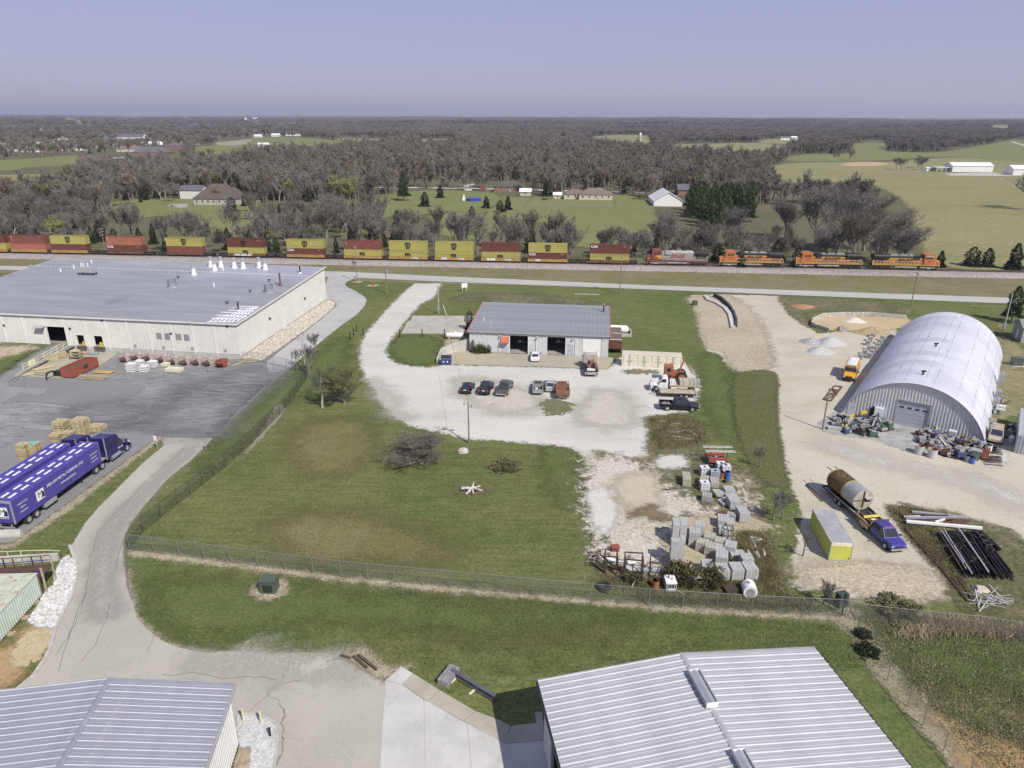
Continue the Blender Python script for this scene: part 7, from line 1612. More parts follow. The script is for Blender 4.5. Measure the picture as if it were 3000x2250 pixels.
pole(1900+2090/2.011,750+440/2.011,8.5,'pale leaning pole right of the arched shed',.16,MATS['pale_pole'],extra=lambda t:part(MB().box(-.25,.25,-.35,-.12,.3,1.6),'meter_box',m_steel,t))
pole(312,752,9.5,'tall wooden pole with crossarms beside the train above the factory',arms=3)
t=pole(1900+1025/2.011,750+1022/2.011,6.7,'plain wooden pole on the shed yard casting a long shadow',.14)
def lt(t):lamp_head(t,-.55,6.15);lamp_head(t,.5,5.8)
pole(1374,1299,6.4,'wooden pole with two flood lamps at the lot edge',.12,extra=lt,name='lamp_pole',cat='lamp pole')
pole(893,1068,5.5,'grey yard light pole by the asphalt edge',.1,MATS['pale_pole'],extra=lambda t:lamp_head(t,-.5,5.3),name='lamp_pole',cat='lamp pole');pole(857,1072,3.6,'short grey gate post with light by the asphalt',.08,m_steel,name='lamp_pole',cat='lamp pole')
def wire(a,b_,sag,label,r=.018):
 mb=MB();prev=None;a,b_=Vector(a),Vector(b_)
 for i in range(13):
  u=i/12;q=a.lerp(b_,u)-Vector((0,0,sag*4*u*(1-u)))-a
  if prev is not None:mb.cyl(prev,q,r,r,3,caps=False)
  prev=q
 single(mb,'power_line',m_black,label,'power line',a)
A1,A2,A3,A4=P(1047.5,826.9),P(1815,860.8),P(2668,897.7),P(2939,969);A0=P(312,752)
for k,y in enumerate((-1.05,.4,1.05)):
 o=Vector((-math.sin(TANG)*y,math.cos(TANG)*y,0));nm=('near','middle','far')[k]
 wire(A1+o+Vector((0,0,10.1)),A2+o+Vector((0,0,10.3)),1.6,f'{nm} wire between the loop drive pole and the workshop pole');wire(A2+o+Vector((0,0,10.3)),A3+o+Vector((0,0,8.5)),1.2,f'{nm} wire between the workshop pole and the shed pole')
 wire(A0+o+Vector((0,0,9.3)),A1+o+Vector((0,0,10.1)),1.8,f'{nm} wire above the factory roof along the train')
wire(P(1285,919.5)+Vector((0,0,6.8)),P(1374,1299)+Vector((0,0,6.2)),.8,'thin service wire over the gravel lot');wire(P(1133,860.8)+Vector((0,0,7.4)),P(1285,919.5)+Vector((0,0,6.8)),.5,'service wire over the gravel lane');wire(A3+Vector((0,0,8)),A4+Vector((0,0,8.2)),.6,'service wire behind the arched shed')
def mailbox(px,py,lab):
 t=thing('mailbox',lab,'mailbox',P(px,py));part(MB().bar((0,0,0),(0,0,1.0),.1),'post',m_pole,t);part(MB().prism([(-.14,1.0),(-.14,1.2),(0,1.32),(.14,1.2),(.14,1.0)],-.28,.28,'y'),'box',m_black,t)
mailbox(1040,822,'black mailbox at the mouth of the loop drive')
q=P(1093,838);t=thing('fire_hydrant','red fire hydrant on its pale earth patch','hydrant',q);part(MB().cyl((0,0,0),(0,0,.7),.17,.15,9),'barrel',paint('hydrant_red',(.5,.04,.03)),t);part(MB().sph((0,0,.72),.17,8,4),'bonnet',MATS['hydrant_red'],t);part(MB().cyl((-.3,0,.48),(.3,0,.48),.08,n=7),'outlet',MATS['hydrant_red'],t)
sheet('hydrant_earth',[[q+Vector((1.7*math.cos(a),1.7*math.sin(a),0))for a in[k*.785 for k in range(8)]]],.03,m_edge,.3);sheet('pole_earth',[[A1+Vector((1.5*math.cos(a),1.3*math.sin(a),0))for a in[k*.785 for k in range(8)]]],.03,m_edge,.3)
def signp(px,py,h,w,hh_,lab,mat,rz=0,txt=None):
 t=thing('sign',lab,'sign',P(px,py),rz);part(MB().bar((0,0,0),(0,0,h),.09),'post',m_steel,t);part(MB().box(-w/2,w/2,-.07,-.045,h-hh_,h),'board',mat,t)
 if txt:lettering(txt,.16,m_print_k,t,(0,-.075,h-hh_/2),-1,.02)
signp(461,1316,2.1,.6,.75,'white sign with small print at the driveway mouth',m_white,-.3,'STOP' if False else None);signp(604,1318,1.4,.35,.5,'small dark sign on the right of the driveway',m_trim,-.2)
t=thing('notice_board','white notice board on two posts near the road','sign',P(1361,853),.3);
for x in(-.6,.6):part(MB().bar((x,0,0),(x,0,2.2),.1),'post',m_white,t)
part(MB().box(-.8,.8,-.08,-.05,1.0,2.2),'board',m_white,t)
for(x,y,lab)in((380,528,'left black bollard by the concrete pad'),(525,528,'middle black bollard before the concrete pad'),(668,528,'black bollard beside the propane tank')):single(MB().cyl((0,0,0),(0,0,1.9),.11,.11,8),'bollard',m_black,lab,'bollard',P(*c5((x,y))[0]))
for(x,y,lab)in((100,490,'back black post beside the gravel lane'),(142,520,'front right black post beside the gravel lane'),(80,515,'middle black post beside the gravel lane'),(57,540,'front left black post beside the gravel lane')):single(MB().cyl((0,0,0),(0,0,1.7),.1,.1,8),'bollard',m_black,lab,'post',P(*c5((x,y))[0]))
p,q=P(*c5((660,322))[0]),P(*c5((680,384))[0]);single(MB().bar((0,0,.1),q-p+Vector((0,0,.05)),.12),'lumber',m_white,'pale board lying on the grass left of the workshop','board',p)
p,q=P(*c5((1508,246))[0]),P(*c5((1672,252))[0]);single(MB().bar((0,0,.06),q-p+Vector((0,0,.06)),.35,.1),'concrete_strip',m_gconc,'pale strip lying on the lawn behind the workshop','strip',p)

# --- chain-link fences: every post a part; real wires
m_fpost=M('fence_post_steel',(.28,.28,.28),.5,.4,var=.15);m_fwire=M('fence_wire',(.26,.27,.27),.5,.4,var=.1);m_fdark=M('dark_fence',(.05,.06,.055),.7,var=.2)
def chain_fence(pts,h,label,sp=3.0,mat=None,wmat=None,barb=False,ww=.0055):
 o=pts[0];t=thing('chain_fence',label,'fence',o);mat=mat or m_fpost;wmat=wmat or m_fwire;V,F=[],[];rail=MB()
 pm=MB().cyl((0,0,-.1),(0,0,h+.05),.04,.035,6).mesh('post',mat)
 for a,b_ in zip(pts[:-1],pts[1:]):
  d=b_-a;L=d.length;u=d/L;n=max(1,round(L/sp));nrm=Vector((-u.y,u.x,0))
  for i in range(n+(1 if b_ is pts[-1]else 0)):
   part(pm,'post',None,t,loc=a+u*(L*i/n)-o)
  rail.cyl(a-o+Vector((0,0,h)),b_-o+Vector((0,0,h)),.025,.025,5)
  if barb:
   for k in range(3):rail.cyl(a-o+Vector((0,0,h+.1+.1*k))+nrm*.08*k,b_-o+Vector((0,0,h+.1+.1*k))+nrm*.08*k,.008,.008,3)
  st=.10;k=int(L/st)
  for i in range(-int(h/st),k):
   for sg in(1,-1):
    s0=i*st if sg==1 else i*st+h;s1=s0+sg*h;z0,z1=0.03,h
    # clip to the span
    if s0<0:z0+=(0-s0)*h/(s1-s0);s0=0
    if s1>L:z1-=(s1-L)*h/(s1-s0);s1=L
    if sg==-1 and s1<0:z1-=(0-s1)*h/(s0-s1);s1=0
    if sg==-1 and s0>L:z0+=(s0-L)*h/(s0-s1);s0=L
    if z1-z0<.02:continue
    p,q=a+u*s0-o,a+u*s1-o;b=len(V);w_=u*ww
    V+=[(p-w_+Vector((0,0,z0))),(p+w_+Vector((0,0,z0))),(q+w_+Vector((0,0,z1))),(q-w_+Vector((0,0,z1)))];F.append((b,b+1,b+2,b+3))
 part(rail,'rail',mat,t);link('chain_mesh',arrays_mesh('chain_mesh',np.array([tuple(v)for v in V]),np.array(F),wmat),t);return t
fpts=[P(x,y)for x,y in((380,1612),(600,1640),(1000,1692),(1400,1730),(1900,1776),(2200,1796),(2462,1808),(2540,1822))]
chain_fence(fpts,2.0,'long steel chain-link fence along the south edge of the lawn',2.9)
chain_fence([P(x,y)for x,y in((2540,1822),(2700,1840),(2880,1857),(3100,1895))],1.9,'chain-link fence running right from the corner gate post',2.9)
chain_fence([P(x,y)for x,y in cD((1050,225),(1130,345),(1240,455),(1325,650),(1455,815),(1555,940),(1690,1105),(1850,1290),(2000,1480))],1.8,'chain-link fence running down the lower right weed field',2.8)
chain_fence([P(x,y)for x,y in((378,1610),(420,1560),(520,1478),(660,1370),(760,1278),(838,1195),(893,1120),(905,1095))],2.0,'dark chain-link fence along the driveway grass',2.6,m_fdark,m_fdark,ww=.008)
chain_fence([P(x,y)for x,y in((712,1058),(760,1062),(840,1080),(900,1098))],1.9,'chain-link gate fence across the yard corner',3.0,m_fpost,m_fwire)
single(MB().box(-.5,.5,-.35,.35,0,1.5),'cabinet',M('dark_green_metal',(.05,.075,.06),.5),'dark green cabinet behind the fence corner post','cabinet',P(2462,1775),.3)
t=thing('gate_post','thick dark gate post at the fence corner','post',P(2466,1802));part(MB().cyl((0,0,0),(0,0,2.4),.09,.09,8),'post',m_black,t);part(MB().bar((0,0,1.9),(.9,-.9,.1),.06),'brace',m_black,t)
# fenced lawn by the ranch house
chain_fence([P(x,y)for x,y in cV((1248,618),(1190,682),(1785,685),(1770,640))],1.5,'low wire fence round the lawn behind the ranch house',3.5)

# ==== THE FACTORY YARD
def pallet_mesh(mat,s=1.2):
 mb=MB()
 for i in range(6):y=-s/2+i*s/5.2;mb.box(-s/2,s/2,y,y+s*.13,.12,.145)
 for i in range(3):y=-s/2+.02+i*(s-.12)/2;mb.box(y,y+.08,-s/2,s/2,.025,.12)
 for i in range(3):y=-s/2+i*(s-.1)/2;mb.box(-s/2,s/2,y,y+.1,0,.025)
 return mb.mesh('wooden_pallet',mat)
pm1,pm2,pm3=pallet_mesh(m_wood,1.25),pallet_mesh(m_owood,1.25),pallet_mesh(m_wood,1.7)
prng=random.Random(9)
def pallet_stack(p,rz,n,lab,meshes=(pm1,),grp='wooden pallets stacked by the blue trucks'):
 for i in range(n):
  o=single(prng.choice(meshes),'wooden_pallet',None,lab+(', topmost' if i==n-1 else ''),'pallet',(p.x+prng.uniform(-.05,.05),p.y+prng.uniform(-.05,.05),.045+i*.148),rz+prng.uniform(-.05,.05),grp)
q=c0((215,398),(300,382),(430,300),(520,285),(490,205),(590,200),(660,205),(720,195))
pallet_stack(P(*q[0]),sa,15,'wooden pallet in the left stack behind the far trailer',(pm1,pm1,pm2));pallet_stack(P(*q[1]),sa,14,'wooden pallet in the second stack behind the far trailer',(pm1,pm1,pm2))
pallet_stack(P(*q[2])+Vector((0,1.2,0)),sa,10,'wooden pallet in the middle low stack behind the dark tractor',(pm2,pm1));pallet_stack(P(*q[3])+Vector((.2,1.2,0)),sa,10,'wooden pallet in the right low stack behind the dark tractor',(pm2,pm1))
pallet_stack(P(*q[4])+Vector((0,.8,0)),sa,13,'wooden pallet in the tall left stack at the back',(pm3,pm3,pm2));pallet_stack(P(*q[6])+Vector((-.2,.8,0)),sa,15,'wooden pallet in the tallest stack at the back',(pm3,));pallet_stack(P(*q[7])+Vector((.6,1.4,0)),sa,5,'wooden pallet in the short stack right of the tallest',(pm3,))
single(MB().box(-.55,.55,-.4,.4,0,.05),'tarp',M('teal_tarp',(.12,.42,.36),.7),'teal sheet lying on the left pallet stack','tarp',(P(*q[1]).x-.2,P(*q[1]).y,.045+14*.148),sa)
# red roll-off dumpster
a,b_,c_=P(*cF((497,418))[0]),P(*cF((612,428))[0]),P(*cF((862,312))[0]);da=math.atan2(c_.y-b_.y,c_.x-b_.x);L_=(c_-b_).length;m_dred=M('red_dumpster_paint',(.29,.085,.06),.6,var=.14,dirt=(.22,.08,.06))
t=thing('roll_off_dumpster','long red roll-off dumpster open at the top','dumpster',(b_.x,b_.y,.03),da);DW=2.4;DH=1.75
part(MB().box(0,L_,0,.06,.2,DH),'side_wall',m_dred,t);part(MB().box(0,L_,DW-.06,DW,.2,DH),'side_wall',m_dred,t);part(MB().box(0,.06,.06,DW-.06,.2,DH),'end_wall',m_dred,t);part(MB().box(L_-.06,L_,.06,DW-.06,.2,DH),'end_wall',m_dred,t);part(MB().box(.06,L_-.06,.06,DW-.06,.2,1.25),'rusty_load',m_rust,t)
for i in range(9):x=.2+i*(L_-.4)/8;part(MB().box(x-.05,x+.05,-.07,0,.2,DH),'side_rib',m_dred,t)
f=MB();f.box(-.04,L_+.04,-.06,.08,DH,DH+.08);f.box(-.04,L_+.04,DW-.08,DW+.06,DH,DH+.08);f.box(-.04,.08,.08,DW-.08,DH,DH+.08);f.box(L_-.08,L_+.04,.08,DW-.08,DH,DH+.08);part(f,'top_rim',m_dred,t)
part(MB().box(L_*.42,L_*.58,-.09,-.07,.9,1.5),'label_plate',m_black,t);lettering('LOAD',.22,M('green_print',(.1,.4,.12),.6),t,(L_*.5,-.095,1.2),-1)
for x in(.6,L_-.6):part(MB().cyl((x,.3,.12),(x,DW-.3,.12),.12,.12,8),'roller',m_black,t)
# tipping hoppers against the wall
def hopper(px,py,rz,mat,lab,fill=True):
 t=thing('tipping_hopper',lab,'hopper',P(px,py)+Vector((0,0,.05)),rz,'row of tipping hoppers against the factory wall');w=.72
 prof=[(-.9,.35),(-1.2,1.35),(1.0,1.35),(.45,.35)]
 for y in(-w,w):part(MB().prism([(-.6,.3),(-1.05,1.3),(.95,1.3),(.55,.3)],y-.02,y+.02,'y'),'side_plate',mat,t)
 part(MB().quad((-.6,-w,.3),(-1.05,-w,1.3),(-1.05,w,1.3),(-.6,w,.3)).quad((-.58,-w,.3),(-.58,w,.3),(-1.03,w,1.3),(-1.03,-w,1.3)),'back_plate',mat,t);part(MB().quad((.55,-w,.3),(.55,w,.3),(1.3,w,1.02),(1.3,-w,1.02)).quad((.57,-w,.3),(1.32,-w,1.02),(1.32,w,1.02),(.57,w,.3)),'chute_plate',mat,t)
 part(MB().box(-.58,.53,-w+.02,w-.02,.3,.34),'bottom_plate',mat,t);part(MB().prism([(-.8,.85),(.95,.85),(.6,.42),(-.6,.42)],-w+.04,w-.04,'y'),'rusty_scrap',m_rust,t)
 f=MB();
 for y in(-w-.06,w+.06):f.box(-1.0,.9,y-.05,y+.05,0,.14);f.bar((.5,y,.14),(.5,y,.6),.08)
 part(f,'skid_frame',mat,t)
m_pink=M('faded_pink_paint',(.46,.39,.37),.7,var=.2,dirt=(.3,.14,.1),dirt_amt=.5);m_hred=M('hopper_red',(.30,.075,.05),.65,var=.2,dirt=(.2,.1,.07))
for k,((x,y),mm)in enumerate(zip(((1122,262),(1238,248),(1350,250),(1480,268),(1590,285),(1705,292),(1818,292),(1925,300),(2050,312)),(m_pink,)*8+(m_hred,))):
 hopper(*cF((x,y))[0],ffang+math.radians(-98),mm,('faded pink' if mm is m_pink else 'rusty red')+f' tipping hopper, {("first", "second", "third", "fourth", "fifth", "sixth", "seventh", "eighth", "last")[k]} from the dock doors')
 # white crates
def crate(p,rz,n,lab,mat,grp,sx=1.5,sy=1.1,h=.42):
 for i in range(n):
  t=thing('steel_crate',lab+('' if n==1 else f', {("bottom", "second", "third", "top", "topmost")[i]} of its stack'),'crate',(p.x,p.y,.045+i*h),rz+prng.uniform(-.04,.04),grp)
  part(MB().box(-sx/2,sx/2,-sy/2,sy/2,.1,h-.08),'crate_body',mat,t);f=MB()
  for x in(-sx/2,sx/2-.1):
   for y in(-sy/2,sy/2-.1):f.box(x,x+.1,y,y+.1,0,h-.01)
  f.box(-sx/2-.02,sx/2+.02,-sy/2-.02,-sy/2+.04,h-.1,h-.02);f.box(-sx/2-.02,sx/2+.02,sy/2-.04,sy/2+.02,h-.1,h-.02);part(f,'corner_frame',m_white,t)
m_wcr=M('white_crate',(.68,.68,.66),.6,var=.08,dirt=(.45,.42,.36));m_ycr=M('cream_crate',(.62,.58,.40),.6,var=.1)
for(x,y,n,lab)in((1165,372,4,'white steel crate in the left stack before the hoppers'),(1285,372,3,'white steel crate in the front middle stack'),(1370,325,3,'white steel crate in the right stack before the hoppers'),(1240,300,2,'white steel crate in the back stack before the hoppers')):crate(P(*cF((x,y))[0])+Vector((0,.5,0)),ffang,n,lab,m_wcr,'white steel crates before the hoppers')
crate(P(*cF((1495,318))[0])+Vector((0,.5,0)),ffang,1,'single cream crate right of the white stacks',m_ycr,'cream crates before the hoppers',1.4,1.0,.7);crate(P(*cF((1575,372))[0])+Vector((0,.6,0)),ffang,1,'long cream frame crate in front of the hoppers',m_ycr,'cream crates before the hoppers',3.0,1.3,.75)
def bundle(px,py,L,w,h,rz,n,lab,mats,cat='lumber stack',name='lumber_stack'):
 t=thing(name,lab,cat,P(px,py)+Vector((0,0,.05)),rz)
 nl=max(1,int(h/.16))
 for k in range(nl):
  for i in range(n):
   y=-w/2+i*w/n;s_=prng.uniform(-.15,.15);part(MB().box(-L/2+s_,L/2+s_,y,y+w/n-.02,.1+k*.16,.1+k*.16+.13),'board',prng.choice(mats),t)
 for x in(-L*.35,L*.35):part(MB().box(x-.06,x+.06,-w/2,w/2,0,.1),'bearer',m_owood,t)
 return t
m_teal=M('teal_ends',(.16,.42,.36),.8)
bundle(*cF((800,432))[0],5.2,1.0,.5,ffang,5,'long brown lumber bundle in front of the red dumpster',(m_owood,m_owood,m_wood));bundle(*cF((905,372))[0],3.4,1.2,.16,ffang+.1,4,'flat orange pallet rack behind the lumber bundle',(M('orange_wood',(.5,.33,.1),.8),));bundle(*cF((305,392))[0],2.2,.9,.6,ffang-.05,4,'lumber stack with teal ends left of the dumpster',(m_owood,m_wood,m_teal));bundle(*cF((330,330))[0],3.6,1.1,.18,sa*.55,5,'flat tan plywood leaning along the ramp wall',(m_wood,));bundle(*cF((390,260))[0],2.6,1.2,1.0,sa*.45,4,'loose lumber heap at the foot of the ramp wall',(m_owood,m_wood));bundle(*cF((480,228))[0],2.4,1.2,1.0,sa*.45,4,'second lumber heap nearer the dock doors',(m_owood,m_wood));bundle(*cF((175,395))[0],1.6,.8,.3,sa*.5,3,'small lumber pile by the end of the ramp wall',(m_wood,));bundle(*cF((700,190))[0],2.0,1.2,.4,ffang,4,'low lumber stack under the dock doors',(m_owood,m_wood));bundle(*cF((810,195))[0],1.8,1.0,.3,ffang,4,'low blue-grey crate stack under the right dock door',(M('blue_grey_board',(.22,.3,.36),.8),))
t=thing('steel_rack','black steel rack standing beside the dock ramp','rack',P(*cF((640,235))[0]),ffang);f=MB()
for x in(-.9,.9):
 for y in(-.6,.6):f.bar((x,y,0),(x,y,1.7),.08)
part(f,'upright',m_black,t)
for z in(.5,1.1,1.65):part(MB().box(-.9,.9,-.6,.6,z,z+.05),'shelf',m_owood if z<1.5 else m_wood,t)
gn=thing('gooseneck_arm','black curved gooseneck arm in front of the red dumpster','hoist arm',P(*cF((470,400))[0])+Vector((0,0,.05)),da+math.pi)
part(MB().bar((0,0,.5),(1.2,0,1.3),.25).bar((1.2,0,1.3),(2.4,0,1.35),.22).bar((2.4,0,1.35),(2.9,0,.4),.2),'arm',m_black,gn);part(MB().box(-.8,.4,-.7,.7,0,.9),'base_box',m_black,gn)
for i,(x,y)in enumerate(((2105,300),(2130,290),(2150,310))):
 p,q=P(*cF((x,y))[0]),P(*cF((x+95,y-38))[0]);single(MB().bar((0,0,.1),q-p+Vector((0,0,.1)),.1),'lumber',m_wood,['upper','middle','lower'][i]+' thin board lying right of the hoppers','board',p)
q=P(*c0((75,1028))[0]);t=thing('barrier_block','pale concrete barrier block behind the trailer','barrier',q+Vector((0,0,.05)),.05);part(MB().prism([(-.3,0),(-.3,.2),(-.12,.8),(.12,.8),(.3,.2),(.3,0)],-1.7,1.4,'x'),'barrier',m_gconc,t);part(MB().prism([(-.31,0),(-.31,.2),(-.13,.81),(.13,.81),(.31,.2),(.31,0)],-2.3,-1.7,'x'),'yellow_end',M('faded_yellow',(.6,.5,.22),.8),t)
# green utility box, pipes and beams on the lower lawn
t=thing('utility_cabinet','dark green utility cabinet on a concrete pad in the lawn','utility cabinet',P(785,1745)+Vector((0,.7,.0)),-.06);part(MB().box(-1.1,1.0,-1.0,.9,-.05,.12),'pad',m_gconc,t);part(MB().box(-.75,.75,-.6,.6,.12,1.45),'body',M('transformer_green',(.085,.105,.085),.5,var=.1),t);part(MB().box(-.8,.8,-.66,.64,1.45,1.55),'lid',MATS['transformer_green'],t)
for k in range(7):part(MB().box(-.45,.5,-.63,-.605,.3+k*.12,.36+k*.12),'louvre',m_black,t)
part(MB().box(-.95,-.76,-.2,.2,.8,1.2),'meter',m_steel,t);sheet('cabinet_earth',[[P(785,1745)+Vector((1.9*math.cos(a),.8+1.7*math.sin(a),0))for a in[k*.785 for k in range(8)]]],.02,m_edge,.25)
kc=cC((80,500),(165,575),(110,492),(228,585),(0,492),(60,512),(655,690),(735,590),(715,615),(1000,790))
for i,(a,b_,w,mm,lab)in enumerate(((0,1,.22,m_rust,'left dark timber of the pair at the drive edge'),(2,3,.22,m_rust,'right dark timber of the pair at the drive edge'),(4,5,.18,m_rust,'short broken timber left of the dark pair'))):
 p,q=P(*kc[a]),P(*kc[b_]);single(MB().bar((0,0,.12),q-p+Vector((0,0,.12)),w),'timber',M('dark_timber',(.09,.065,.05),.9,var=.3,scale=4),lab,'timber',p)
m_beam=M('grey_steel_beam',(.13,.135,.15),.55,.3,var=.2);p,q=P(*kc[8]),P(*kc[9]);t=thing('steel_beam','long dark steel I-beam lying on pale blocks in the grass','beam',p,heading(p,q));L_=(q-p).length
part(MB().box(0,L_,-.17,.17,.15,.2).box(0,L_,-.03,.03,.2,.62).box(0,L_,-.17,.17,.62,.67),'web_and_flanges',m_beam,t)
for x in(L_*.12,L_*.55):single(MB().box(-.08,.08,-.75,.5,.03,.14),'block',M('pale_block',(.6,.58,.4),.9),'pale timber block under the steel beam, '+('upper' if x<2 else 'lower'),'block',t.location+Matrix.Rotation(heading(p,q),3,'Z')@Vector((x,0,0)),heading(p,q))
p,q=P(*kc[6]),P(*kc[7]);t=thing('pipe_stack','short stack of grey steel tubes by the beam end','pipe stack',p.lerp(q,.5),heading(p,q));L_=(q-p).length
for k in range(2):
 for i in range(3):part(MB().box(-L_/2,L_/2,-.5+i*.33,-.2+i*.33,.04+k*.3,.32+k*.3),'square_tube',M('weathered_tube',(.3,.29,.29),.6,.2,var=.2,scale=2),t)
for(x,y,x2,y2,lab)in((1565,823,1582,920,'left pale bollard in the white gravel bed'),(1690,840,1696,935,'right pale bollard in the white gravel bed')):
 single(MB().cyl((0,0,0),(0,0,1.35),.1,.1,8),'bollard',M('cream_bollard',(.62,.57,.38),.7),lab,'bollard',P(*cB((x2,y2))[0]))
single(MB().cyl((0,0,0),(0,0,.9),.09,.09,8),'bollard',m_black,'dark short bollard in the white gravel bed','bollard',P(*cB((1752,1015))[0]))
t=thing('wooden_platform','weathered plywood sheet in the gravel beside the warehouse wall','platform',P(*cB((1565,1200))[0]),.1)
for i in range(3):part(MB().box(-.7+i*.47,-.7+i*.47+.45,-1.5,1.6,.05,.12),'board',M('grey_plywood',(.33,.27,.19),.9,var=.3,scale=1.5),t)

# ==== STONES (real stones, too many to count)
def stones(name,poly,n,s0,s1,mat,label,seed,z=0.0,zf=None):
 r=np.random.default_rng(seed);p=np.array([(q.x,q.y)for q in poly]);lo,hi=p.min(0),p.max(0);X=r.uniform(lo[0],hi[0],n*4);Y=r.uniform(lo[1],hi[1],n*4);ok=inside(p,X,Y);X,Y=X[ok][:n],Y[ok][:n];n=len(X)
 base=np.array([(1,0,0),(-1,0,0),(0,1,0),(0,-1,0),(0,0,1),(0,0,-.6)],float);f0=np.array([(0,2,4),(2,1,4),(1,3,4),(3,0,4),(2,0,5),(1,2,5),(3,1,5),(0,3,5)])
 s_=r.uniform(s0,s1,n);V=base[None]*r.uniform(.55,1.2,(n,6,3))*s_[:,None,None];a=r.uniform(0,6.28,n);ca,sn=np.cos(a),np.sin(a);R_=np.stack([np.stack([ca,-sn,0*a],1),np.stack([sn,ca,0*a],1),np.stack([0*a,0*a,1+0*a],1)],1);V=np.einsum('nij,nkj->nki',R_,V)
 Z=z+s_*.2+(zf(X,Y)if zf else 0);V+=np.stack([X,Y,Z],1)[:,None];F=(f0[None]+(np.arange(n)*6)[:,None,None]).reshape(-1,3);o=link(name,arrays_mesh(name,V.reshape(-1,3),F,mat));o['kind']='stuff';o['label']=label;return o
m_rw=M('white_riprap',(.52,.52,.51),.9,var=.35,scale=3,kind='pos',dirt=(.4,.39,.37));m_rt=M('tan_riprap',(.50,.47,.41),.9,var=.28,scale=2.5,kind='pos',dirt=(.26,.24,.2));m_rg=M('grey_gravel',(.42,.42,.42),.95,var=.2,scale=3,kind='pos')
rip1=W(cG((1040,250),(1130,330),(1160,480),(1140,660),(1070,890),(950,1110),(830,1340),(560,1340),(420,1240),(560,1050),(700,780),(820,700),(830,540),(900,380),(960,300)))
sheet('white_gravel_bed',[rip1],.026,sheet_mat('white_gravel',(.42,.42,.41),(.36,.36,.35),(.5,.5,.49),edge_amp=.6,edge_scale=1.2,fine=5,fine_amt=.6),.3);stones('riprap',rip1,5200,.07,.2,m_rw,'white limestone riprap between the drive and the green shed',1,.03)
rip2=W(c4((1562,775),(1690,795),(1800,720),(2010,572),(2160,450),(2172,415),(2120,400),(1900,545)))
sheet('riprap_bed',[rip2],.03,m_edge,.4);stones('riprap',rip2,3600,.12,.34,m_rt,'grey-white riprap strip along the factory side wall',2,.03)
bed3=W(cB((1535,885),(1640,880),(1700,890),(1780,935),(1795,1040),(1765,1300),(1620,1300),(1625,1090),(1555,1090)))
sheet('white_gravel_bed',[bed3],.05,MATS.get('x')or sheet_mat('white_gravel_2',(.52,.52,.51),(.46,.46,.45),(.58,.58,.57),edge_amp=.25,edge_scale=1.5,fine=7,fine_amt=.6),.25);stones('white_gravel',bed3,3600,.035,.09,m_rw,'white gravel bed beside the lower left warehouse',3,.05)
kb_=[P(x,y)for x,y in cB((1540,880),(1640,876),(1705,888),(1785,932),(1800,1040),(1770,1300))]
for a,b_ in zip(kb_[:-1],kb_[1:]):part(MB().bar((a.x,a.y,.08),(b_.x,b_.y,.08),.2,.18),'kerb_stone',m_kerb,kerb)
def heap(px,py,R,h,mat,lab,seed,sheetmat=None):
 r=random.Random(seed);c_=P(px,py);rs=[]
 for i in range(9):
  t_=i/8;rs.append([(R*(1-t_)*(1+.12*math.sin(3*a+seed)+.07*math.sin(7*a))*math.cos(a),R*.8*(1-t_)*(1+.12*math.sin(3*a+seed))*math.sin(a),h*(1-(1-t_)**1.25)-.05+.03*math.sin(9*a+5*t_))for a in[2*math.pi*k/22 for k in range(22)]])
 single(MB().rings(rs,0,False,True),'gravel_heap',mat,lab,'heap',c_,0,None,True)
heap(*c6((955,510))[0],2.6,1.1,M('coarse_grey_stone',(.33,.33,.34),.95,var=.4,scale=3,kind='pos',bump=.8),'left heap of coarse grey stone on the shed yard',1);heap(*c6((1070,515))[0],3.2,1.5,M('fine_grey_gravel',(.42,.42,.41),.95,var=.15,scale=4,kind='pos',bump=.5),'right heap of fine grey gravel on the shed yard',2);heap(*c6((1010,565))[0],3.0,1.2,MATS['fine_grey_gravel'],'front heap of fine grey gravel on the shed yard',3);heap(*c6((1215,385))[0],2.6,1.0,M('white_sand',(.58,.55,.47),.95,var=.12,scale=4,kind='pos',bump=.5),'white sand heap in the walled pit',4);heap(*c6((1325,455))[0],4.2,1.6,M('brown_dirt',(.36,.28,.17),.95,var=.25,scale=2,kind='pos',bump=.8),'brown dirt heap beside the arched shed',5);heap(*cY((1445,860))[0],1.1,.8,m_rust,'brown rusty debris heap between the block stacks',6);heap(*c6((910,300))[0],3.2,.7,M('clay_red',(.36,.2,.11),.95,var=.25,scale=2,kind='pos',bump=.8),'low reddish clay heap near the road',7)
single(MB().rings([[(.75*math.cos(a)*k*(1+.2*math.sin(2*a)),.5*math.sin(a)*k,z)for a in[i*.7 for i in range(9)]]for k,z in((1,-.05),(.95,.4),(.55,.7),(.1,.78))]),'boulder',M('pale_boulder',(.48,.45,.4),.9,var=.2,scale=2),'pale boulder on the lawn below the lamp pole','boulder',P(1357,1326))
t=thing('driftwood','white weathered stump with spreading roots on the lawn','stump',P(1382,1440));m_drift=M('white_driftwood',(.55,.53,.5),.9,var=.2,scale=4)
part(MB().cyl((-.3,0,.05),(.2,.1,.7),.28,.2,8),'stump',m_drift,t)
for k in range(9):a=k*.7;part(MB().bar((.1,0,.5),(1.35*math.cos(a),1.1*math.sin(a),.15+.25*(k%3)),.14),'root',m_drift,t)
sheet('scorched_grass',[[P(1382,1440)+Vector((1.3*math.cos(a),.9*math.sin(a),0))for a in[k*.785 for k in range(8)]]],.012,m_soil,.3)

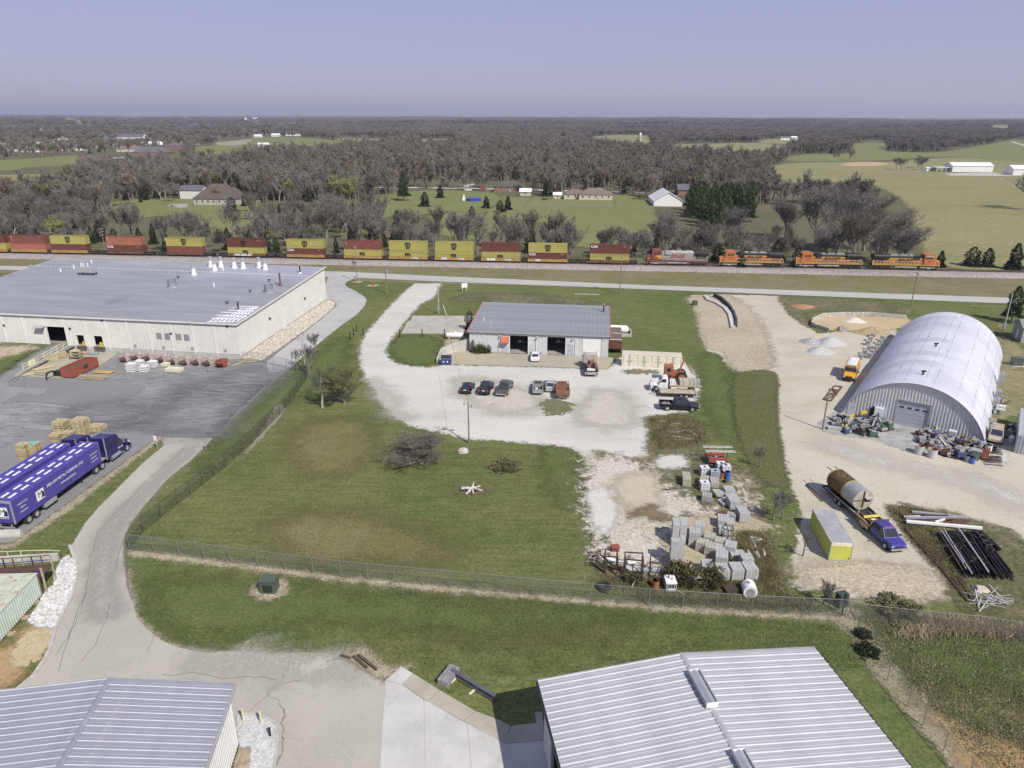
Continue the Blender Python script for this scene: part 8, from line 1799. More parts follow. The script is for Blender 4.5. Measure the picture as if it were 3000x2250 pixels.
# ==== BLOCK YARD
yr=random.Random(31)
m_blk=[M('pale_grey_block',(.40,.40,.39),.95,var=.12,scale=2.5,kind='pos',dirt=(.28,.28,.27),dirt_amt=.4),M('mid_grey_block',(.33,.33,.325),.95,var=.14,scale=2.5,kind='pos',dirt=(.22,.22,.21),dirt_amt=.4),M('tan_grey_block',(.38,.36,.31),.95,var=.14,scale=2.5,kind='pos',dirt=(.25,.23,.19),dirt_amt=.4)]
BMESH={}
def block_pallet(px,py,w,d,h,rz,lab,mi=0,layers=None,lean=0.0):
 """a pallet of cast blocks: layer upon layer, each layer a piece, a few layers slightly out of line"""
 p=P(px,py);t=thing('block_pallet',lab,'block pallet',p,rz,'pallets of grey blocks in the yard');n=layers or max(2,round(h/.21));lh=(h-.1)/n
 for y in(-d*.35+d/2,d*.35+d/2):part(MB().box(-w/2,w/2,y-.05,y+.05,0,.1),'bearer',m_owood,t)
 for i in range(n):
  k=(round(w,2),round(d,2),round(lh,3),mi)
  if k not in BMESH:
   mb=MB();nx=max(2,round(w/.32));
   for j in range(nx):x=-w/2+j*w/nx;mb.rings([[(x+.006,.0,.008),(x+w/nx-.006,0,.008),(x+w/nx-.006,d,.008),(x+.006,d,.008)],[(x+.012,.008,lh-.008),(x+w/nx-.012,.008,lh-.008),(x+w/nx-.012,d-.008,lh-.008),(x+.012,d-.008,lh-.008)]])
   BMESH[k]=mb.mesh('block_layer',m_blk[mi])
  link('block_layer',BMESH[k],t,(yr.uniform(-.02,.02)+lean*i*lh,yr.uniform(-.02,.02),.1+i*lh),(0,0,yr.uniform(-.012,.012)))
 return t
bp=[(1138,628,1.0,2.2,1.1,-8,'tall grey block pallet standing alone on the left of the totes',2),(1275,622,1.05,1.5,.9,-20,'tan block pallet just below the white tote',2),(1365,640,1.0,1.7,.8,-8,'tan block pallet right below the grey tote',2),(1295,755,1.15,1.1,.9,-20,'dark grey block pallet with a round hole on top',1),(1490,700,1.25,1.3,.8,0,'wide pale slab pallet right of the loose slabs',0),(1500,740,1.2,.9,.6,0,'lower slab pallet in front of the wide pale one',0),(1530,815,1.25,1.7,1.1,2,'pale ribbed block pallet in the middle of the row',0),(1605,920,1.2,1.9,1.25,0,'tall white-stained block pallet at the right end of the middle row',0),(1495,900,1.1,.9,.7,-25,'low block pallet leaning left of the white-stained one',1),(1195,1115,1.2,1.3,1.8,-14,'tall double block stack at the back of the lower group',0),(1235,1060,1.1,1.2,1.8,-14,'tall block stack behind the double one',0),(1250,1155,1.2,1.2,1.1,-25,'strapped tan block pallet in the middle of the lower group',2),(1310,1100,1.1,1.3,1.0,-25,'strapped block pallet behind the middle one',2),(1322,1190,1.2,1.3,1.1,-25,'strapped block pallet with a white tag',2),(1395,1130,1.1,1.2,.9,-25,'strapped block pallet behind the tagged one',2),(1395,1205,1.2,1.4,1.0,-20,'pale block pallet right of the tagged one',0),(1480,1190,1.15,1.4,1.2,-25,'pale block pallet with angled top behind',0),(1435,970,1.3,1.6,1.1,-12,'pale white-capped block pallet at the back right',0),(1490,985,.9,1.4,1.0,-12,'second pale block pallet at the back right',0),(1440,1030,1.2,1.2,.8,-12,'block pallet beside the black cage',0),(1415,1285,1.25,1.5,1.3,-16,'large pale block pallet at the bend of the lower row',0),(1305,1360,1.15,1.5,1.25,-8,'leftmost pale block pallet of the front row',0),(1437,1400,1.2,1.5,1.35,0,'second pale block pallet of the front row',0),(1550,1393,1.25,1.5,1.35,2,'third pale block pallet of the front row',0),(1662,1393,1.3,1.5,1.4,4,'rightmost pale block pallet of the front row',0),(1630,1300,1.2,1.2,1.3,4,'pale block pallet behind the rightmost one',0),(1555,1230,1.5,1.2,.7,-2,'low wide slab pallet behind the front row',0)]
for x,y,w,d,h,rz,lab,mi in bp:block_pallet(*cY((x,y))[0],w,d,h,math.radians(rz),lab,mi)
# tall leaning slabs
def slab_pair(px,py,w,d,h,rz,lab):
 t=thing('leaning_slab',lab,'slab',P(*cY((px,py))[0]),math.radians(rz));part(MB().rings([[(-w/2,0,0),(w/2,0,0),(w/2,d,0),(-w/2,d,0)],[(-w/2+.1,.25,h),(w/2+.1,.25,h),(w/2+.1,d+.25,h),(-w/2+.1,d+.25,h)]]),'slab',m_blk[0],t)
 part(MB().bar((-w/2,-.1,.02),(-w/2+.08,.12,h*.8),.05),'prop',m_black,t)
slab_pair(1035,1105,.75,1.6,2.5,-10,'tall dark-sided concrete slab at the back left');slab_pair(1095,1100,.75,1.6,2.5,-10,'tall concrete slab leaning beside the dark-sided one');slab_pair(1028,1285,.95,.75,3.1,-8,'tallest pale leaning slab in front on the left');slab_pair(1085,1270,.5,.8,3.1,-8,'narrow tall slab behind the tallest pale one')
# intermediate bulk containers (white caged tanks)
def ibc(px,py,rz,lab,mat=None,z=0.0):
 p=P(*cY((px,py))[0]);t=thing('caged_tote',lab,'tote',(p.x,p.y,z),math.radians(rz),'white caged liquid totes');part(MB().box(-.55,.55,.05,1.05,.16,1.08),'tank',mat or M('tote_plastic',(.66,.68,.70),.5,var=.08),t);part(MB().cyl((0,.55,1.08),(0,.55,1.15),.16,.16,10),'cap',m_print_k,t);part(MB().box(-.6,.6,0,1.1,.0,.14),'pallet_base',m_steel,t);f=MB()
 for x in(-.58,-.2,.2,.58):
  for y in(.02,1.08):f.bar((x,y,.14),(x,y,1.1),.035)
 for y in(.3,.55,.8):
  for x in(-.58,.58):f.bar((x,y,.14),(x,y,1.1),.035)
 for z_ in(.35,.6,.85,1.1):
  for y in(.02,1.08):f.bar((-.58,y,z_),(.58,y,z_),.035)
  for x in(-.58,.58):f.bar((x,.02,z_),(x,1.08,z_),.035)
 part(f,'cage',m_steel,t)
ibc(1290,540,4,'white caged tote alone left of the blue drums');ibc(1420,505,0,'white caged tote at the back beside the red truck bed');ibc(1462,525,0,'white caged tote behind the blue drum');ibc(1290,665,2,'white caged tote left of the loose slabs');ibc(1368,570,-8,'grey caged tote with black cap',M('grey_tote',(.36,.39,.42),.5,var=.12))
def drum_(p,r,h,mat,lab,cat='drum',name='steel_drum'):
 t=thing(name,lab,cat,p);part(MB().cyl((0,0,0),(0,0,h),r,r,14),'body',mat,t);f=MB()
 for z in(.02,h*.33,h*.66,h-.02):f.cyl((0,0,z-.02),(0,0,z+.02),r*1.05,r*1.05,14)
 part(f,'hoop',mat,t);part(MB().cyl((r*.4,0,h),(r*.4,0,h+.04),.05,.05,6),'bung',m_steel,t)
m_bdr=M('blue_drum',(.05,.13,.42),.4,var=.1);m_odr=M('rusty_orange_drum',(.36,.15,.06),.7,var=.25,dirt=(.2,.1,.06));yp=lambda x,y:P(*cY((x,y))[0])
drum_(yp(1466,565),.33,1.15,m_bdr,'bright blue drum in front of the totes');drum_(yp(1425,555),.3,.85,m_odr,'rusty orange drum left of the blue one');drum_(yp(1415,540),.28,.8,m_white,'white drum behind the orange one');drum_(yp(1445,590),.3,.2,m_rust,'low rusty tub at the foot of the drums');drum_(yp(885,1448),.32,1.0,m_odr,'rusty orange drum near the fence under the frames')
t=thing('wire_cage','black wire cage leaning by the block pallets','cage',yp(1470,1065),-.1);f=MB()
for x in(-.55,0,.55):
 for y in(0,.9):f.bar((x,y,0),(x,y,1.4),.05)
for z in(.05,.7,1.4):
 for y in(0,.9):f.bar((-.55,y,z),(.55,y,z),.05)
 for x in(-.55,.55):f.bar((x,0,z),(x,.9,z),.05)
part(f,'cage_frame',m_black,t);part(MB().box(-.5,.5,.1,.8,.05,.5),'contents',m_blk[1],t)
# red service bed with ladder rack
t=thing('service_bed','red service truck bed with two silver ladders on its rack','truck bed',P(*cY((1390,452))[0])+Vector((0,.9,0)),-.02);m_svr=paint('service_red',(.30,.07,.05),.6)
part(MB().box(-1.2,1.2,-1.0,-.55,.45,1.05),'side_cabinet',m_svr,t);part(MB().box(-1.2,1.2,.55,1.0,.45,1.05),'side_cabinet',m_svr,t);part(MB().box(-1.2,1.2,-.55,.55,.45,.55),'bed_floor',m_trim,t);part(MB().box(-1.24,-1.2,-1.0,1.0,.45,1.05),'end_panel',m_svr,t)
for k,(x,y)in enumerate(((-.8,.1),(-.2,-.2),(.5,.15),(.1,.3),(.8,-.2))):part(MB().box(x-.25,x+.2,y-.18,y+.15,.55,.8+.1*(k%3)),'tool',(m_trim,m_black,m_odr,m_white,m_rust)[k],t)
for x in(-1.1,1.1):
 for y in(-.95,.95):part(MB().bar((x,y,1.05),(x,y,2.0),.07),'rack_post',m_black,t)
for y in(-.85,.85):part(MB().cyl((.0,y-.1,.4),(.0,y+.1,.4),.4,.4,12),'wheel',m_tyre,t)
for lab,y in(('front',-.75),('rear',.6)):
 l_=thing('ladder',f'silver ladder on the {lab} edge of the red service bed rack','ladder',t.location+Vector((.2,y,2.0)),-.02)
 for yy in(-.2,.2):part(MB().box(-2.0,2.0,yy-.03,yy+.03,0,.1),'rail',M('aluminium',(.66,.66,.66),.35,.3),l_)
 for k in range(13):part(MB().box(-1.9+k*.315,-1.86+k*.315,-.2,.2,.03,.08),'rung',MATS['aluminium'],l_)
 # loose slabs, boards, pipes
def loose(pts,w,h,mats,base,cat,name='slab',n=1,sp=.12,z=.05):
 for i,(x0,y0,x1,y1,lab)in enumerate(pts):
  p,q=yp(x0,y0),yp(x1,y1);single(MB().bar((0,0,z+(i%3)*h*.8),q-p+Vector((0,0,z+(i%2)*h)),w,h),name,mats[i%len(mats)],base+', '+lab,cat,p)
loose(((1350,665,1440,660,'back'),(1355,690,1440,690,'second'),(1365,715,1450,700,'third'),(1400,750,1470,735,'fourth'),(1420,780,1480,770,'front')),.6,.28,(m_blk[0],m_blk[2],m_blk[1]),'loose pale slab in the heap right of the totes','slab')
loose(((1640,1040,1690,1170,'long white one'),(1660,1035,1700,1130,'grey one'),(1650,1050,1740,1045,'across the top'),(1660,1075,1745,1060,'lower cross piece'),(1600,1155,1640,1215,'leftmost'),(1630,1155,1670,1215,'left of centre'),(1650,1155,1700,1215,'centre'),(1680,1160,1725,1215,'right of centre'),(1700,1165,1745,1215,'rightmost'),(1760,1130,1770,1190,'dark one alone')),.2,.12,(m_white,m_steel,M('grey_board',(.42,.41,.39),.8)),'pale board in the pile right of the blocks','board','board')
for i,(x0,y0,x1,y1)in enumerate(((955,110,995,240),(1115,145,1145,195),(1160,130,1190,260),(1195,130,1225,270),(1215,150,1265,270),(910,102,965,98),(1010,115,1100,125),(1000,190,1090,185),(1095,175,1180,180),(1015,220,1100,230),(1110,240,1200,245),(1165,175,1215,215),(1000,130,1060,135))):
 p,q=yp(x0,y0),yp(x1,y1);single(MB().bar((0,0,.08),q-p+Vector((0,0,.1)),.3 if i==0 else .14,.14),'old_board',(M('grey_driftboard',(.36,.34,.31),.9,var=.25),MATS['dark_timber'])[1 if i<5 else 0],('weathered dark timber' if i<5 else 'weathered pale board')+' lying in the weeds near the black pickup','board',p,0,'weathered boards lying in the weeds')
 # rusty frames near the fence
def gantry(x0,y0,x1,y1,ht,lab,brace=False):
 p,q=yp(x0,y0),yp(x1,y1);d=q-p;t=thing('steel_gantry',lab,'frame',p);u=d.normalized();n=Vector((-u.y,u.x,0))*1.3
 for o in(Vector(),n):
  for e in(Vector(),d):part(MB().bar(e+o,e+o+Vector((0,0,ht)),.11),'upright',m_drk,t)
  part(MB().bar(o+Vector((0,0,ht)),d+o+Vector((0,0,ht)),.11),'top_beam',m_drk,t)
 for e in(Vector(),d):part(MB().bar(e+Vector((0,0,ht)),e+n+Vector((0,0,ht)),.09),'tie_beam',m_drk,t)
 if brace:
  for k in range(4):part(MB().bar(d*(.15+.2*k)+n*.3,d*(.5+.1*k)+n*(.9-.2*k)+Vector((0,0,ht*.6)),.07),'brace',m_drk,t)
m_drk=M('dark_rusty_steel',(.065,.045,.035),.8,var=.3,scale=3)
gantry(475,1330,572,1335,2.1,'left rusty steel frame by the fence');gantry(632,1390,775,1400,2.6,'middle rusty steel frame by the fence');gantry(830,1420,985,1440,2.7,'right rusty steel frame with leaning braces',True)
for i,(x0,y0,x1,y1,w,mm)in enumerate(((350,1240,480,1330,.12,m_drk),(355,1265,560,1290,.12,m_drk),(460,1290,640,1300,.14,m_drk),(470,1310,700,1290,.08,m_rust),(590,1300,720,1360,.1,m_drk),(700,1310,920,1330,.3,m_steel),(560,1270,640,1360,.06,m_drk),(660,1250,720,1260,.5,m_white),(640,1275,700,1320,.7,M('pale_sheet',(.5,.48,.42),.8)),(480,1200,570,1240,.5,m_white),(600,1310,640,1420,.05,m_drk),(690,1460,720,1410,.1,m_owood),(1060,1470,1115,1510,.12,m_ycr),(500,1400,650,1330,.05,m_drk),(380,1180,470,1200,.4,m_owood))):
 p,q=yp(x0,y0),yp(x1,y1);single(MB().bar((0,0,.1+.05*(i%4)),q-p+Vector((0,0,.12+.12*(i%3))),w,.12),'scrap_piece',mm,'scrap steel and boards lying under the rusty frames by the fence','scrap',p,0,'scrap under the rusty frames')
t=thing('firewood_heap','heap of grey firewood at the lawn corner of the yard','wood heap',yp(415,1195));
for k in range(40):a=yr.uniform(0,6.28);x,y=yr.gauss(0,.55),yr.gauss(0,.5);part(MB().bar((x-.3*math.cos(a),y-.3*math.sin(a),.1+.12*(k%5)),(x+.3*math.cos(a),y+.3*math.sin(a),.12+.12*(k%5)),.12),'log',(m_drift,m_owood,m_pole)[k%3],t)
t=thing('red_box','small red steel box alone on the yard gravel','box',yp(558,1142),.2);part(MB().box(-.42,.42,-.3,.35,0,.55),'body',m_svr,t);part(MB().box(-.45,.45,-.33,.38,.55,.6),'lid',m_svr,t);part(MB().cyl((-.1,-.36,.5),(.1,-.36,.5),.04,n=6),'handle',m_black,t)
t=thing('generator','white and grey generator standing by the fence','generator',yp(1012,1487),0);part(MB().box(-.75,.75,.0,2.1,.25,1.5),'housing',M('generator_grey',(.38,.39,.42),.5),t);part(MB().box(-.78,.78,-.02,2.12,1.5,1.58),'roof',m_white,t);part(MB().box(-.6,.6,-.03,.0,.85,1.35),'louvre_panel',m_black,t);part(MB().box(-.45,.45,-.03,0,.4,.7),'control_panel',m_white,t);part(MB().box(-.8,.8,-.1,2.2,.1,.25),'skid',m_black,t)
for x in(-.4,0,.4):part(MB().box(x-.03,x+.03,-.05,-.03,.85,1.35),'grille_bar',m_white,t)
part(MB().cyl((.2,1.0,1.58),(.2,1.0,1.9),.07,.07,7),'exhaust',m_black,t);t.scale=(.68,.68,.72)
def tyres(x,y,n,lab):
 p=yp(x,y)
 for k in range(n):single(MB().rings([[((.55-.16*math.cos(b))*math.cos(a),(.55-.16*math.cos(b))*math.sin(a),.16+.15*math.sin(b))for b in[j*1.047 for j in range(7)]]for a in[i*math.pi/8 for i in range(17)]],0,False,False,False),'worn_tyre_casing',m_tyre,lab+(' lower' if k==0 else ' upper'),'tyre',(p.x,p.y,k*.3),0,None,True)
tyres(470,1455,2,'old dark tyre in the stack by the fence,')
t=thing('tank_half','white curved tank half between bushes by the fence','tank shell',yp(1230,1430),.2);part(MB().rings([[(.75*math.cos(a),y,.75*math.sin(a)*1.2)for a in[k*.3 for k in range(11)]]for y in(0,1.4)],0,False,False,False),'shell',m_steel,t,smooth=True)
t=thing('white_barrel','white drum lying on its side near the fence corner','drum',yp(1650,1530),-.1);part(MB().cyl((0,0,.7),(0,1.2,.7),.68,.68,18),'body',m_white,t);part(MB().cyl((0,-.02,.7),(0,.01,.7),.35,.35,14),'opening',m_dark,t);part(MB().cyl((0,-.03,.7),(0,.0,.7),.46,.46,14),'flange',m_steel,t);part(MB().cyl((0,.6,1.3),(0,.6,1.6),.2,.2,10),'neck',m_white,t)
t=thing('dark_crate','dark broken crate near the fence corner','crate',yp(1505,1500),.2);part(MB().box(-.6,.6,0,.8,0,.5),'body',m_drk,t);part(MB().box(-.65,.65,-.05,.85,.5,.55),'lid',m_drk,t)
# blue dumpster by the retaining wall
t=thing('blue_dumpster','small dark blue dumpster at the end of the retaining wall','dumpster',P(*c5((680,697))[0]),.0);m_bdm=paint('dumpster_blue',(.025,.035,.13),.5);part(MB().prism([(-.95,.1),(-.95,1.0),(-.6,1.35),(.95,1.35),(.95,.1)],-.95,.95,'x'),'bin',m_bdm,t);part(MB().box(-.98,.98,-.55,.95,1.36,1.42),'lid',m_black,t)
for x in(-.4,.3):part(MB().box(x-.12,x+.12,-.99,-.96,.55,.8),'sticker',m_white,t)

# ==== ARCHED SHED SURROUNDINGS: machinery, scrap, pipes
jr=random.Random(77);jm=[m_black,m_trim,m_steel,m_rust,m_blk[1],m_rust,m_blk[0],m_drk,m_trim,m_owood,M('machine_green',(.07,.13,.09),.5),M('machine_blue',(.06,.08,.19),.5),m_drk,m_steel,m_trim]
def machine(p,rz,k,lab):
 """an old workshop machine: base, body, slanted arm, wheel and pipe, different every time"""
 t=thing('old_machine',lab,'machine',p,rz,'old machines and scrap before the arched shed');m1,m2,m3=jr.choice(jm),jr.choice(jm),jr.choice(jm);w,d,h=jr.uniform(.4,.9),jr.uniform(.35,.7),jr.uniform(.4,1.0)
 part(MB().box(-w,w,-d,d,0,.15),'base',m_drk,t);part(MB().box(-w*.7,w*.6,-d*.8,d*.7,.15,h),'body',m1,t)
 part(MB().bar((-w*.5,0,h),(w*jr.uniform(.4,1.2),jr.uniform(-.4,.4),h+jr.uniform(.1,.6)),jr.uniform(.08,.2)),'arm',m2,t)
 a=jr.uniform(0,3.1);part(MB().cyl((w*.3,-d*.9,h*.6),(w*.3+.12*math.cos(a),-d*.9-.12,h*.6),jr.uniform(.2,.4),n=10),'flywheel',m3,t)
 for q in range(2):x=jr.uniform(-w,w);part(MB().bar((x,-d*jr.uniform(.5,1.2),.1),(x+jr.uniform(-.9,.9),d*jr.uniform(.6,1.4),jr.uniform(.2,.9)),jr.uniform(.06,.14)),'rod',jr.choice(jm),t)
 part(MB().box(-w*.4,w*.3,-d*.3,d*.4,h,h+jr.uniform(.1,.35)),'top_housing',jr.choice(jm),t)
def fill(poly,n,sep,lab):
 poly=np.array(poly);lo,hi=poly.min(0),poly.max(0);got=[];tries=0
 while len(got)<n and tries<4000:
  tries+=1;x,y=jr.uniform(lo[0],hi[0]),jr.uniform(lo[1],hi[1])
  if not inside(poly,np.array([x]),np.array([y]))[0]:continue
  q=P(x,y)
  if all((q-o).length>sep for o in got):got.append(q);machine(Vector((q.x,q.y,.04)),jr.uniform(0,6.28),0,lab)
fill(cJ((140,300),(260,270),(420,330),(560,300),(800,380),(740,410),(640,420),(590,480),(440,470),(260,430),(180,380)),26,1.05,'old machine or scrap part in the jumble left of the shed door')
fill(cJ((1080,460),(1250,440),(1400,520),(1650,540),(1760,590),(1700,700),(1500,720),(1350,690),(1200,620),(1100,560)),40,.95,'old machine or scrap part in the jumble right of the shed door')
jp=lambda x,y:P(*cJ((x,y))[0])
def long_piece(x0,y0,x1,y1,w,mm,lab,z0=.3,z1=.5,name='scrap_beam',cat='beam'):p,q=jp(x0,y0),jp(x1,y1);single(MB().bar((0,0,z0),q-p+Vector((0,0,z1)),w),name,mm,lab,cat,p)
m_yel=M('machine_yellow',(.62,.42,.05),.5,dirt=(.35,.25,.08))
long_piece(255,430,365,300,.22,m_yel,'long yellow beam leaning in the jumble left of the door',.2,1.2);long_piece(290,435,350,395,.2,M('machine_green2',(.06,.25,.13),.5),'short green beam beside the long yellow one');long_piece(430,290,500,285,.4,m_yel,'yellow plate on top of the left jumble',1.1,1.2);long_piece(545,460,600,330,.25,m_steel,'grey ladder-like beam left of the door',.2,1.0);long_piece(580,460,650,340,.2,m_steel,'second grey beam left of the door',.2,1.0)
long_piece(1240,540,1390,680,.16,m_steel,'long steel pipe lying toward the drums, left',.9,.4);long_piece(1275,530,1420,670,.16,m_white,'long pale pipe lying toward the drums, middle',.9,.4);long_piece(1310,540,1440,660,.16,m_trim,'long dark pipe lying toward the drums, right',.9,.4);long_piece(1170,460,1300,430,.16,m_white,'bent white pipe right of the shed door',.6,.9);long_piece(1300,430,1360,460,.16,m_white,'short white pipe right of the bent one',.9,.6)
long_piece(670,300,800,330,.35,m_rust,'rusty trough by the left side of the shed door',.4,.4);long_piece(90,395,240,415,.9,m_blk[0],'flat concrete slab at the foot of the left jumble',.04,.04);long_piece(1150,690,1290,680,.14,m_blk[0],'pale beam on the ground before the round drums',.05,.05)
single(MB().cyl((0,0,.75),(1.2,.2,.75),.38,.38,12),'blue_cylinder',MATS['machine_blue'],'blue cylinder lying on the right jumble','cylinder',jp(1220,490),.1)
t=thing('tall_cabinet','tall white steel cabinet standing left of the shed door','cabinet',jp(625,310),QA+.1);part(MB().box(-.65,.65,-.4,.5,0,2.3),'body',M('cabinet_white',(.62,.64,.66),.5),t);part(MB().box(-.6,.6,-.43,-.4,.1,2.2),'door',MATS['cabinet_white'],t)
for k in range(3):part(MB().box(-.1+.1*k,.02+.1*k,-.46,-.43,1.3-.25*k,1.6-.25*k),'handle',m_black,t)
t=thing('black_cabinet','black upright machine behind the tall white cabinet','machine',jp(570,290),QA);part(MB().box(-.5,.5,-.4,.4,0,2.0),'body',m_black,t);part(MB().cyl((0,0,2.0),(0,0,2.2),.3,.2,8),'hood',m_black,t)
t=thing('grey_cabinet','pale grey cabinet leaning at the right end wall','cabinet',jp(1420,525),QA);part(MB().box(-.5,.5,-.35,.35,0,1.7),'body',MATS['cabinet_white'],t);part(MB().box(-.45,.45,-.38,-.35,.1,1.6),'door',m_blk[0],t)
m_2t=M('pale_tub',(.5,.5,.5),.5,.1,var=.1,dirt=(.36,.34,.32));
for x,y,lab in((1098,680,'left round steel tub, grey and rust halves'),(1238,720,'right round steel tub, grey and rust halves')):
 t=thing('round_tub',lab,'tub',jp(x,y)+Vector((0,.6,.03)),.2);n=20;r=.62;hh_=1.25;arc=lambda a0,a1,rr,m_:part(MB().rings([[(rr*math.cos(a),rr*math.sin(a),.02),(rr*math.cos(a),rr*math.sin(a),hh_),((rr-.04)*math.cos(a),(rr-.04)*math.sin(a),hh_),((rr-.04)*math.cos(a),(rr-.04)*math.sin(a),.02)]for a in[a0+(a1-a0)*k/12 for k in range(13)]]),'tub_wall',m_,t)
 arc(-.95,1.2,r,m_odr if False else M('tub_rust',(.33,.13,.065),.7,var=.2,dirt=(.2,.09,.05)));arc(1.2,2*math.pi-.95,r,m_2t);part(MB().cyl((0,0,.02),(0,0,.1),r*.95,r*.95,16),'tub_floor',m_trim,t)
drum_(jp(1645,765),.36,.95,m_bdr,'blue drum at the front of the right jumble');drum_(jp(1600,750),.36,.95,m_trim,'dark grey drum beside the blue one');drum_(jp(1820,640),.42,1.1,m_white,'white drum behind the stacked pipes');drum_(jp(1875,640),.36,.8,m_black,'black drum right of the white one')
t=thing('green_bin','grey-green bin beside the blue drum','bin',jp(1680,720),QA);part(MB().prism([(-.45,0),(-.6,1.4),(.6,1.4),(.45,0)],-.5,.5,'y'),'bin',M('bin_green',(.16,.2,.16),.6),t);part(MB().box(-.62,.62,-.52,.52,1.4,1.46),'rim',m_trim,t)
for k in range(6):a=jp(1710+k*12,700);single(MB().bar((0,0,0),(.1*(k%3),.3,1.6+.15*(k%2)),.12),'upright_pipe',(m_svr,m_rust,m_svr)[k%3],'red upright pipe in the bunch before the stacked tubes','pipe',Vector((a.x,a.y-.9,.03)),0,'red upright pipes')
for k in range(26):y0=620+(k%9)*20;x0=1770+(k%3)*12;p,q=jp(x0,y0),jp(1950+(k*7%30),y0+18-(k*5%20));single(MB().cyl((0,0,.1+.13*(k//9)),q-p+Vector((0,0,.1+.14*(k//9))),.07,n=6),'steel_tube',(m_drk,m_rust,m_trim,m_drk,m_drk)[k%5],'tube in the stack of dark tubes at the shed corner','tube',p,0,'stack of tubes at the shed corner')
# grey container at the right edge, small tank beside it, jumble at the shed's flank
a,b_=jp(2100,650),jp(2310,690);gc_ang=QA+math.pi/2;m_cg=M('grey_container',(.42,.43,.46),.5,var=.08,dirt=(.3,.3,.3))
c_=jp(2098,650);gx,gy=math.cos(gc_ang),math.sin(gc_ang)
container('grey_container','pale grey shipping container at the right frame edge','container',(c_.x+gx*CL/2+gy*CWD/2,c_.y+gy*CL/2-gx*CWD/2,.02),gc_ang,m_cg)
t=thing('gas_tank','small white upright tank beside the grey container','tank',jp(2065,545));part(MB().cyl((0,0,.1),(0,0,.95),.38,.38,12),'shell',m_white,t);part(MB().sph((0,0,.95),.38,12,5,sz=.6),'dome',m_white,t)
for k,(x,y,lab)in enumerate(((2050,480,'old machine between the minivan and the grey container, front'),(2075,440,'old machine beside the grey container, middle'),(2060,390,'old machine beside the grey container, back'),(1850,330,'pallet rack part against the shed flank'),(1905,225,'scrap at the shed flank, front'),(1945,110,'scrap at the shed flank, back'))):machine(jp(x,y),jr.uniform(0,6),0,lab)
t=thing('white_equipment','white broken equipment lying in the grass right of the shed','equipment',jp(1955,180),QA+math.pi/2)
for k in range(5):part(MB().box(-.8+.35*k,-.5+.35*k,-.7+.1*(k%2),.6,.05,.35+.15*(k%3)),'panel',(m_white,m_steel,m_white,m_trim,m_white)[k],t)
t=thing('utility_cabinet','dark green utility cabinet on the patchy ground right of the shed','utility cabinet',P(*c6((2165,645))[0]),-.1);part(MB().box(-1.2,1.2,-1.0,.9,-.05,.1),'pad',m_gconc,t);part(MB().box(-.9,.9,-.65,.65,.1,1.5),'body',MATS['transformer_green'],t);part(MB().box(-.95,.95,-.7,.68,1.5,1.6),'lid',MATS['transformer_green'],t)
for y in(-.05,0.3):pass
for k,(y,z)in enumerate(((30,2.4),(22,1.6),(18,1.5))):
 fp=QF.w(QW+.5,y,0);t=thing('cooling_unit',f'small grey unit on the right flank of the shed, {("far", "middle", "near")[k]} one','cooling unit',fp,QA);part(MB().box(-.5,.4,-.4,.4,.0,z),'housing',m_steel,t);part(MB().cyl((0,0,z),(0,0,z+.3),.15,.1,8),'cap',m_trim,t)
p,q=P(*c6((1905,292))[0],1.5),P(*c6((2110,300))[0],1.5);t=thing('rail_fence','thin pale rail fence behind the arched shed','fence',(p.x,p.y,0));part(MB().bar((0,0,1.5),q-p+Vector((0,0,1.5)),.06),'rail',m_steel,t)
for k in range(4):e=(q-p)*(k/3);part(MB().bar((e.x,e.y,0),(e.x,e.y,1.5),.06),'post',m_steel,t)
q=P(3010,1000);t=thing('grey_shed','corner of a grey shed at the right frame edge','shed',(q.x+1.2,q.y+1.0,0),QA+.3);part(MB().box(-2.6,4,-3,3,0,3.2),'wall',m_trim,t);part(MB().prism([(-3.2,3.2),(0,4.4),(3.2,3.2)],-2.9,4.2,'x'),'roof',m_sroof,t);part(MB().box(-2.63,-2.6,-.5,.5,0,2.1),'door',m_white,t)
# block pallets beside the shed
for r_,(x0,y0,x1,y1,n)in enumerate(((1290,525,1320,480,3),(1300,600,1375,498,6),(1245,605,1300,555,3))):
 for k in range(n):
  x,y=x0+(x1-x0)*k/max(1,n-1),y0+(y1-y0)*k/max(1,n-1);p=P(*c6((x,y))[0])
  for j in range(3):single(BMESH.setdefault('small',MB().box(-.55,.55,-.42,.42,.02,.3).box(-.55,.55,-.42,.42,.32,.33).mesh('block_layer',m_blk[1])),'block_bundle',None,f'grey block bundle in the {("upper", "middle", "lower")[r_]} row beside the arched shed','block bundle',(p.x,p.y,.03+j*.32),QA+math.pi/2+.05*(k%2),'grey block bundles beside the arched shed')
t=thing('block_cluster','small grey block pallet alone before the walled pit','block pallet',P(*c6((1142,438))[0]));
for k in range(3):part(MB().box(-.85+k*.6,-.3+k*.6,-.4,.5,0,.85+.1*(k%2)),'block_stack',m_blk[2],t)
m_arcb=M('pale_wall_block',(.44,.42,.37),.95,var=.15,scale=2,kind='pos');m_darkb=M('dark_wall_block',(.055,.058,.065),.9,var=.25,scale=2,kind='pos')
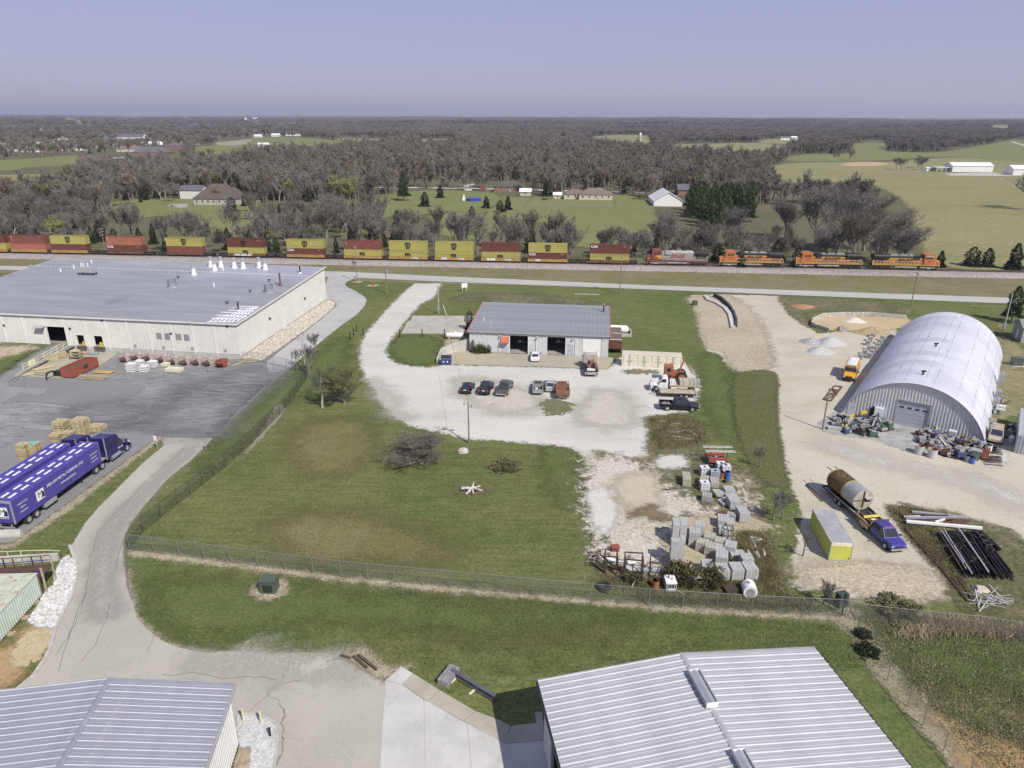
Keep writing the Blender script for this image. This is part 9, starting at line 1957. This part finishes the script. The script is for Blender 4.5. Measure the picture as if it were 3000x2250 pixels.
def block_wall(pts,h,lab,mat,L=.9,dep=.45,cap=None):
 w=[P(*q)for q in pts];t=thing('block_wall',lab,'block wall',w[0]);o=w[0];bm={}
 for a,b_ in zip(w[:-1],w[1:]):
  n=max(1,round((b_-a).length/L));ang=math.atan2(b_.y-a.y,b_.x-a.x);l_=(b_-a).length/n
  for i in range(n):
   for k in range(int(h/.45)):
    key=round(l_,1)
    if key not in bm:bm[key]=MB().box(-l_/2+.03,l_/2-.03,-dep/2,dep/2,.02,.44).mesh('wall_block',mat)
    p=a.lerp(b_,(i+.5+(.25 if k%2 else 0))/n)-o;link('wall_block',bm[key],t,(p.x,p.y,k*.45),(0,0,ang+yr.uniform(-.04,.04)))
block_wall(c6((1525,372),(1300,352),(1150,352),(1030,358),(970,385),(962,408),(985,422),(1060,445)),.9,'curved pale block wall round the walled pit',m_arcb,1.0)
block_wall(c6((385,238),(430,262),(470,300),(500,345),(515,390),(515,420)),.95,'curved dark block wall on the bare bank',m_darkb,.8,.5)
block_wall(c6((335,238),(350,262),(400,280),(450,310),(480,350),(492,400),(497,428)),.45,'low pale stone kerb beside the dark wall',M('pale_stone',(.5,.48,.43),.95,var=.25,scale=3,kind='pos'),.8,1.0)
single(MB().box(-.6,.6,-.5,.5,0,1.1).box(-.3,.3,-.2,.2,1.1,1.25),'dark_cabinet',M('olive_box',(.09,.09,.06),.7),'small olive box at the lawn corner near the road','box',P(*c6((272,290))[0]))
t=thing('skeleton_frame','rusty truss frame lying beside the pole on the shed yard','frame',P(*c6((1040,855))[0]))
pts_=[P(*q)-t.location for q in c6((1032,850),(1075,858),(1140,775),(1095,770),(1060,820),(1110,822),(1085,790),(1125,800))]
for a,b_ in((0,1),(1,2),(2,3),(3,0),(4,5),(6,7),(0,5),(4,7),(5,6)):part(MB().bar(pts_[a]+Vector((0,0,.15)),pts_[b_]+Vector((0,0,.2)),.16),'truss_bar',m_rust,t)
t=thing('lying_ladder','thin steel ladder frame lying left of the big tank','ladder',P(*cL((50,235))[0]));e_=P(*cL((310,500))[0])-t.location;n_=Vector((-e_.y,e_.x,0)).normalized()*.3
for o in(Vector(),n_):part(MB().bar(o+Vector((0,0,.08)),o+e_+Vector((0,0,.08)),.07),'rail',m_rust,t)
for k in range(14):part(MB().bar(e_*(k/13)+Vector((0,0,.08)),e_*(k/13)+n_+Vector((0,0,.08)),.05),'rung',m_rust,t)
# pipe stacks in the debris grass
ep=lambda x,y:P(*cE((x,y))[0])
for i,(x0,y0,x1,y1,w,mm,lab)in enumerate(((1170,645,1695,700,.34,m_steel,'long silver channel at the back of the upper pile'),(1060,670,1700,735,.28,m_rust,'long rusty beam in the upper pile'),(1110,715,1640,715,.26,m_steel,'silver beam in the middle of the upper pile'),(1090,735,1690,740,.24,m_rust,'second rusty beam in the upper pile'),(1100,705,1250,700,.3,m_white,'short white beam at the left of the upper pile'),(1115,748,1815,812,.32,m_white,'long white beam at the front of the upper pile'),(1360,745,1560,735,.14,m_steel,'thin silver angle on the upper pile'),(1080,690,1500,690,.2,m_drk,'dark beam in the upper pile'),(1380,755,1470,730,.1,m_white,'thin white bar on the upper pile'))):
 p,q=ep(x0,y0),ep(x1,y1);single(MB().bar((0,0,.2+.12*(i%3)),q-p+Vector((0,0,.2+.12*(i%3))),w,.26),'steel_beam',mm,lab,'beam',p)
m_oil=M('oily_black_steel',(.012,.012,.013),.55,var=.4,scale=3);m_oil2=M('oily_ground',(.02,.018,.016),.95,var=.4)
sheet('oily_ground',[[ep(*q)for q in((1400,830),(1780,820),(1960,1000),(2110,1260),(1880,1280),(1640,1250),(1480,1100),(1390,950))]],.036,sheet_mat('oil_black',(.03,.027,.023),(.02,.018,.016),(.05,.043,.033),edge_amp=2.0,edge_scale=.7),.4)
for k in range(96):
 u=(k*37%96)/95;x0,y0=1400+400*u+jr.uniform(-12,12),850-10*u+jr.uniform(-25,25);x1,y1=1630+470*u+jr.uniform(-12,12),1235+25*u+jr.uniform(-40,20);a0,a1=(0,1)if k%3 else(jr.uniform(0,.5),jr.uniform(.6,1));x0,y0,x1,y1=x0+(x1-x0)*a0,y0+(y1-y0)*a0,x0+(x1-x0)*a1,y0+(y1-y0)*a1
 special={8:(m_steel,'silver pipe on the left of the black pile'),13:(m_rust,'rusty red pipe on the left of the black pile'),21:(m_steel,'second silver pipe on the black pile'),22:(m_trim,'grey pipe in the middle of the black pile'),29:(m_trim,'grey pipe right of the middle of the black pile')}.get(k)
 p,q=ep(x0,y0),ep(x1,y1);z=.06+.13*(k%5);mm,lab=special or(m_oil,'black oily steel section in the big lower right pile');z=.75 if special else z
 single(MB().bar((0,0,z),q-p+Vector((0,0,z+jr.uniform(-.05,.1))),jr.uniform(.06,.17)),'steel_section',mm,lab,'steel section',p,0,None if special else 'black steel sections in the lower right pile')
for k in range(34):x,y=1450+480*jr.random(),900+300*jr.random();p=ep(x,y);single(MB().bar((0,0,.7),(jr.uniform(-.9,.9),jr.uniform(-.7,.7),jr.uniform(.75,1.1)),.07),'scrap_rod',m_drk,'short dark rod lying across the black pile','rod',p,0,'short rods on the black pile')
for i,(x,y)in enumerate(((1790,870),(1830,920),(1860,965))):tyre_p=ep(x,y);single(MB().rings([[((.42-.13*math.cos(b))*math.cos(a),(.42-.13*math.cos(b))*math.sin(a),.13+.12*math.sin(b))for b in[j*1.047 for j in range(7)]]for a in[q*math.pi/8 for q in range(17)]],0,False,False,False),'worn_tyre_casing',m_tyre,('back','middle','front')[i]+' tyre beside the thick black pipe','tyre',(tyre_p.x,tyre_p.y,.5),0,None,True)
p,q=ep(1800,850),ep(1975,1000);single(MB().cyl((0,0,.5),q-p+Vector((0,0,.3)),.26,n=12),'thick_pipe',m_oil,'thick black pipe at the right of the black pile','pipe',p)
for i,(x0,y0,x1,y1)in enumerate(((1110,800,1440,1160),(1440,1160,1690,1470),(1370,1050,1480,1180),(1590,1230,1730,1450),(1560,1260,1660,1420))):p,q=ep(x0,y0),ep(x1,y1);single(MB().bar((0,0,.12),q-p+Vector((0,0,.12)),.2),'rusty_rail',m_drk,('longest rusty rail in the grass left of the black pile','lower rusty rail running to the fence','short bent rail left of the black pile','short rail below the black pile, right','short rail below the black pile, left')[i],'rail',p)
for k in range(24):a=jr.uniform(-.9,.9)+(1.57 if k%3==0 else 0);c_=ep(1880+jr.uniform(-110,120),1440+jr.uniform(-40,70));l_=jr.uniform(.5,2.0);single(MB().cyl((-l_*math.cos(a),-l_*math.sin(a),.1+.05*(k%7)),(l_*math.cos(a),l_*math.sin(a),.15+.06*(k%6)),.032,n=6),'white_pole',m_blk[0]if k%3 else m_white,'white pole in the tangle of poles near the lower right fence','pole',c_,0,'tangle of white poles')
single(MB().rings([[(-.9,-.5,0),(.9,-.3,0),(.7,.6,0),(-.8,.5,0)],[(-.6,-.2,.5),(.5,-.1,.35),(.4,.3,.4),(-.5,.3,.55)]]),'boulder',M('grey_tan_rock',(.45,.41,.34),.9,var=.2),'pale rock behind the tangle of white poles','boulder',ep(1820,1365))

# ==== GREEN SHED AND WALKWAY, lower left edge
gp=lambda x,y,z=0:P(*cG((x,y))[0],z)
gA,gB=gp(640,850),gp(-300,1900);gz=2.5;gdir=(gB-gA);gL=gdir.length;ga=math.atan2(gdir.y,gdir.x)
gtop=P(*cG((560,600))[0],gz)
t=thing('green_shed','pale green corrugated steel shed with rusty roof at the left edge','shed',gA,ga);m_gs=M('pale_green_steel',(.50,.58,.50),.6,var=.08,scale=1,dirt=(.4,.42,.33));m_gr=M('rusty_green_roof',(.50,.54,.42),.7,var=.1,scale=.8,dirt=(.33,.15,.07),dirt_amt=.55)
gW=5.2
for k in range(int(gL/.32)):
 part(MB().prism([(k*.32,0),(k*.32+.16,0),(k*.32+.2,.05),(k*.32+.3,.05),(k*.32+.318,0),(k*.32+.318,-.05),(k*.32,-.05)],.1,gz,'z'),'wall_rib',m_gs,t)
for k in range(int(gL/.55)):part(MB().box(k*.55,k*.55+.54,-gW,.08,gz,gz+.04+.025*(k%2)),'roof_sheet',m_gr,t)
part(MB().box(-.1,0,-gW,.1,0,gz+.05),'end_wall',m_gs,t);part(MB().box(-.02,gL,.06,.13,0,.12),'sill',m_rust,t);part(MB().box(-.12,.02,.02,.14,0,gz),'corner_post',m_rust,t)
for k in range(5):part(MB().box(1+k*2.2,1.5+k*2.2,.15,.7,0,.16),'footing',m_owood,t)
w=thing('steel_walkway','brown steel walkway with handrails behind the green shed','walkway',gp(720,480));wp0,wp1=gp(-300,560,1.9),gp(715,480,1.9);o_=w.location;d_=(wp1-wp0);u_=d_.normalized();nn=Vector((-u_.y,u_.x,0))
part(MB().rings([[wp0-o_-nn*.9,wp0-o_+nn*1.1,wp0-o_+nn*1.1+Vector((0,0,.1)),wp0-o_-nn*.9+Vector((0,0,.1))],[wp1-o_-nn*.9,wp1-o_+nn*1.1,wp1-o_+nn*1.1+Vector((0,0,.1)),wp1-o_-nn*.9+Vector((0,0,.1))]]),'deck',M('maroon_deck',(.10,.05,.045),.8,var=.15),w)
for side,hgt in((1.1,1.1),(-.9,1.0)):
 for k in range(8):
  e=wp0.lerp(wp1,k/7)-o_+nn*side
  if side<0 and k<6:continue
  part(MB().bar((e.x,e.y,0 if k%2 else 1.9),e+Vector((0,0,hgt)),.09),'rail_post',(m_rust,m_owood,m_black)[k%3],w)
 for z in(hgt,hgt*.5):
  st=0 if side>0 else 6/7;part(MB().bar(wp0.lerp(wp1,st)-o_+nn*side+Vector((0,0,z)),wp1-o_+nn*side+Vector((0,0,z)),.07),'handrail',m_rust if z==hgt else m_blu,w)
for s_ in(-.9,1.1):part(MB().bar(wp1-o_+nn*s_-Vector((0,0,1.9)),wp1-o_+nn*s_+Vector((0,0,1.0)),.14),'end_post',M('tan_post',(.4,.34,.25),.8),w)
hr=thing('pipe_rail','thin rusty pipe railing along the grass above the walkway','railing',gp(135,320));rp_=[gp(*q)-hr.location for q in((-200,330),(145,320),(345,310),(545,305),(740,300),(945,310))]
for q in rp_:part(MB().bar(q,q+Vector((0,0,1.1)),.08),'post',m_rust if q.x>2 else m_ycr,hr)
for a,b_ in zip(rp_[:-1],rp_[1:]):
 for z in(1.1,.6):part(MB().bar(a+Vector((0,0,z)),b_+Vector((0,0,z)),.06),'rail',m_rust if z<1 else m_ycr,hr)
single(MB().rings([[gp(x,y)+Vector((0,0,z))-gp(-300,400)for(x,y),z in(((-300,400),0),((880,330),0),((880,330),.8),((-300,400),.8))],[gp(x,y)+Vector((0,.35,z))-gp(-300,400)for(x,y),z in(((-300,400),0),((880,330),0),((880,330),.8),((-300,400),.8))]]),'low_wall',m_gconc,'low grey concrete wall behind the walkway','wall',gp(-300,400))

# ==== HOUSES AND BARNS BEYOND THE TRACKS
m_rfb=M('brown_shingles',(.105,.09,.075),.9,var=.15,scale=.5);m_rfg2=M('grey_shingles',(.12,.12,.13),.9,var=.15,scale=.5);m_rft=M('tan_shingles',(.18,.145,.12),.9,var=.15,scale=.5);m_brick=M('red_brown_brick',(.24,.14,.10),.9,var=.15);m_tanw=M('tan_siding',(.5,.46,.38),.7,var=.06);m_stone=M('pale_stone_wall',(.44,.41,.36),.9,var=.12);m_rfw=M('white_metal_roof',(.72,.73,.74),.5,var=.04);m_rfp=M('red_roof',(.12,.085,.075),.8,var=.15)
def house(px,py,w,d,hw,hr_,rz,wall,roof,lab,kind='gable',win=3,cat='house',name='house',doors=0,garage=0,chim=False,z=None):
 p=P(px,py);zz=float(terrain(p.x,p.y))if z is None else z;t=thing(name,lab,cat,(p.x,p.y,zz),math.radians(rz));x=w/2
 wb=MB();
 if kind=='gable':wb.prism([(0,-.3),(0,hw),(d/2,hw+hr_-.05),(d,hw),(d,-.3)],-x,x,'x')
 else:wb.box(-x,x,0,d,-.3,hw)
 part(wb,'wall',wall,t);e=.45
 if kind=='gable':
  for s0,s1 in((-e,d/2),(d+e,d/2)):
   k=-hr_/(d/2)*e;part(MB().rings([[(-x-e,s0,hw+k),(-x-e,s1,hw+hr_),(-x-e,s1,hw+hr_+.14),(-x-e,s0,hw+k+.14)],[(x+e,s0,hw+k),(x+e,s1,hw+hr_),(x+e,s1,hw+hr_+.14),(x+e,s0,hw+k+.14)]]),'roof',roof,t)
 else:
  r=min(x,d/2)*.95;part(MB().rings([[(-x-e,-e,hw),(x+e,-e,hw),(x+e,d+e,hw),(-x-e,d+e,hw)],[(-x+r,d/2-.1,hw+hr_),(x-r,d/2-.1,hw+hr_),(x-r,d/2+.1,hw+hr_),(-x+r,d/2+.1,hw+hr_)]]),'roof',roof,t)
 for k in range(win):
  xc=-x+w*(k+.6)/(win+.2);f=part(MB().box(xc-.6,xc+.6,-.05,-.005,hw*.38,hw*.82),'window',m_white,t);part(MB().box(xc-.5,xc+.5,-.07,-.052,hw*.42,hw*.78),'pane',m_glass,f)
 if doors:xc=x*.15;part(MB().box(xc-.5,xc+.5,-.06,-.005,0,2.1),'door',m_trim,t)
 for k in range(garage):xc=-x+w*(k+.5)/garage;part(MB().box(xc-w/garage*.32,xc+w/garage*.32,-.06,-.005,0,hw*.8),'garage_door',m_white,t)
 if chim:part(MB().box(x*.3,x*.3+.8,d*.5,d*.5+.8,hw,hw+hr_+1),'chimney',m_brick,t)
 return t
hh=house(628,601,23,16,3.2,7.2,-6,m_stone,m_rfb,'large brown hip-roofed house with a dormer above the meadow','hip',7,chim=True,doors=1)
f=part(MB().box(-1.8,1.8,3.0,6,5.0,6.9),'dormer',m_tanw,hh);part(MB().prism([(-2.3,6.8),(0,8.2),(2.3,6.8)],2.5,7,'y'),'dormer_roof',m_rfb,hh)
for x in(-1.0,0,1.0):part(MB().box(x-.35,x+.35,2.9,2.99,5.4,6.6),'dormer_window',m_glass,hh)
house(680,590,9,8,3.2,4.2,-6,m_stone,m_rfb,'brown hip-roofed wing right of the large house','hip',2);house(560,583,13,9,5.0,2.2,-6,m_cream,m_rfg2,'pale outbuilding with dark roof left of the large house','gable',0,'outbuilding','outbuilding')
t=thing('hot_tub_deck','dark round above-ground pool left of the hip-roofed house','pool',P(528,606));part(MB().cyl((0,0,0),(0,0,1.2),4,4,20),'pool_wall',m_trim,t);part(MB().box(-5.5,-4.2,-2,2,0,1.2),'deck',m_owood,t)
house(908,578,17,9,3.5,1.6,-5,m_tanw,m_rfw,'pale metal-roofed shed half hidden in the left woods','gable',2,'shed','shed')
house(1488,562,18,12,3.0,3.6,-4,m_brick,m_rfb,'brown-roofed brick house among the trees by the lane','hip',4,doors=1,chim=True);house(1539,574,6.5,5,2.6,1.6,-4,m_tanw,m_rfw,'small white shed left of the fenced lawn','gable',1,'shed','shed')
house(1745,586,19,12,3.0,3.2,-3,m_tanw,m_rft,'tan-roofed ranch house facing the meadow','hip',5,doors=1);house(1685,584,13,10,2.8,2.4,-3,m_tanw,m_rft,'lower left wing of the tan-roofed ranch house','hip',3);house(1633,582,4.5,4,2.2,1.2,-3,m_tanw,m_rfw,'tiny white shed beside the ranch house cedars','gable',1,'shed','shed')
house(1988,597,26,15,2.8,4.4,86,m_white,m_rfw,'big white metal-roofed barn facing the meadow','gable',0,'barn','barn',garage=2);house(2020,572,14,10,3.2,3,-3,m_brick,m_rfg2,'dark-roofed house behind the white barn','gable',3)
t=thing('swimming_pool','blue above-ground pool in the meadow','pool',P(1387,588));part(MB().cyl((0,0,0),(0,0,1.3),4.3,4.3,24),'pool_wall',M('pool_blue',(.03,.06,.38),.5),t);part(MB().cyl((0,0,1.3),(0,0,1.36),4.4,4.4,24),'cover',M('pool_cover',(.05,.08,.42),.5),t);part(MB().box(-6.2,-4.2,-1,1.5,0,1.3),'deck',m_white,t);part(MB().box(-5.8,-5.0,.2,1.4,1.3,3.2),'ladder_tower',m_white,t)
car('red pickup-like car parked before the brick house',P(1415,556),.2,paint('far_red',(.45,.04,.03)),'suv');car('white car on the lane left of the brick house',P(1372,560),.1,m_cwht,'suv')
t=thing('trampoline','dark trampoline on the fenced lawn','trampoline',P(1597,586));part(MB().cyl((0,0,.7),(0,0,.78),2.2,2.2,16),'mat',m_black,t)
for a in range(4):part(MB().bar((2.1*math.cos(a*1.57),2.1*math.sin(a*1.57),0),(2.1*math.cos(a*1.57),2.1*math.sin(a*1.57),.7),.08),'leg',m_steel,t)
h2=house(2848,504,35,14,5.2,2.6,-3,m_white,m_rfw,'long white metal barn with white doors in the pasture','gable',0,'barn','barn',garage=5);part(MB().box(-31,-17.8,.5,11,3.6,3.8),'porch_roof',m_rfw,h2)
for x in(-30.5,-26.5,-22.5):part(MB().box(x-.15,x+.15,.6,.9,0,3.6),'porch_post',m_white,h2)
house(3010,514,24,14,5,2.8,-3,m_white,m_rfw,'second white metal barn cut by the right frame edge','gable',0,'barn','barn',garage=2);house(2728,501,9,3,2.6,.5,-2,m_white,m_white,'white box trailer left of the long barn','gable',0,'trailer','box_trailer')
t=thing('excavator','yellow excavator right of the long white barn','excavator',P(2952,505));part(MB().box(-1.6,1.6,-1.3,1.3,0,1.0),'tracks',m_black,t);part(MB().box(-1.3,1.5,-1.2,1.2,1.0,2.8),'cab',m_yel,t);part(MB().bar((-1,0,2),(-4,0,5),.5),'boom',m_yel,t);part(MB().bar((-4,0,5),(-5.2,0,1.5),.4),'arm',m_yel,t)
house(268,482,30,14,3.6,5.0,-4,m_brick,m_rfp,'brick house with dark red roof in the left meadow','gable',4);house(300,480,14,10,3.6,4.6,84,m_brick,m_rfp,'gabled wing of the dark red-roofed house','gable',2);house(437,457,42,18,4,6.5,-4,m_brick,m_rfg2,'dark grey-roofed house left of the woods','hip',6)
for i,(x,y,w,lab)in enumerate(((445,436,34,'white building behind the dark grey-roofed house, left'),(505,438,26,'white building behind the dark grey-roofed house, right'),(770,431,18,'white house alone on the far meadow'),(755,402,18,'white farmhouse at the far meadow edge, left'),(808,400,22,'white farmhouse at the far meadow edge, middle'),(858,398,40,'white farm buildings at the far meadow edge'),(958,398,30,'dark long barn right of the far farm buildings'),(130,381,26,'white two-storey house alone above the left town'),(735,362,90,'long white far-off buildings near the horizon'),(825,374,40,'white far-off house right of the long buildings'),(380,415,50,'tan long house above the left woods'),(415,392,28,'white small house near the far left road'),(1405,402,14,'white small house in the middle woods'),(2305,410,26,'white house on the right-hand clearing'),(2340,412,30,'long white shed on the right-hand clearing'),(2250,398,20,'brown house on the right-hand clearing'),(2525,361,60,'white far-off buildings right of centre'),(2570,365,50,'second white far-off building right of centre'),(2640,358,40,'lone white far-off building on the right'),(2838,410,30,'white house in the right-hand far woods'),(1320,347,70,'white far-off farm on the horizon'),(1360,366,40,'white far-off house below the mast'))):
 house(x,y,w,w*.45,w*.13+1.5,w*.09+1,-4,m_brick if 'brown' in lab or 'dark' in lab else m_white,(m_rfw,m_rfg2,m_rfb)[i%3]if 'white' not in lab or i%2 else m_rfw,lab,'gable',3,'building' if w>35 else 'house','far_house')
town=random.Random(4)
for i in range(46):
 x,y=town.uniform(5,420),town.uniform(398,447);w=town.uniform(20,32);house(x,y,w,w*.6,3.5,3.6,town.uniform(-15,15),town.choice((m_tanw,m_white,m_brick)),town.choice((m_rft,m_rfb,m_rft,m_rfg2)),'suburban house among the trees of the left-hand town','gable',3,name='town_house')['group']='houses of the left-hand town'
t=thing('silo','pale silo tower on the far clearing','silo',P(1874,420));part(MB().cyl((0,0,0),(0,0,16),3,3,12),'shell',m_stone,t);part(MB().sph((0,0,16),3,12,4),'dome',m_steel,t)
for i,(px,py,h,D)in enumerate(((1505,345,210,4000),(2187,348,95,4200))):
 d=ray(px,py);k=D/math.hypot(d[0],d[1]);x,y=d[0]*k,d[1]*k;t=thing('radio_mast',('tall thin guyed radio mast on the horizon','small thin radio mast on the horizon')[i],'radio mast',(x,y,float(terrain(x,y))));f=MB()
 for a in range(3):f.bar((.7*math.cos(a*2.09),.7*math.sin(a*2.09),0),(.7*math.cos(a*2.09),.7*math.sin(a*2.09),h),.16)
 for z in range(0,h-5,5):f.bar((.7,0,z),(-.35,.6,z+5),.12);f.bar((-.35,.6,z),(-.35,-.6,z+5),.12)
 part(f,'lattice',m_trim,t);g=MB()
 for a in range(3):
  for zz in(.5,.95):g.bar((0,0,h*zz),(h*.5*math.cos(a*2.09+.5),h*.5*math.sin(a*2.09+.5),0),.06)
 part(g,'guy_wires',m_trim,t)

 # ==== ROUGH GRASS (blades too many to count)
def blades(name,polys,n,h0,h1_,mat,label,seed,clump=14,sub=.35):
 r=np.random.default_rng(seed);out=[]
 for poly in polys:
  p=np.array([(q[0],q[1])for q in poly]);lo,hi=p.min(0),p.max(0);m=n//clump;X=r.uniform(lo[0],hi[0],m*3);Y=r.uniform(lo[1],hi[1],m*3);ok=inside(p,X,Y);X,Y=X[ok][:m],Y[ok][:m];out.append(np.stack([X,Y],1))
 C=np.repeat(np.concatenate(out),clump,0);C=C+r.normal(0,sub,C.shape);k=len(C);hgt=r.uniform(h0,h1_,k);a=r.uniform(0,6.28,k);wdt=r.uniform(.02,.05,k);lean=r.normal(0,.5,(k,2))*hgt[:,None]
 V=np.zeros((k,3,3));V[:,0,:2]=C-np.stack([np.cos(a),np.sin(a)],1)*wdt[:,None];V[:,1,:2]=C+np.stack([np.cos(a),np.sin(a)],1)*wdt[:,None];V[:,2,:2]=C+lean;V[:,2,2]=hgt;V[:,:2,2]=-.02
 o=link(name,arrays_mesh(name,V.reshape(-1,3),np.arange(k*3).reshape(-1,3),mat));o['kind']='stuff';o['label']=label
m_bl1=M('dead_grass_blades',(.36,.31,.19),.9,var=.3,scale=.8,kind='pos');m_bl2=M('green_weed_blades',(.13,.155,.06),.9,var=.35,scale=.5,kind='pos');m_bl3=M('olive_grass_blades',(.19,.175,.08),.9,var=.35,scale=.5,kind='pos')
wf=W(cD((1180,230),(1450,250),(2300,350),(2300,1300),(1950,1230),(1600,800),(1300,470)))
blades('tall_weeds',[wf],26000,.05,.2,m_bl2,'tall green weeds in the lower right field',1,20,.4);blades('tall_weeds',[wf],9000,.05,.22,m_bl1,'dead stalks among the weeds in the lower right field',2,24,.35)
blades('dead_reeds',[W(cD((1430,270),(1500,240),(2300,320),(2250,360),(1560,350),(1440,390)))],9000,.2,.7,m_bl1,'pale dead reeds along the lower right fence',3,30,.4)
blades('fence_weeds',[W([(1730,1700),(2150,1690),(2300,1740),(2420,1790),(1900,1760)]),W(cY((1550,1000),(1750,1000),(1850,1300),(1900,1500),(1700,1450),(1600,1420)))],22000,.1,.4,m_bl3,'rough weeds round the block yard',4,16,.4)
blades('yard_weeds',[W(cY((820,60),(1200,80),(1280,260),(900,330))),W(cE((960,590),(1300,620),(1400,820),(1640,1250),(1750,1500),(1450,1200),(1100,800)))],16000,.1,.35,m_bl3,'weeds among the lying timber and steel',5,18,.5)
blades('lawn_tufts',[W([(380,1600),(880,1120),(1000,1240),(1150,1290),(1690,1330),(1700,1500),(1700,1700),(1000,1660)])],90000,.04,.13,m_bl3,'tufts of lawn grass in the middle lot',6,9,.25);blades('lawn_tufts',[W([(390,1640),(1400,1745),(2300,1815),(2560,1850),(2600,1960),(1600,1990),(1150,1960),(700,1900),(430,1800)])],110000,.04,.12,m_bl2,'tufts of lawn grass in the lower strip',7,9,.25)

# ==== HAZE over the whole land, sky outside it
hm=bpy.data.materials.new('haze');hm.use_nodes=True;hn=hm.node_tree.nodes;hn.remove(hn['Principled BSDF'])
pv=hn.new('ShaderNodeVolumePrincipled');pv.inputs['Color'].default_value=(.80,.84,1.0,1);pv.inputs['Density'].default_value=8.5e-5;pv.inputs['Anisotropy'].default_value=.2
hm.node_tree.links.new(pv.outputs[0],hn['Material Output'].inputs['Volume'])
stuff(link('haze',MB().box(-31000,31000,-31000,31000,-30,330).mesh('haze',hm)))
